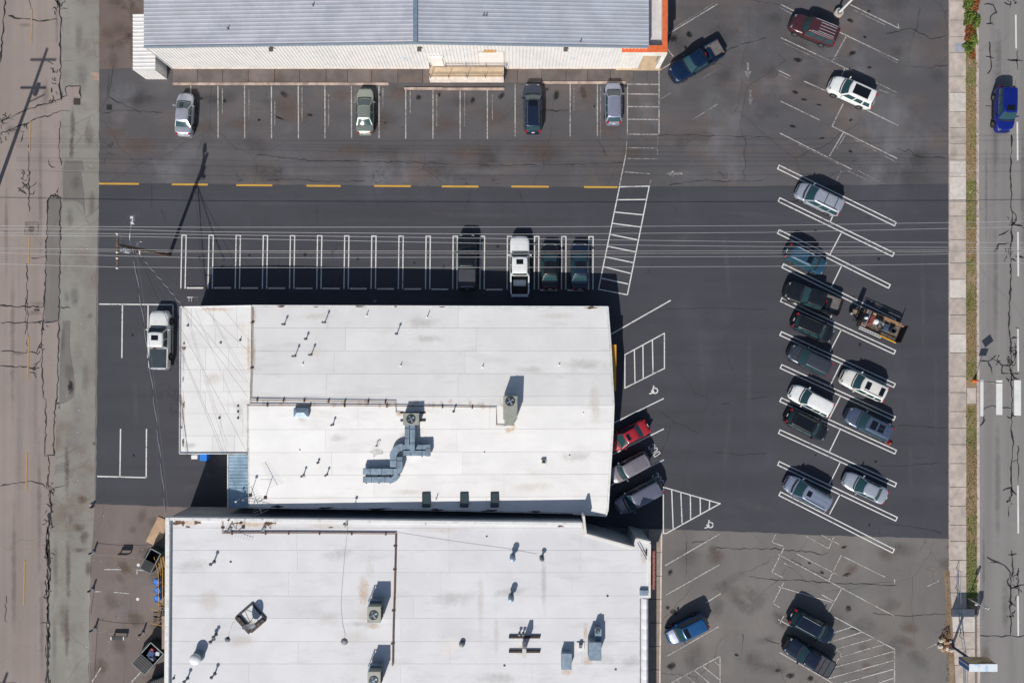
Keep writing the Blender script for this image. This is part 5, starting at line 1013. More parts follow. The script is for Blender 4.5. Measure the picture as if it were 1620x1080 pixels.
def elbow(par, px, py, r0, r1, a0, a1, za, zb_, z):
    c = W(px, py, z + zb_); n = 7; P = [(c.x + r1 / PPM * math.cos(R(a0 + (a1 - a0) * k / n)), c.y + r1 / PPM * math.sin(R(a0 + (a1 - a0) * k / n))) for k in range(n + 1)] + [(c.x + r0 / PPM * math.cos(R(a1 + (a0 - a1) * k / n)), c.y + r0 / PPM * math.sin(R(a1 + (a0 - a1) * k / n))) for k in range(n + 1)]
    return build(MB().prism(P, z + za, z + zb_), 'duct_elbow', MATS['galvanised'], par, smooth=40)
zd = Wr(625, 725).z
dk = thing('duct_run', 'silver square ducts stepping south-west from the fan unit across the white roof', 'duct', (W(625, 725, zd).x, W(625, 725, zd).y, zd))
duct(dk, [(640.3, 671.6, 647.4, 704, .45, .95), (648.6, 671.6, 656, 714, .7, 1.25), (637.5, 703.4, 674, 710.4, .3, .8), (673.8, 703.0, 680.5, 721.4, .28, .78), (638, 712.6, 673.5, 720.6, .3, .82), (617, 722.5, 627.3, 738.5, .3, .8), (628.2, 722.5, 636.2, 742, .3, .78), (574, 741.2, 628, 750.4, .25, .75), (574, 754.2, 616, 763, .25, .75)], Wr, zd)
elbow(dk, 637, 722.5, 9.2, 19.5, 90, 180, .3, .8, zd); elbow(dk, 637.5, 723.5, 1.6, 10.6, 92, 180, .3, .8, zd) if False else None
elbow(dk, 626.5, 740, .2, 9.8, -90, 0, .25, .74, zd); elbow(dk, 616, 746, 8.4, 16.8, -90, -20, .25, .74, zd)
fm = MB()
for x in (580, 600, 618): 
    p = W(x, 752, zd); fm.box((p.x, p.y, zd + .12), (.1, 1.5, .24))
for x in (642, 668): p = W(x, 712, zd); fm.box((p.x, p.y, zd + .14), (.1, 1.2, .28))
build(fm, 'duct_stand', MATS['dark_timber'], dk)
c = Wr(478, 651.5); t_ = thing('intake_hood', 'small galvanised hood with a creased lid west of the ducts', 'vent hood', tuple(c)); hx, hy, hz = .68, .42, .42
build(MB().box((c.x, c.y, c.z + hz / 2), (2 * hx, 2 * hy, hz)), 'hood_box', MATS['galvanised'], t_); build(MB().add([(c.x - hx - .03, c.y - hy - .03, c.z + hz), (c.x + hx + .03, c.y - hy - .03, c.z + hz), (c.x + hx + .03, c.y + hy + .03, c.z + hz), (c.x - hx - .03, c.y + hy + .03, c.z + hz), (c.x - .3, c.y, c.z + hz + .14), (c.x + .3, c.y, c.z + hz + .14)], [(0, 1, 5, 4), (1, 2, 5), (2, 3, 4, 5), (3, 0, 4)]), 'lid', MATS['galvanised'], t_)
def antenna(label, px, py, f, h, boom=None, head=0):
    c = f(px, py); t_ = thing('tv_antenna', label, 'antenna', tuple(c)); build(MB().tube([c, c + Vector((0, 0, h))], .03, 6), 'mast', MATS['lead_grey'], t_)
    build(MB().box((c.x, c.y, c.z + .04), (.3, .3, .08)), 'foot', MATS['dark_timber'], t_)
    if boom:
        d = Vector((boom[0], -boom[1], 0)).normalized(); n_ = Vector((-d.y, d.x, 0)); p = c + Vector((0, 0, h)); e = MB().tube([p - d * 1.1, p + d * 1.7], .022, 5); build(e, 'boom', MATS['lead_grey'], t_); el = MB()
        for k in range(11):
            q = p + d * (-1.05 + k * .27); l = .75 - .035 * k; el.tube([q - n_ * l, q + n_ * l], .010, 4)
        q2 = p - Vector((0, 0, .35)); d2 = (d * .4 + n_ * .9).normalized(); el.tube([q2 - d2 * .2 - n_ * .0, q2 + d2 * 1.1], .016, 4); build(el, 'element', MATS['lead_grey'], t_)
    if head: build(MB().lathe((c.x, c.y, c.z + h - .05), [(.05, 0), (.14, .05), (.14, .18), (.03, .25)], 8), 'mast_head', MATS['lead_grey'], t_)
antenna('roof television antenna near the south edge of the white roof', 420, 786.5, Wr, 2.15, (-16, -40)); antenna('slim mast with a small head at the south-west corner of the white roof', 396.5, 783, Wr, 1.8, None, 1)
lt_ = W(380, 789, 2.95); t_ = thing('service_mast', 'short white service mast on the blue lean-to roof', 'mast', tuple(lt_)); build(MB().tube([lt_, lt_ + Vector((0, 0, 1.0))], .05, 6), 'mast', MATS['white_plastic'], t_); build(MB().lathe((lt_.x, lt_.y, lt_.z + .95), [(.06, 0), (.12, .06), (.10, .2), (.02, .26)], 8), 'weatherhead', MATS['white_plastic'], t_)
# south roof plant
for lab, top, fp in [('beige fan unit on a rack, northern of the two on the southern roof', (581.5, 959.5, 602, 984), (591, 972.5)), ('beige fan unit on a rack at the bottom edge of the southern roof', (582, 1062.5, 601.5, 1086), (591, 1076))]:
    t_, zz = ac_unit(lab, Ws, top, 1.65, fp, .40, group='fan units on the southern roof')
    r_ = MB(); a, b = W(top[0], top[1], zz + 1), W(top[2], top[1], zz + 1); xm = (a.x + b.x) / 2
    for sx in (-.55, .75):
        for dy in (.06, .62): r_.box((xm + sx, a.y + dy, zz + .5), (.06, .06, 1.0))
        r_.box((xm + sx, a.y + .34, zz + 1.0), (.07, .62, .06))
    r_.box((xm + .1, a.y + .62, zz + 1.0), (1.36, .07, .06)); r_.box((xm + .1, a.y + .34, zz + .5), (1.2, .4, .5)); build(r_, 'rack', MATS['galvanised'], t_)
t_, zz = ac_unit('large blue grey cabinet with a round fan box behind, east side of the southern roof', Ws, (932, 1016, 951, 1043.5), 1.35, None, m='galvanised')
p = W(946.5, 1004, zz + .95); build(MB().box((p.x, p.y, zz + .5), (.62, 1.15, .95)), 'fan_box', MATS['galvanised'], t_); fan(t_, W(945.6, 998, zz + 1).x, W(945.6, 998, zz + 1).y, zz + .985, .19)
ac_unit('smaller blue grey cabinet without fan on the southern roof', Ws, (888.5, 1033.5, 904, 1058), .75, None, m='galvanised')
c = Ws(918, 1021); t_ = thing('roof_vent', 'little dark square vent between the two blue grey cabinets', 'vent', tuple(c)); build(MB().box((c.x, c.y, c.z + .1), (.75, .75, .04)), 'flashing', MATS['white_membrane'], t_); build(MB().box((c.x, c.y + .1, c.z + .24), (.3, .34, .26)), 'cowl', MATS['lead_grey'], t_)
c = Ws(829, 1022); t_ = thing('flue_stand', 'tall pale flue box on two dark timber rails with twin round caps', 'flue', tuple(c)); q = MB()
for y in (1006.3, 1029): a, b = Ws(805, y), Ws(854.5, y); q.box(((a.x + b.x) / 2, a.y, ZS + .11), (b.x - a.x, .2, .18))
build(q, 'timber_rail', MATS['dark_timber'], t_); build(MB().box((c.x, c.y + .15, ZS + 1.0), (.36, .85, 1.7)), 'flue_box', mat('flue_cream', S(206, 200, 192), .6), t_)
for dx in (-.45, -.08):
    build(MB().lathe((c.x + dx, c.y + 1.35, ZS), [(.16, 0), (.07, .05), (.07, .35), (.15, .38), (.15, .46), (.02, .54)], 10), 'cap_vent', MATS['lead_grey'], t_, smooth=40)
build(MB().tube([(c.x + .2, c.y - .1, ZS + .1), (c.x + .2, c.y - .1, ZS + 1.1), (c.x + .05, c.y + .7, ZS + 1.1)], .06, 6), 'vent_arm', MATS['galvanised'], t_)
for x, y, lab in [(811, 879, 'capped grey stack vent, northern of the pair mid southern roof'), (808.5, 942, 'capped grey stack vent, southern of the pair mid southern roof')]:
    c = Ws(x, y); t_ = thing('stack_vent', lab, 'vent', tuple(c), 0, 'capped stack vents'); build(MB().lathe(c, [(.3, 0), (.26, .06), (.17, .1), (.17, .55)], 12), 'stack', MATS['galvanised'], t_, smooth=40); build(MB().lathe((c.x, c.y, c.z + .5), [(.2, 0), (.3, .08), (.3, .2), (.22, .26), (.22, .36), (.3, .42), (.26, .52), (.05, .6)], 14), 'cowl', MATS['galvanised'], t_, smooth=35)
c = Ws(315, 1036); t_ = thing('dome_vent', 'large white domed vent in the south-west of the southern roof', 'vent', tuple(c)); build(MB().lathe(c, [(.62, 0), (.55, .06), (.5, .12), (.5, .62), (.54, .64), (.54, .7)], 20), 'drum', MATS['galvanised'], t_, smooth=40); build(MB().lathe((c.x, c.y, c.z + .78), [(.50, 0), (.56, .04), (.53, .16), (.4, .28), (.2, .35), (.02, .37)], 20), 'dome', MATS['white_plastic'], t_, smooth=60)
for k in range(2): build(MB().lathe((c.x, c.y, c.z + .25 + k * .2), [(.53, 0), (.53, .05)], 20), 'band', MATS['lead_grey'], t_)
c = Ws(398, 976); t_ = thing('satellite_dish', 'satellite dish on a dark square ballast frame on the southern roof', 'satellite dish', tuple(c), R(-49)); fr = MB()
for sx, sy, dx, dy in ((0, .98, 2.1, .16), (0, -.98, 2.1, .5), (-.98, 0, .16, 1.8), (.98, 0, .42, 1.8)): fr.box((sx, sy, .1), (dx, dy, .14))
build(fr, 'ballast_frame', mat('frame_dark', S(66, 62, 62), .7, var=.25, vscale=5), t_, True)
bl = MB()
for k in range(4): bl.box((.98, -.66 + k * .44, .22), (.36, .4, .12)); bl.box((-.66 + k * .44, -.98, .22), (.4, .4, .12))
build(bl, 'ballast_block', mat('block_brown', S(88, 80, 76), .85, var=.25), t_, True); build(MB().tube([(.2, -.1, .1), (.2, -.1, 1.0)], .04, 6), 'mast', MATS['black_metal'], t_, True); build(MB().tube([(-.9, .0, .12), (.2, -.1, .6), (.9, .1, .12)], .025, 5), 'brace', MATS['black_metal'], t_, True)
ds = MB(); n, mrs = 18, 5; ax = Vector((.75, -.25, .61)).normalized(); ux = ax.cross(Vector((0, 0, 1))).normalized(); uy = ax.cross(ux); o_ = Vector((.28, -.12, 1.0)); vs = [o_]
for j in range(1, mrs + 1):
    for k in range(n): a = 2 * math.pi * k / n; rr_ = .62 * j / mrs; vs.append(o_ + ux * rr_ * math.cos(a) + uy * rr_ * 1.08 * math.sin(a) + ax * .22 * (j / mrs) ** 2)
fs = [(0, 1 + k, 1 + (k + 1) % n) for k in range(n)] + [(1 + (j - 1) * n + k, 1 + j * n + k, 1 + j * n + (k + 1) % n, 1 + (j - 1) * n + (k + 1) % n) for j in range(1, mrs) for k in range(n)]
build(ds.add(vs, fs), 'reflector', MATS['lead_grey'], t_, True, smooth=60); build(MB().tube([o_ - uy * .6 + ax * .2, o_ + ax * .75], .02, 5).box(o_ + ax * .75, (.12, .12, .16)), 'feed_arm', MATS['black_metal'], t_, True)
# odds and ends along the north parapet of the southern roof
for k, (x, y, lab) in enumerate([(371, 830, 'rusty twisted bracket on the north-west of the southern roof'), (425, 829.5, 'short tilted bracket east of the rusty twisted one')]):
    c = Ws(x, y); t_ = thing('roof_bracket', lab, 'bracket', tuple(c)); q = MB().tube([c + Vector((-.7, -.6, .1)), c + Vector((-.2, .2, .5)), c + Vector((.4, .3, .35)), c + Vector((.7, .1, .05))], .05, 5); q.tube([c + Vector((-.3, .5, 0)), c + Vector((.1, .1, .5)), c + Vector((.2, -.4, 0))], .035, 5); build(q, 'bent_bar', MATS['rusty_pipe'], t_); build(MB().box((c.x - .5, c.y - .5, ZS + .08), (.35, .6, .12), R(-25)), 'base_plate', MATS['galvanised'], t_)
antenna('thin mast leaning over the parapet between the two white roofs', 385, 833, Ws, 1.6, (50, 18)); antenna('short mast with head at the parapet above the snaking cable', 549, 824, Ws, 1.0, None, 1)
c = W(1016, 872, ZS + .05); t_ = thing('roof_bar', 'slim dark bar lying aslant on the front pier of the southern roof', 'bar', tuple(c)); build(MB().tube([W(1008.5, 857, ZS + .25), W(1023, 884, ZS + .25)], .04, 5), 'bar', MATS['black_metal'], t_); build(MB().box(W(1022.5, 874, ZS + .1), (.12, .5, .14)), 'clip', MATS['black_metal'], t_)

# ------------------------------------------------------------------ poles and wires
pole_m = mat('pole_wood', S(112, 92, 76), .9, var=.3, vscale=5, dirt=S(70, 58, 48), dfac=.5)
pb = W(268, 404, 0); HP = 9.7; ptop = Vector((W(185, 398, HP).x, pb.y - .25, HP))
up_ = thing('utility_pole', 'weathered wooden utility pole with crossarm and street lamp in the west of the middle lot', 'utility pole', tuple(pb))
PT = lambda z: pb.lerp(ptop, z / HP)
build(MB().tube([pb, ptop], .19, 10, .13), 'post', pole_m, up_)
ca = PT(9.25); A0, A1 = W(184.3, 425, 9.25), W(187, 369.5, 9.25); build(MB().box(((A0.x + A1.x) / 2, (A0.y + A1.y) / 2, 9.25), (.13, A1.y - A0.y, .13)), 'crossarm', pole_m, up_)
for yy in (370, 399, 408.5, 424): p = W(185.5, yy, 9.4); build(MB().lathe((p.x, p.y, 9.31), [(.05, 0), (.09, .06), (.06, .12), (.09, .18), (.03, .24)], 8), 'insulator', MATS['white_plastic'], up_, smooth=50)
for sy in (-1, 1): build(MB().tube([PT(8.4), PT(9.25) + Vector((.05, sy * .9, 0))], .025, 4), 'brace', MATS['lead_grey'], up_)
p = PT(8.3) + Vector((.02, -.36, 0)); build(MB().lathe((p.x, p.y, 7.9), [(.05, 0), (.24, .03), (.24, .82), (.18, .9), (.05, .95)], 14), 'transformer', MATS['edge_metal'], up_, smooth=40)
la, lb = PT(7.4), W(208.5, 351, 8.0); ar = build(MB().tube([la, la.lerp(lb, .35) + Vector((0, 0, .25)), la.lerp(lb, .75) + Vector((0, 0, .2)), lb], .045, 6), 'lamp_arm', MATS['edge_metal'], up_)
dd_ = (lb - la); dd_.z = 0; dd_.normalize(); hd = MB().box((lb.x + dd_.x * .2, lb.y + dd_.y * .2, 8.02), (.36, .85, .18), 0, top=.7); build(hd, 'lamp_head', MATS['edge_metal'], ar, smooth=50); build(MB().box((lb.x + dd_.x * .2, lb.y + dd_.y * .2, 7.91), (.26, .5, .06)), 'lens', MATS['pane_glass'], ar)
la, lb = PT(6.6), W(219.5, 382.5, 6.7); q = MB().tube([la, lb], .04, 5); q.tube([lb + Vector((-.28, 0, 0)), lb + Vector((.28, 0, 0))], .03, 5); build(q, 'side_arm', MATS['edge_metal'], up_)
for z, s_ in ((7.7, -.5), (6.9, -.45), (6.2, .4), (5.8, -.4)): p = PT(z); build(MB().box((p.x, p.y + s_ * .55, z), (.12, .55, .12)), 'hardware', MATS['rusty_pipe'] if z > 6.5 else MATS['edge_metal'], up_)
def wire(label, pts, z, r, m, sag=.0, grp='power lines over the middle lot', name='power_line', cat='power line'):
    P = []; pts = [W(x, y, z) for x, y in pts]
    for i in range(len(pts) - 1):
        for k in range(8): P.append(pts[i].lerp(pts[i + 1], k / 8))
    P.append(pts[-1]); o = build(MB().tube(P, r, 4, cap=False), name, MATS[m]); return tag(o, label, cat, grp)
for i, (ys, o_) in enumerate([((356, 358.7, 359.5, 359.2, 356.7, 350, 345), 'northernmost'), ((361.5, 362.8, 366.7, 370.5, 367.5, 358.7, 352), 'second'), ((367.5, 369.5, 371, 377.5, 382.5, 383.7, 384), 'third'), ((371, 373.5, 376.5, 385.7, 390, 391.7, 392), 'fourth'), ((391, 394.5, 396.6, 397.5, 396.7, 395, 394), 'fifth'), ((396, 404.5, 407.9, 406.7, 405.7, 400, 397), 'sixth'), ((413, 422.5, 423.4, 423, 421.3, 415.7, 411), 'southernmost')]):
    wire(o_ + ' pale power line from the north crossing above the stalls', list(zip((-160, 185, 320, 810, 1215, 1620, 1900), ys)), 9.45, .0135, 'wire_light')
wire('thick dark phone cable strung lower than the pale lines above the stalls', list(zip((-160, 215, 320, 810, 1215, 1620, 1900), (392, 398, 398.8, 401, 400, 397, 395))), 5.4, .03, 'cable_grey', name='phone_cable', cat='cable', grp=None)
def strand(label, a, b, r=.016, sag=.25, m='wire_dark', twist=0, name='service_drop'):
    P = []
    n = 14 if not twist else 90
    for k in range(n + 1): t_ = k / n; P.append(a.lerp(b, t_) - Vector((0, 0, sag * 4 * t_ * (1 - t_))))
    if not twist: return tag(build(MB().tube(P, r, 4), name, MATS[m]), label, 'cable', 'service drops from the utility pole')
    t_ = thing(name, label, 'cable', tuple(a), 0, 'service drops from the utility pole'); d = (b - a).normalized(); u = d.cross(Vector((0, 0, 1))).normalized(); w = u.cross(d)
    for j, mm in ((0, 'wire_dark'), (1, 'wire_light')):
        build(MB().tube([p + (u * math.cos(k * .55 + j * math.pi) + w * math.sin(k * .55 + j * math.pi)) * .035 for k, p in enumerate(P)], .026, 4), 'strand', MATS[mm], t_)
a = PT(7.2); strand('twisted black and white service drop running south past the white pickup', a, W(262, 815, 6.6), .03, .5, 'wire_light', 1)
a = PT(7.0); strand('second twisted drop slanting to the corner of the lower white roof', a, W(292, 489, ZWEST + .9), .02, .2, 'wire_light', 1)
for k, (x, y, dz, lab) in enumerate([(392, 628, .5, 'dark drop to the pipe corner on the step of the roof'), (386, 600, .3, 'dark drop ending above the vents at the roof step'), (354, 714, .4, 'dark drop to the south edge of the lower white roof'), (390, 714, .6, 'dark drop to the corner where the roof steps to the lean-to'), (380, 789, 3.9 - ZWEST, 'long dark drop to the white service mast on the lean-to'), (398, 560, .5, 'dark drop to the middle of the step between the roofs')]): strand(lab, PT(6.9 - k * .12), W(x, y, ZWEST + dz), .010, .3)
strand('thin grey wire running south beside the twisted drop', PT(6.5), W(268, 830, 6.2), .012, .4, 'cable_grey')
# poles whose shadows reach into the picture from the west
for px, py, hgt, arms, lab in [(-6, 302, 13.2, 2, 'tall wooden pole just outside the west edge beside the street'), (-62, 1268, 12, 1, 'wooden pole far in the south-west beside the street')]:
    c = W(px, py); t_ = thing('utility_pole', lab, 'utility pole', tuple(c)); build(MB().tube([c, c + Vector((0, 0, hgt))], .22, 8, .15), 'post', pole_m, t_)
    for k in range(arms): build(MB().box((c.x, c.y, hgt - 1.0 - k * 2.6), (2.7, .14, .14)), 'crossarm', pole_m, t_)
    build(MB().lathe((c.x + .45, c.y, hgt - 4.2), [(.25, 0), (.25, .9), (.1, 1)], 10), 'transformer', MATS['lead_grey'], t_); build(MB().tube([(c.x, c.y, hgt - 5), (c.x + 1.6, c.y + .4, hgt - 4.6)], .06, 5), 'lamp_arm', MATS['lead_grey'], t_)
c = W(1324, 23.5); t_ = thing('lamp_post', 'white steel lamp post on a round concrete footing at the top of the lot', 'lamp post', tuple(c)); build(MB().lathe((c.x, c.y, 0), [(.46, 0), (.46, .55), (.43, .6)], 18), 'footing', MATS['kerb_concrete'], t_, smooth=40)
build(MB().tube([(c.x, c.y, .6), (c.x, c.y, 9.0)], .13, 10, .09), 'post', MATS['edge_metal'], t_, smooth=60); build(MB().box((c.x, c.y, .63), (.42, .42, .05)), 'base_plate', MATS['lead_grey'], t_)
build(MB().tube([(c.x, c.y, 8.9), (c.x + .5, c.y + .3, 9.2), (c.x + 1.3, c.y + .8, 9.3)], .06, 6), 'lamp_arm', MATS['edge_metal'], t_); build(MB().box((c.x + 1.6, c.y + 1.0, 9.3), (.8, .35, .16), .56, top=.7), 'lamp_head', MATS['lead_grey'], t_)
# street signs
c = W(1531.5, 946, .1); t_ = thing('street_sign', 'pale steel sign post leaning out over the kerb beside the big sign shadow', 'sign', tuple(c)); build(MB().tube([c, c + Vector((.06, 0, 2.95))], .055, 6), 'post', MATS['edge_metal'], t_); build(MB().box((c.x + .06, c.y + .07, 2.6), (.46, .03, .65)), 'plate', MATS['white_plastic'], t_); build(MB().box((c.x + .1, c.y - .25, 1.2), (.2, .1, .14)), 'tag', MATS['white_plastic'], t_)
c = W(1540.5, 602, .09); t_ = thing('crossing_sign', 'pedestrian crossing sign with two plates and an orange collar by the crosswalk', 'sign', tuple(c)); build(MB().tube([c, c + Vector((0, 0, 4.2))], .035, 6), 'post', MATS['lead_grey'], t_)
build(MB().lathe(c, [(.2, 0), (.19, .05), (.10, .55), (.08, .62), (.02, .62)], 12), 'orange_collar', mat('cone_orange', (.8, .16, .03, 1), .6, var=.05), t_, smooth=50)
def plate(z, w, h, dm, mname): 
    P = [(-w, 0), (0, -h), (w, 0), (0, h)] if dm else [(-w, -h), (w, -h), (w, h), (-w, h)]
    v = [(c.x + x, c.y - .05, z + y) for x, y in P] + [(c.x + x, c.y - .03, z + y) for x, y in P]; return build(MB().add(v, [(0, 1, 2, 3), (7, 6, 5, 4), (0, 4, 5, 1), (1, 5, 6, 2), (2, 6, 7, 3), (3, 7, 4, 0)]), 'plate', mat(mname, S(214, 208, 190), .5, var=.03), t_)
plate(3.75, .62, .62, True, 'sign_yellow'); plate(2.7, .40, .34, False, 'sign_yellow')
# the big box sign
c = W(1505, 1021); t_ = thing('pylon_sign', 'blue and white box sign on a dark blue post beside the east road', 'sign', tuple(c)); sb = mat('sign_blue', S(34, 84, 140), .45, var=.06, vscale=2); build(MB().tube([c, c + Vector((0, 0, 3.2))], .14, 10), 'post', mat('post_navy', S(36, 58, 92), .5, var=.05), t_, smooth=60); build(MB().box((c.x, c.y, .06), (.5, .5, .12)), 'base_plate', MATS['lead_grey'], t_)
t = NT('sign_top'); col = t.mix(t.ramp(t.noise(.9, 4, .6, world=True), .45, .62), S(226, 232, 238), S(120, 178, 222)); t.link(col, t.b.inputs['Base Color']); t.b.inputs['Roughness'].default_value = .5; MATS['sign_top'] = t.m
bx, by = c.x + .05, c.y - .02; cab_ = build(MB().box((bx, by, 4.0), (2.75, .72, 1.6)), 'cabinet', sb, t_); build(MB().box((bx, by, 4.812), (2.78, .75, .02)), 'top_panel', MATS['sign_top'], t_)
fc = build(MB().box((bx, by + .372, 4.0), (2.6, .02, 1.46)), 'north_face', mat('sign_tan', S(206, 182, 140), .55, var=.1, vscale=1.5, dirt=S(182, 150, 104), dfac=.5), t_); ltm = mat('sign_lettering', S(52, 54, 66), .6, var=.05); q = MB(); rs = random.Random(8); x = bx + 1.05
while x > bx - .3: w = rs.uniform(.06, .14); q.box((x, by + .388, 4.5), (w, .012, .17)); x -= w + .06
for x0, x1, z in ((1.0, .2, 4.2), (.9, -.6, 3.9), (1.05, -.2, 3.6)): q.box((bx + (x0 + x1) / 2, by + .388, z), (x0 - x1, .012, .05))
build(q, 'lettering', ltm, fc); build(MB().box((bx, by - .372, 4.0), (2.6, .02, 1.46)), 'south_face', MATS['sign_top'], t_); build(MB().box((bx - 1.385, by + .12, 4.0), (.02, .10, 1.6)), 'stripe', MATS['pale_red'], t_)
def rockpile(label, px, py, n, rad, name='rock_pile'):
    c = W(px, py); t_ = thing(name, label, 'rocks', tuple(c)); r_ = random.Random(n); ms = [mat('rock_pale', S(206, 196, 182), .9, var=.2, vscale=5), mat('rock_tan', S(176, 142, 110), .9, var=.25, vscale=5), mat('rock_brown', S(126, 92, 70), .9, var=.25, vscale=5)]
    for k in range(n):
        a = r_.uniform(0, 6.28); q = rad * math.sqrt(r_.random()); s_ = r_.uniform(.14, .32); mb = MB(); vs = []
        for z, rr_ in ((0, .9), (.5, 1.0), (.85, .55)):
            for j in range(6): b_ = j * 1.047 + k; vs.append((c.x + q * math.cos(a) + s_ * rr_ * r_.uniform(.75, 1.2) * math.cos(b_), c.y + q * math.sin(a) + s_ * rr_ * r_.uniform(.75, 1.2) * math.sin(b_), s_ * z * 1.5))
        fs = [(i * 6 + j, i * 6 + (j + 1) % 6, (i + 1) * 6 + (j + 1) % 6, (i + 1) * 6 + j) for i in range(2) for j in range(6)] + [tuple(range(12, 18))]; build(mb.add(vs, fs), 'rock', ms[k % 3], t_)
rockpile('heap of pale and brown rocks at the foot of the big sign', 1496, 1018, 22, .75)
region('dirt_strip', [(1493, 905), (1501, 900), (1504, 960), (1507, 1008), (1512, 1030), (1514, 1078), (1504, 1090), (1499, 1035), (1488, 1028), (1494, 1000), (1497, 965)], .018, 'bare_earth')
bush(1499, 1003, .45, .5, .55, 'dry_twigs', 'dry brown twiggy plant above the rock heap', 260, 'dry_shrub', .07, 'shrub')
# low pipe rail by the pavement's back edge
t_ = thing('pipe_rail', 'double pipe handrail along the back of the pavement near the big sign', 'railing', tuple(W(1514, 980))); q = MB(); P = [W(x, y) for x, y in ((1511, 899), (1510.3, 930), (1512, 966), (1516, 1005), (1521, 1040), (1521, 1090))]
for p in P: q.tube([p, p + Vector((0, 0, .95))], .03, 5)
for zz in (.95, .5): q.tube([p + Vector((0, 0, zz)) for p in P], .028, 5)
build(q, 'rail', MATS['galvanised'], t_)
# ------------------------------------------------------------------ trailer with its load
c = W(1390, 515, .5); dv = (62, 28); ang = math.atan2(-dv[1], dv[0]); tr = thing('utility_trailer', 'open utility trailer with timber deck, dark raised tailgate and rails behind the black pickup', 'trailer', (c.x, c.y, .018), ang)
wd_m = mat('deck_wood', S(126, 108, 92), .85, var=.2, vscale=3, rnd=.08); steel = mat('trailer_steel', (.03, .03, .032, 1), .6, var=.2)
for k in range(9): build(MB().box((0, -.84 + k * .21, .60), (4.2, .195, .05)), 'deck_plank', wd_m, tr, True)
q = MB()
for sy in (-1, 1):
    q.box((0, sy * .97, .58), (4.3, .08, .14))
    for zz in (.85, 1.1): q.tube([(-2.1, sy * .97, zz), (2.1, sy * .97, zz)], .03, 5)
    for k in range(6): q.tube([(-2.1 + k * .84, sy * .97, .6), (-2.1 + k * .84, sy * .97, 1.1)], .03, 5)
q.box((-2.12, 0, .58), (.08, 1.96, .14)); q.tube([(-2.1, .8, .5), (-3.3, 0, .5)], .06, 5); q.tube([(-2.1, -.8, .5), (-3.3, 0, .5)], .06, 5); build(q, 'chassis', steel, tr, True)
q = MB()
for k in range(10): q.box((2.2, -.9 + k * .2, 1.15), (.05, .03, 1.15))
for z in (.62, 1.0, 1.4, 1.72): q.box((2.2, 0, z), (.06, 1.95, .07))
q.box((2.22, 0, 1.15), (.02, 1.9, 1.1)); build(q, 'tailgate', steel, tr, True)
build(MB().box((-3.1, 0, .45), (.35, .3, .3), top=.8), 'coupler', MATS['black_metal'], tr, True)
for sy in (-1, 1):
    w_ = bpy.data.objects.new('wheel', TYRE); COL.objects.link(w_); w_.parent = tr; w_.location = (.2, sy * 1.1, .33); r_ = bpy.data.objects.new('rim', RIM); COL.objects.link(r_); r_.parent = w_
    build(MB().box((.2, sy * 1.1, .70), (.95, .26, .05)), 'mudguard', steel, tr, True)
M3 = Matrix.Rotation(ang, 3, 'Z')
def load(name, label, cat, x, y, z, parts, rz=0):
    p = M3 @ Vector((x, y, 0)); t_ = thing(name, label, cat, (c.x + p.x, c.y + p.y, z + .018), ang + rz)
    for nm, mb, m in parts: build(mb, nm, m, t_, True, smooth=40)
redm = mat('tool_red', (.24, .05, .035, 1), .6, var=.2); bluem = mat('tarp_blue', S(66, 84, 110), .7, var=.2, vscale=5); greym = mat('engine_grey', S(170, 168, 164), .45, .4, var=.2, vscale=6)
load('tool_tray', 'long tool tray with coloured compartments across the front of the trailer', 'tool tray', -1.72, .05, .63, [('tray', MB().box((0, 0, .2), (.5, 1.75, .4)), mat('tray_tan', S(160, 132, 126), .6, var=.15)), ('compartment', MB().box((0, -.5, .43), (.3, .5, .06)).box((.05, .55, .43), (.32, .4, .07)), mat('tray_grey', S(96, 92, 104), .6, var=.2)), ('blue_case', MB().box((.0, .05, .45), (.3, .42, .1)), mat('case_blue', S(64, 84, 150), .5))])
load('red_toolbox', 'red steel toolbox behind the tool tray on the trailer', 'toolbox', -1.2, .1, .63, [('box', MB().box((0, 0, .25), (.42, 1.0, .5)), redm), ('lid', MB().box((0, 0, .53), (.46, 1.04, .06), top=.9), redm)])
load('pressure_washer', 'grey engine machine with white tank and hoses amid the trailer load', 'machine', -.35, .1, .63, [('frame', MB().tube([(-.6, -.4, 0), (-.6, -.4, .5), (.6, -.4, .5), (.6, -.4, 0)], .03, 5).tube([(-.6, .4, 0), (-.6, .4, .5), (.6, .4, .5), (.6, .4, 0)], .03, 5), MATS['black_metal']), ('engine', MB().box((.15, 0, .32), (.6, .55, .5), top=.8).lathe((.3, .05, .55), [(.16, 0), (.16, .12), (.03, .15)], 12), greym), ('tank', MB().lathe((-.38, .0, .1), [(.26, 0), (.28, .1), (.28, .5), (.2, .58), (.08, .6)], 14), MATS['white_plastic']), ('hose', MB().tube([(.1 + .28 * math.cos(R(t)), -.32 + .2 * math.sin(R(t)), .55 + t / 4000) for t in range(0, 1080, 30)], .025, 5), MATS['black_metal']), ('muffler', MB().tube([(.45, -.2, .5), (.45, .25, .5)], .09, 8), MATS['rusty_pipe'])])
load('plastic_jug', 'cream jug beside the red toolbox on the trailer', 'jug', -1.12, .78, .63, [('jug', MB().lathe((0, 0, 0), [(.17, 0), (.19, .08), (.19, .38), (.07, .46), (.06, .54)], 12), mat('jug_cream', S(214, 190, 150), .5))])
load('folded_tarp', 'slate blue folded tarp before the drum on the trailer', 'tarp', .62, .05, .63, [('tarp', MB().box((0, 0, .14), (.6, .8, .28), top=.8).box((.05, -.1, .31), (.45, .5, .1), .3, top=.7), bluem)])
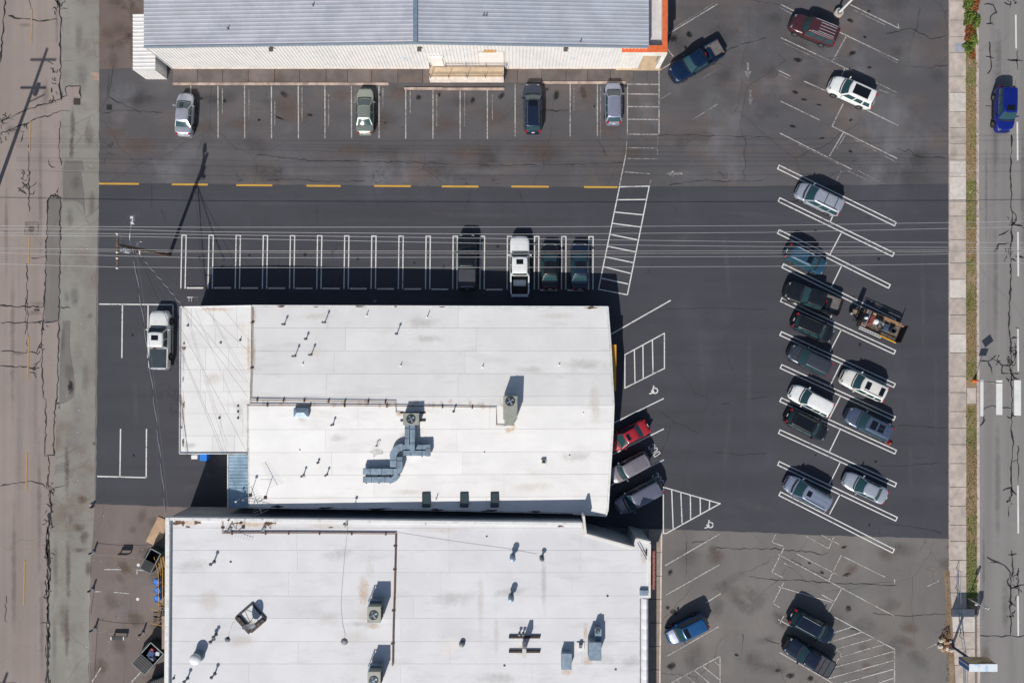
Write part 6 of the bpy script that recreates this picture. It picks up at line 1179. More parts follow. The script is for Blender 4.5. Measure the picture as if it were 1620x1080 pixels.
load('open_drum', 'open black drum standing on the bare deck at the trailer tail', 'drum', 1.28, .02, .63, [('drum', MB().lathe((0, 0, 0), [(.27, 0), (.28, .3), (.30, .58), (.31, .6), (.28, .6), (.25, .08), (.01, .08)], 16), mat('drum_grey', S(84, 90, 100), .5, .3))])
load('timber_planks', 'orange brown boards leaning along the far rail of the trailer', 'planks', .95, .86, .63, [('plank', MB().box((0, 0, .52), (2.4, .09, .04)).box((.1, -.1, .46), (2.2, .08, .05)).box((-.1, .1, .5), (2.0, .08, .05)), mat('plank_orange', S(158, 122, 90), .8, var=.2))])
load('yellow_level', 'long yellow bar along the near rail at the trailer tail', 'bar', 1.1, -1.06, .9, [('bar', MB().box((0, 0, .22), (1.9, .09, .06)), mat('bar_yellow', S(240, 180, 50), .5))])
load('white_ladder', 'white aluminium ladder strapped along the near side of the trailer', 'ladder', -.75, -1.12, .75, [('stile', MB().box((0, -.09, .2), (2.5, .05, .07)).box((0, .11, .2), (2.5, .05, .07)), MATS['white_plastic']), ('rung', (lambda q: [q.tube([(-1.15 + k * .29, -.09, .2), (-1.15 + k * .29, .11, .2)], .02, 5) for k in range(9)] and q)(MB()), MATS['edge_metal'])])
load('propane_rack', 'tall dark rack with bottles standing at the trailer tongue', 'rack', -2.5, -.25, .5, [('frame', (lambda q: [q.tube([(sx, sy, 0), (sx, sy, 1.95)], .04, 5) for sx in (-.2, .2) for sy in (-.4, .4)] and q.box((0, 0, .95), (.42, .84, .05)).box((0, 0, 1.95), (.46, .88, .06)).box((.0, 0, 1.4), (.36, .74, 1.0)))(MB()), MATS['black_metal']), ('bottle', MB().lathe((.02, -.05, 1.98), [(.15, 0), (.16, .2), (.1, .3), (.05, .34)], 12), MATS['white_plastic'])])
load('scrap_heap', 'jumble of small brown and grey scrap on the trailer tongue', 'scrap', -2.95, .25, .5, [('crate', MB().box((0, 0, .15), (.45, .4, .3), .4), mat('scrap_tan', S(150, 130, 104), .8, var=.3)), ('can', MB().lathe((-.25, -.3, 0), [(.12, 0), (.13, .3), (.05, .34)], 10), mat('scrap_grey', S(170, 164, 158), .6, var=.2)), ('rag', MB().box((.2, .35, .05), (.3, .25, .1), .7, top=.6), redm)])

# ------------------------------------------------------------------ the service yard in the south-west
gm = mat('bin_green', S(40, 58, 56), .6, var=.2, vscale=3); lidm = mat('bin_lid', (.028, .03, .034, 1), .5, var=.2)
def dumpster(label, px, py, rz, L_=1.9, w_=1.35, h=1.25, lids=(1, 0), fill=None):
    p = W(px, py, .6); t_ = thing('dumpster', label, 'dumpster', (p.x, p.y, .014), rz, 'dumpsters behind the southern building'); q = MB(); tk = .05
    q.box((0, 0, .14), (L_, w_, .1))
    for sx, sy, dx, dy in ((0, w_ / 2, L_, tk), (0, -w_ / 2, L_, tk), (L_ / 2, 0, tk, w_), (-L_ / 2, 0, tk, w_)): q.box((sx, sy, .15 + (h - .15) / 2), (dx, dy, h - .15))
    build(q, 'bin', gm, t_, True); e = MB()
    for sx, sy, dx, dy in ((0, w_ / 2 + .01, L_ + .1, .08), (0, -w_ / 2 - .01, L_ + .1, .08), (L_ / 2 + .01, 0, .08, w_), (-L_ / 2 - .01, 0, .08, w_)): e.box((sx, sy, h), (dx, dy, .08))
    build(e, 'rim', mat('bin_rim', S(140, 148, 150), .5, .3, var=.15), t_, True)
    for k, st_ in enumerate(lids):
        x0 = -L_ / 2 + L_ / 2 * k + L_ / 4; m_ = MB()
        if st_ == 1:
            m_.box((x0, 0, h + .07), (L_ / 2 - .05, w_, .05))
            for j in range(5): m_.box((x0 - L_ * .17 + j * L_ * .085, 0, h + .105), (.05, w_ * .9, .03))
        else: m_.box((x0, w_ / 2 + .12, h - .3), (L_ / 2 - .05, .06, 1.0))
        build(m_, 'lid', lidm, t_, True)
    if fill:
        for k, (x, y, dx, dy, mm) in enumerate(fill): build(MB().box((x, y, h - .25), (dx, dy, .4), .2 + k, top=.75), 'rubbish_bag', mm, t_, True, smooth=60)
    for sx in (-.7, .7):
        for sy in (-.5, .5): build(MB().lathe((sx * L_ / 2, sy * w_, 0), [(.07, 0), (.07, .1)], 8), 'caster', MATS['black_metal'], t_, True)
tb = mat('bag_blue', S(28, 62, 112), .6, var=.2, vscale=4); tg = mat('bag_slate', S(112, 124, 144), .6, var=.15); trd = mat('bag_red', S(150, 50, 56), .6); twh = mat('bag_white', S(208, 210, 214), .6)
dumpster('dark dumpster with one ribbed lid shut, beside the tan plywood board', 243, 884, R(62), 2.3, 1.15, 1.2, (1, 0))
dumpster('open dumpster full of blue bags, beside the brown shelf', 240, 1036, R(48), 2.9, 1.75, 1.35, (1, 0), [(.5, .1, .9, .8, tb), (.0, -.2, .8, .9, tg), (1.0, -.4, .5, .5, twh), (.9, .3, .35, .4, trd)])
dumpster('dark dumpster at the bottom edge below the blue bags', 254, 1080, R(20), 2.2, 1.3, 1.2, (1, 1))
o = build(MB().prism(PX([(250, 816.5), (265, 823), (257, 851), (242, 861.5), (230.5, 856)], .1), .03, .09), 'plywood_board', mat('plywood', S(188, 158, 130), .85, var=.14, vscale=1.2, dirt=S(160, 126, 98), dfac=.4)); tag(o, 'tan plywood sheet lying by the corner of the southern building', 'board')
dr = mat('drum_blue', S(36, 122, 220), .45, var=.1, vscale=3)
for k, (x, y, lab) in enumerate([(250.5, 918, 'blue plastic drum, northernmost of the row of three'), (252.5, 931, 'blue plastic drum in the middle of the row of three'), (252, 944, 'blue plastic drum, southernmost of the row of three')]):
    p = W(x, y, .4); t_ = thing('plastic_drum', lab, 'drum', (p.x, p.y, .014), 0, 'blue drums by the yellow rail'); build(MB().lathe((0, 0, 0), [(.31, 0), (.34, .06), (.34, .28), (.355, .3), (.34, .32), (.34, .6), (.355, .62), (.34, .64), (.33, .86), (.29, .88), (.28, .85), (.01, .85)], 16), 'shell', dr, t_, True, smooth=40)
    for sx in (-.13, .13): build(MB().lathe((sx, .05, .85), [(.035, 0), (.035, .03), (.01, .03)], 8), 'bung', MATS['white_plastic'], t_, True)
yl = mat('safety_yellow', S(224, 176, 72), .6, var=.12, vscale=4, dirt=S(170, 120, 60), dfac=.4); t_ = thing('safety_rail', 'yellow pipe rail around the step behind the southern building', 'railing', tuple(W(253, 925)))
build(railing([W(x, y, .6) for x, y in ((247.5, 879), (254, 905), (254.5, 956), (262.5, 958))], 1.05, .01, 2.0), 'outer_rail', yl, t_); build(railing([W(x, y, .6) for x, y in ((257.5, 880), (260.5, 899), (260.5, 952))], 1.0, .01, 2.0), 'inner_rail', yl, t_)
build(MB().prism(PX([(252, 884), (258, 881), (260, 896), (255, 899)], .5), .02, .5), 'step', mat('step_brown', S(120, 96, 60), .8, var=.2), t_)
t_ = thing('pallet_stack', 'broken timber pallets below the blue drums', 'pallets', tuple(W(252, 970))); rs = random.Random(12)
for k in range(12): p = W(rs.uniform(246, 260), rs.uniform(961, 984), .2); build(MB().box((p.x, p.y, .06 + k * .035), (rs.uniform(.9, 1.5), .1, .03), rs.choice((0, .1, -.15, 1.5, 1.4))), 'plank', wd_m, t_)
for x0, y0, x1, y1, lab in ((238, 962, 252, 966, 'yellow pole sticking out of the broken pallets'), (238, 985, 256, 989, 'yellow pole below the broken pallets')):
    o = build(MB().tube([W(x0, y0, .5), W(x1, y1, .5)], .035, 5), 'yellow_pole', yl); tag(o, lab, 'pole')
t_ = thing('lean_shelf', 'long brown shelf top along the back wall above the open dumpster', 'shelf', tuple(W(259, 1000))); build(MB().prism(PX([(256, 974), (263.5, 974), (263.5, 1026), (256, 1026)], 1.5), 1.44, 1.5), 'top', mat('shelf_brown', S(158, 134, 118), .8, var=.12, vscale=2), t_)
for x, y in ((257, 976), (257, 1024), (262, 976), (262, 1024)): p = W(x, y, 1.4); build(MB().box((p.x, p.y, .72), (.08, .08, 1.43)), 'leg', wd_m, t_)
ropes = mat('rope_grey', S(176, 164, 150), .8, var=.1)
bm_ = mat('bollard_dark', S(52, 62, 78), .5, var=.1); tops = []
for x, y, lab in [(149, 872, 'white topped bollard, northernmost of the roped yard'), (147, 931, 'white topped bollard, middle of the west side of the roped yard'), (150.5, 993, 'white topped bollard at the south-west of the roped yard'), (226.5, 999.5, 'white topped bollard nearest the open dumpster')]:
    p = W(x, y); t_ = thing('bollard', lab, 'bollard', tuple(p), 0, 'bollards round the service yard'); build(MB().lathe((0, 0, 0), [(.1, 0), (.1, .55)], 10), 'post', MATS['white_plastic'], t_, True, smooth=50); build(MB().lathe((0, 0, .55), [(.105, 0), (.105, .3), (.06, .38), (.01, .4)], 10), 'cap', bm_, t_, True, smooth=50); build(MB().lathe((0, 0, .0), [(.22, 0), (.2, .05), (.1, .07)], 10), 'base', bm_, t_, True); tops.append(Vector((p.x, p.y, .82)))
def rope(lab, a, b, sag):
    return tag(build(MB().tube([a.lerp(b, k / 10) - Vector((0, 0, sag * 4 * (k / 10) * (1 - k / 10))) for k in range(11)], .022, 4), 'rope', ropes), lab, 'rope', 'ropes between the bollards')
rope('pale rope from the northern bollard to the ribbed dumpster lid', tops[0], W(230, 884, 1.1), .15); rope('pale rope hanging between the two western bollards', tops[1], Vector((W(142, 975).x, W(142, 975).y, .3)), .1); rope('pale rope from the south-west bollard to the eastern one', tops[2], tops[3], .12); rope('pale rope trailing south out of the picture', tops[2], W(139, 1095, .7), .1)
for x, y, w_, dp, lab in [(195, 876, .95, .08, 'slim black board hanging on the northern rope'), (186, 1009, 1.2, .34, 'dark low bench with white ends below the southern rope')]:
    p = W(x, y, .5); t_ = thing('yard_board', lab, 'board', (p.x, p.y, .014)); build(MB().box((0, 0, .5), (w_, dp, .12 if dp > .2 else .5)), 'board', lidm, t_, True)
    for sx in (-1, 1): build(MB().box((sx * (w_ / 2 + .05), 0, .28), (.1, dp, .55)), 'end_post', MATS['white_plastic'] if dp > .2 else lidm, t_, True)
t_ = thing('wooden_stump', 'short brown post at the corner where the dark lot meets the yard', 'post', tuple(W(147, 801))); build(MB().lathe(W(147, 801), [(.14, 0), (.13, .5), (.05, .55)], 8), 'post', wd_m, t_); build(MB().box(W(145, 799, .1), (.4, .25, .2), .5), 'footing', MATS['kerb_concrete'], t_)
p = W(325.5, 721.5, .5); t_ = thing('recycling_bin', 'bright blue wheeled bin against the lower white building', 'bin', (p.x, p.y, .016)); build(MB().box((0, 0, .5), (.6, .6, .95), top=1.15), 'tub', dr, t_, True); build(MB().box((0, -.02, 1.02), (.74, .76, .07), top=.94), 'lid', dr, t_, True); build(MB().tube([(-.25, .33, .95), (.25, .33, .95)], .03, 5), 'handle', MATS['black_metal'], t_, True)
p = W(311, 721.5, .5); t_ = thing('meter_cabinet', 'white meter cabinet beside the blue bin', 'cabinet', (p.x, p.y, .016)); build(MB().box((0, 0, .5), (.62, .4, 1.0)), 'cabinet', MATS['white_plastic'], t_, True); build(MB().box((0, -.21, .5), (.5, .02, .8)), 'door', MATS['edge_metal'], t_, True)
# street furniture set in the ground
for x, y, s_, lab, par in [(50, 362, .7, 'square', street), (122, 161, .35, 'drain', lane), (151, 121, .42, 'box', lane), (173, 170, .28, 'valve', lot_n)]:
    p = W(x, y); o = build(MB().box((p.x, p.y, .022), (2 * s_, 2 * s_, .012)), 'utility_cover', mat('cover_' + lab, *{'square': (S(128, 118, 112), .8), 'drain': (S(60, 54, 50), .8), 'box': (S(168, 146, 132), .8), 'valve': (S(40, 40, 42), .7)}[lab]), par)
q = MB(); p = W(50, 362)
for a, b in (((40, 353), (60, 353)), ((60, 353), (59.5, 371)), ((59.5, 371), (40, 371)), ((40, 371), (40, 353))): crack(q, [a, b], .12, .05)
build(q, 'cover_seal', MATS['tar'], street, kind='stuff'); build(MB().lathe((p.x, p.y, .028), [(.32, 0), (.32, .006), (.01, .006)], 18), 'manhole_lid', mat('iron_brown', S(92, 78, 70), .7, var=.2), street)
# ------------------------------------------------------------------ the person by the steel blue SUV
def person(label, px, py, rz):
    p = W(px, py, 0); t_ = thing('person', label, 'person', (p.x, p.y, .018), rz)
    J = dict(pelvis=(0, 0, .92, .15, .12), waist=(.02, 0, 1.08, .14, .11), chest=(.05, 0, 1.30, .17, .12), neck=(.07, 0, 1.47, .06, .06), head0=(.09, 0, 1.57, .085, .085), head1=(.10, 0, 1.70, .085, .09), lhip=(0, .10, .86, .10, .10), lknee=(.05, .11, .48, .07, .07), lank=(-.02, .11, .10, .05, .05), ltoe=(.16, .12, .04, .04, .035), rhip=(0, -.10, .86, .10, .10), rknee=(.10, -.11, .49, .07, .07), rank=(.12, -.11, .10, .05, .05), rtoe=(.30, -.12, .04, .04, .035), lsh=(.05, .20, 1.40, .07, .07), lel=(.02, .27, 1.13, .05, .05), lwr=(.22, .22, 1.02, .035, .035), lha=(.31, .20, 1.02, .035, .02), rsh=(.05, -.20, 1.40, .07, .07), rel=(.03, -.28, 1.13, .05, .05), rwr=(.24, -.20, 1.05, .035, .035), rha=(.33, -.18, 1.06, .035, .02))
    E = [('pelvis', 'waist'), ('waist', 'chest'), ('chest', 'neck'), ('neck', 'head0'), ('head0', 'head1'), ('pelvis', 'lhip'), ('lhip', 'lknee'), ('lknee', 'lank'), ('lank', 'ltoe'), ('pelvis', 'rhip'), ('rhip', 'rknee'), ('rknee', 'rank'), ('rank', 'rtoe'), ('chest', 'lsh'), ('lsh', 'lel'), ('lel', 'lwr'), ('lwr', 'lha'), ('chest', 'rsh'), ('rsh', 'rel'), ('rel', 'rwr'), ('rwr', 'rha')]
    for s_, sg in (('l', 1), ('r', -1)):
        hx, hy, hz = J[s_ + 'ha'][:3]
        for f, (dy, ln) in enumerate(((.035, .075), (.012, .085), (-.012, .08), (-.034, .065))): J[f'{s_}f{f}'] = (hx + ln, hy + dy, hz - .015, .011, .011); E.append((s_ + 'ha', f'{s_}f{f}'))
        J[s_ + 'th'] = (hx + .02, hy - sg * .06, hz + .01, .012, .012); E.append((s_ + 'ha', s_ + 'th'))
    keys = list(J); me = bpy.data.meshes.new('body'); me.from_pydata([J[k][:3] for k in keys], [(keys.index(a), keys.index(b)) for a, b in E], []); ob = bpy.data.objects.new('body_source', me); COL.objects.link(ob)
    sk = ob.modifiers.new('skin', 'SKIN'); me.skin_vertices[0].data[0].use_root = True
    for k, v in zip(keys, me.skin_vertices[0].data): v.radius = J[k][3:5]
    ss = ob.modifiers.new('sub', 'SUBSURF'); ss.levels = 1; ss.render_levels = 1
    dg = bpy.context.evaluated_depsgraph_get(); nm = bpy.data.meshes.new_from_object(ob.evaluated_get(dg)); bpy.data.objects.remove(ob); nm.name = 'body'; nm.materials.clear()
    for m_ in (mat('skin_tone', S(190, 140, 112), .6, var=.05), mat('jacket_red', S(196, 64, 66), .75, var=.12, vscale=8), mat('trousers_dark', (.02, .026, .028, 1), .8, var=.1), MATS['black_metal']): nm.materials.append(m_)
    for f in nm.polygons:
        x_, y_, z_ = f.center; f.use_smooth = True; f.material_index = 3 if z_ < .1 else 2 if z_ < .95 and not (abs(y_) > .16 and x_ > .1) else 0 if z_ > 1.48 or (x_ > .25 and .9 < z_ < 1.15) else 1
    b = bpy.data.objects.new('body', nm); COL.objects.link(b); b.parent = t_
    hr = MB(); vs = []; n = 10
    for j, (rr_, z_) in enumerate(((.10, 1.60), (.108, 1.68), (.09, 1.76), (.05, 1.80), (.005, 1.81))):
        for k in range(n): a = 2 * math.pi * k / n; vs.append((.085 + rr_ * math.cos(a) * (.95 if math.cos(a) > 0 and j == 0 else 1) - (.03 if j < 1 else 0), rr_ * math.sin(a), z_))
    build(hr.add(vs, [(j * n + k, j * n + (k + 1) % n, (j + 1) * n + (k + 1) % n, (j + 1) * n + k) for j in range(4) for k in range(n)]), 'hair', mat('hair_dark', (.02, .014, .01, 1), .7, var=.1), t_, True, smooth=60)
person('person in red top and dark trousers behind the steel blue SUV', 1398, 697, R(150))
# ------------------------------------------------------------------ stains, drips and wear on the ground and roofs
scn.cycles.transparent_max_bounces = 48
def decal_mat(name, c, strength, nscale=1.6, soft=.12, hard=1.25):
    t = NT(name); sx = t.n.new('ShaderNodeVectorMath'); sx.operation = 'LENGTH'; t.link(t.tc.outputs['Object'], sx.inputs[0])
    f = t.ramp(sx.outputs['Value'], .98, .05); n = t.noise(nscale, 7, .68)
    a = t.ramp(t.math('ADD', t.math('MULTIPLY', f, .85), t.math('MULTIPLY', t.math('SUBTRACT', n, .5), 1.35)), soft, hard, 0, strength)
    edge = t.math('MULTIPLY', a, t.ramp(sx.outputs['Value'], 1.0, .8))
    tr = t.n.new('ShaderNodeBsdfTransparent'); mx = t.n.new('ShaderNodeMixShader'); t.link(edge, mx.inputs[0]); t.link(tr.outputs[0], mx.inputs[1]); t.link(t.b.outputs[0], mx.inputs[2]); t.link(mx.outputs[0], t.out.inputs[0])
    t.b.inputs['Base Color'].default_value = c; t.b.inputs['Roughness'].default_value = .7; t.b.inputs['Specular IOR Level'].default_value = .25
    me = bpy.data.meshes.new(name); me.from_pydata([(-1, -1, 0), (1, -1, 0), (1, 1, 0), (-1, 1, 0)], [], [(0, 1, 2, 3)]); me.materials.append(t.m); return me
D_OIL = decal_mat('oil_drip', (.018, .017, .018, 1), .95, 3.0, .25, 1.05); D_DARK = decal_mat('dark_stain', (.055, .052, .052, 1), .26, .9); D_BROWN = decal_mat('rust_wash', S(116, 99, 91), .5, .7); D_PALE = decal_mat('pale_wear', S(150, 149, 150), .30, .7); D_LANE = decal_mat('mud_stain', S(104, 88, 74), .6, 1.6)
D_PALEN = decal_mat('tyre_wear', S(104, 104, 109), .5, .8); D_GRIME = decal_mat('roof_grime', S(190, 187, 182), .34, 1.1); D_RUST = decal_mat('roof_rust', S(216, 180, 140), .5, 2.6); D_WARM = decal_mat('roof_pond', S(222, 214, 202), .4, .6)
ZD = [.0]
def decal(par, me, px, py, rx, ry, name='stain', rz=0.0, z=.0285, zf=None):
    ZD[0] = (ZD[0] + .000013) % .0028
    o = bpy.data.objects.new(name, me); COL.objects.link(o); c = zf(px, py) if zf else W(px, py); o.parent = par; l = ROOT.get(par.name, Vector((0, 0, 0)))
    o.location = (c.x - l.x, c.y - l.y, (c.z if zf else 0) + z + ZD[0] - l.z); o.scale = (rx, ry, 1); o.rotation_euler = (0, 0, rz)
    if zf:
        e = .5; dx = zf(px + 8, py); dy = zf(px, py - 8); o.rotation_euler = (math.atan2(dy.z - c.z, dy.y - c.y), -math.atan2(dx.z - c.z, dx.x - c.x), rz if abs(dx.z - c.z) + abs(dy.z - c.z) < 1e-6 else 0)
    return o
rd_ = random.Random(31)
for x, y, rx, ry in [(450, 150, 1.0, .6), (442, 187, 1.4, .25), (490, 182, .6, .35), (662, 155, .6, .6), (748, 159, .5, .7), (793, 152, .5, .8), (880, 151, .55, 1.2), (923, 147, .6, 1.3), (903, 171, .3, .3), (940, 168, .3, .25), (520, 155, .3, .3), (590, 150, .4, .4), (695, 150, .35, .5), (610, 195, .4, .3), (355, 160, .5, .5), (410, 190, .35, .3), (1345, 33, .7, .4), (1368, 59, .5, .3), (1348, 85, .9, .5), (1262, 95, .9, .5), (1258, 146, .6, .4), (1272, 158, .8, .25), (1295, 166, .6, .2), (1346, 190, .5, .25), (1345, 240, .5, .25), (1254, 200, .8, .3), (1300, 219, .7, .2), (1375, 107, .4, .25), (1065, 62, .9, .8), (1090, 55, .6, .7), (1374, 18, .4, .3), (1067, 968, .9, .6), (1056, 960, .4, .5), (1062, 1053, .9, .8), (1060, 905, .5, .7), (1250, 1068, .9, .6), (1282, 1072, .7, .6), (1342, 962, .6, .7), (1300, 905, .5, .3), (1340, 908, .9, .4), (1335, 865, .6, .3), (1280, 890, .4, .3), (1230, 1060, .6, .4), (1165, 1035, .5, .3), (1300, 1000, .5, .4)]:
    decal(lot_n if y < 300 else lot_s, D_OIL, x, y, rx, ry, 'oil_stain', rd_.uniform(-.5, .5))
for k in range(20): decal(lot_n, D_DARK, rd_.uniform(170, 1490), rd_.uniform(140, 285), rd_.uniform(1.5, 4.5), rd_.uniform(.8, 2.2), 'dark_stain', rd_.uniform(-.3, .3))
for k in range(14): decal(lot_n, D_DARK, rd_.uniform(1060, 1490), rd_.uniform(0, 150), rd_.uniform(1.5, 3.5), rd_.uniform(1, 2.5), 'dark_stain', rd_.uniform(-1, 1))
for k in range(24): decal(lot_s, D_DARK, rd_.uniform(1055, 1495), rd_.uniform(860, 1080), rd_.uniform(1.2, 3.5), rd_.uniform(.7, 2.5), 'dark_stain', rd_.uniform(-1, 1))
for k in range(10): decal(lot_s, D_BROWN, rd_.uniform(1055, 1495), rd_.uniform(860, 1080), rd_.uniform(.8, 2.0), rd_.uniform(.7, 1.6), 'brown_stain', rd_.uniform(-1, 1))
for x, y, rx, ry in [(455, 165, 3.2, 2.2), (470, 185, 3.0, 1.2), (380, 195, 3, 1.3), (320, 200, 2.2, 1.5), (540, 150, 2.2, 1.4), (600, 190, 2.5, 1.8), (695, 195, 3.4, 1.8), (630, 150, 2.4, 1.6), (780, 185, 2.5, 2), (740, 240, 4.5, 1.4), (850, 235, 4.5, 1.4), (930, 150, 1.8, 2.5), (560, 240, 4, 1.2), (960, 200, 2.5, 2.0), (300, 150, 1.5, 2.0), (220, 230, 3, 1.5), (860, 250, 3.5, .9), (180, 210, 2, 1), (975, 122, 1.0, .6), (1000, 240, 2, 1.6)]: decal(lot_n, D_BROWN, x, y, rx, ry, 'rust_wash')
for x, y, rx, ry in [(1130, 165, 3.2, 3.4), (1155, 195, 3.0, 2.2), (1105, 230, 3, 1.5), (245, 257, .9, .6), (1080, 275, 3, .8), (1170, 120, 2, 2), (1070, 140, 1.5, 2), (500, 275, 6, .6), (760, 272, 6, .6), (1410, 170, 4, 3), (1440, 90, 3, 4)]: decal(lot_n, D_PALE, x, y, rx, ry, 'pale_wear')
for x, y, rx, ry, rz in [(420, 320, 12, .7, -.02), (760, 340, 12, .6, -.02), (620, 312, 14, .5, 0), (1150, 420, .6, 9, .1), (1185, 600, .6, 12, 0), (1110, 560, .5, 10, .05), (1150, 700, .7, 8, -.1), (1460, 480, .7, 12, 0), (1480, 640, .5, 12, 0), (1440, 740, .6, 6, 0), (1200, 340, 8, .7, -.1), (215, 640, .7, 7, .05), (250, 700, .5, 6, .1), (1080, 380, 5, 1.5, .2), (1200, 800, 5, 1.2, -.3), (205, 345, 1.0, .7, 0), (215, 340, 2, 1.0, 0), (300, 770, 1.6, .8, 0), (330, 755, .8, 1.2, 0), (1030, 515, .8, .4, .4)]: decal(lot_m, D_PALEN, x, y, rx, ry, 'tyre_wear', rz)
for i in range(16):
    if rd_.random() < .75: decal(lot_m, D_OIL, 312 + 42.9 * i + rd_.uniform(-4, 4), rd_.uniform(385, 425), rd_.uniform(.2, .45), rd_.uniform(.2, .5), 'oil_drip')
for x, y in ((1370, 335), (1350, 470), (1360, 545), (1290, 720), (1375, 830), (1290, 365), (1270, 735), (1390, 410), (1385, 730), (210, 530), (212, 720)): decal(lot_m, D_OIL, x, y, rd_.uniform(.2, .45), rd_.uniform(.2, .4), 'oil_drip')
for x, y, rx, ry, me in [(112, 612, .6, 1.6, D_OIL), (110, 590, 1.0, 2.0, D_DARK), (115, 200, .5, 3.6, D_LANE), (113, 235, .45, 2.5, D_LANE), (120, 160, .7, .7, D_LANE), (140, 215, 1.0, 2.4, D_BROWN), (106, 740, .5, 5, D_LANE), (108, 900, .5, 6, D_LANE), (106, 1000, .5, 5, D_LANE), (125, 835, 1.2, .9, D_LANE), (133, 850, .9, 1.2, D_LANE), (126, 870, 1.4, .5, D_LANE), (140, 900, .7, 1.4, D_LANE), (112, 820, .6, 1.2, D_DARK), (130, 790, 1.0, .8, D_LANE), (120, 640, 1.3, 2, D_PALE), (115, 690, 1.3, 3, D_PALE), (125, 560, 1.3, 3, D_PALE), (120, 420, 1.4, 2.2, D_PALE), (130, 120, 1.2, 3, D_DARK), (105, 470, .6, 1.5, D_DARK), (118, 470, 1, 2, D_DARK), (125, 60, .8, 3.0, D_DARK), (110, 345, .8, 2.2, D_DARK), (120, 290, 1.0, 1.6, D_DARK), (145, 320, .7, 2.2, D_BROWN), (100, 980, .7, 4, D_DARK), (88, 900, .5, 6, D_DARK), (86, 1020, .5, 5, D_DARK), (135, 600, .8, 3, D_DARK), (100, 540, .5, 2.5, D_DARK), (142, 500, .6, .6, D_BROWN)]: decal(lane, me, x, y, rx, ry, 'lane_stain')
for x, y, rx, ry, me in [(55, 495, 1.5, .6, D_DARK), (20, 205, 1.6, .9, D_DARK), (28, 560, 1.6, .3, D_DARK), (20, 540, .5, 14, D_DARK), (64, 300, .45, 14, D_DARK), (62, 800, .45, 16, D_DARK), (22, 900, .5, 14, D_DARK), (10, 360, .4, 9, D_DARK), (72, 150, .7, 3, D_DARK), (60, 480, 2, .5, D_DARK), (40, 40, 1.6, .4, D_DARK), (90, 40, .3, 4, D_DARK), (56, 650, .5, 10, D_PALE), (30, 700, .6, 12, D_PALE), (66, 985, .5, 8, D_DARK)]: decal(street, me, x, y, rx, ry, 'street_stain')
for x, y, rx, ry, me in [(1575, 200, .6, 12, D_DARK), (1575, 450, .6, 12, D_DARK), (1578, 760, .6, 12, D_DARK), (1590, 960, .8, 6, D_DARK), (1560, 1040, 1, 3, D_BROWN), (1618, 300, .5, 14, D_DARK), (1560, 300, .3, 10, D_DARK), (1556, 900, .3, 10, D_DARK), (1580, 90, .7, 5, D_DARK)]: decal(road, me, x, y, rx, ry, 'road_stain')
for k in range(22): decal(yard, (D_DARK, D_BROWN, D_LANE, D_PALE)[k % 4], rd_.uniform(155, 255), rd_.uniform(815, 1075), rd_.uniform(.7, 2.2), rd_.uniform(.7, 2.0), 'yard_stain', rd_.uniform(-1, 1), .0285)
for k in range(16): decal(apron, (D_DARK, D_BROWN)[k % 2], rd_.uniform(165, 225), rd_.uniform(-20, 108), rd_.uniform(.5, 1.6), rd_.uniform(.5, 1.8), 'brown_stain', 0)
# roofs: ponding, grime below the units, rust along the pipes
for k in range(6): decal(mid, D_GRIME, rd_.uniform(410, 950), rd_.uniform(495, 795), rd_.uniform(1.5, 4), rd_.uniform(.4, 1.1), 'roof_grime', 0, .02, Wr)
for x in range(402, 800, 13): decal(mid, D_RUST, x + rd_.uniform(-5, 5), 636 + (x - 400) * .012 + rd_.uniform(-5, 3), rd_.uniform(.15, .5), rd_.uniform(.3, .7), 'pipe_rust', 0, .02, Wr) if rd_.random() < .8 else None
for x, y, rx, ry, me in [(804, 680, .8, .6, D_RUST), (812, 676, .5, .9, D_RUST), (632, 655, .8, .4, D_RUST), (594, 712, .8, .9, D_GRIME), (598, 700, .5, .5, D_GRIME), (478, 664, .8, .5, D_GRIME), (481, 752, .3, .5, D_RUST), (402, 500, .35, 1.5, D_RUST), (402, 560, .3, 3, D_RUST), (860, 732, .7, .7, D_GRIME), (640, 690, .9, 1.0, D_GRIME), (650, 778, 3, .5, D_WARM), (840, 770, 3.5, .8, D_WARM), (500, 500, 3, .6, D_WARM), (880, 500, 4, .6, D_WARM), (940, 640, 1, 4, D_WARM)]: decal(mid, me, x, y, rx, ry, 'roof_stain', 0, .02, Wr)
for k in range(12): decal(south, D_GRIME if k % 3 else D_WARM, rd_.uniform(285, 1000), rd_.uniform(850, 1075), rd_.uniform(1.2, 4.0), rd_.uniform(.5, 1.3), 'roof_grime', rd_.uniform(-.2, .2), .026, Ws)
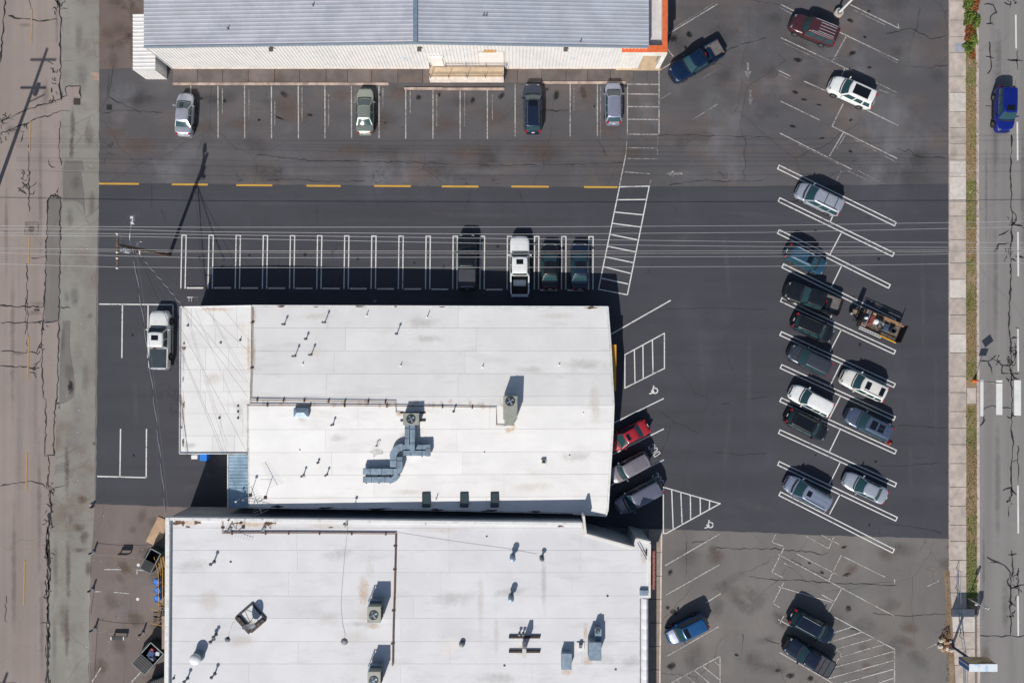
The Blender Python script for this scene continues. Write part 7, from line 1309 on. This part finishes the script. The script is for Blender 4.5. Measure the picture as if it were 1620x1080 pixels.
for x, y, rx, ry, me in [(575, 935, 1.0, 2.6, D_RUST), (585, 900, .9, 2.2, D_WARM), (590, 990, 1.2, .5, D_RUST), (930, 1045, 1.0, .8, D_RUST), (926, 1000, .4, 1.6, D_RUST), (896, 1062, 1.2, .6, D_RUST), (828, 1028, 1.5, 1.0, D_WARM), (300, 826, 1.8, .6, D_RUST), (400, 829, 4, .5, D_RUST), (520, 832, 4, .5, D_WARM), (700, 838, 6, .5, D_WARM), (1018, 880, .5, 1.4, D_RUST), (760, 960, .6, 5, D_WARM), (860, 920, .5, 5, D_GRIME), (785, 1000, .5, 4, D_WARM), (395, 985, 1.2, 1.0, D_WARM), (330, 950, 2, 2, D_WARM)]: decal(south, me, x, y, rx, ry, 'roof_stain', 0, .026, Ws)
for x, y, rx, ry, me in [(290, 560, .4, 4.5, D_GRIME), (289, 650, .35, 3.5, D_RUST), (340, 490, 3, .3, D_RUST), (393, 560, .3, 4, D_RUST), (300, 705, 1.2, .5, D_GRIME), (335, 600, 1.5, 1.2, D_WARM), (380, 650, .5, .9, D_GRIME)]: decal(mid, me, x, y, rx, ry, 'roof_stain', 0, .03, Wt)
# litter in the yard and along the verge, weeds at the edges of the lots
tr_ = random.Random(5); lm = [MATS['rock_pale'], MATS['scrap_tan'], MATS['lead_grey'], MATS['white_plastic'], MATS['dark_timber']]
for i, (x0, x1, y0, y1, n) in enumerate([(150, 262, 815, 1078, 70), (1528, 1543, 90, 955, 60), (1494, 1506, 900, 1080, 50), (100, 152, 150, 1080, 60)]):
    for k in range(2):
        q = MB()
        for _ in range(n // 2): p = W(tr_.uniform(x0, x1), tr_.uniform(y0, y1)); s_ = tr_.uniform(.03, .09); q.box((p.x, p.y, .03 + (.08 if i in (1,) else 0)), (s_, s_ * tr_.uniform(.5, 1.5), .04), tr_.uniform(0, 3), top=.8)
        tag(build(q, 'litter', lm[(i + k * 2) % 5]), None, None, kind='stuff')
wd = MB()
for _ in range(900):
    if tr_.random() < .5: p = W(tr_.gauss(1499.5, 1.6), tr_.uniform(860, 1075))
    else: p = W(tr_.gauss(1544.5, 1.0), tr_.uniform(90, 955), .1)
    a = tr_.uniform(0, 6.28); l = tr_.uniform(.05, .14); s_ = .02; wd.add([(p.x - s_ * math.sin(a), p.y + s_ * math.cos(a), p.z + .02), (p.x + s_ * math.sin(a), p.y - s_ * math.cos(a), p.z + .02), (p.x + l * math.cos(a), p.y + l * math.sin(a), p.z + .1)], [(0, 1, 2)])
tag(build(wd, 'edge_weeds', MATS['dry_twigs']), None, None, kind='stuff')
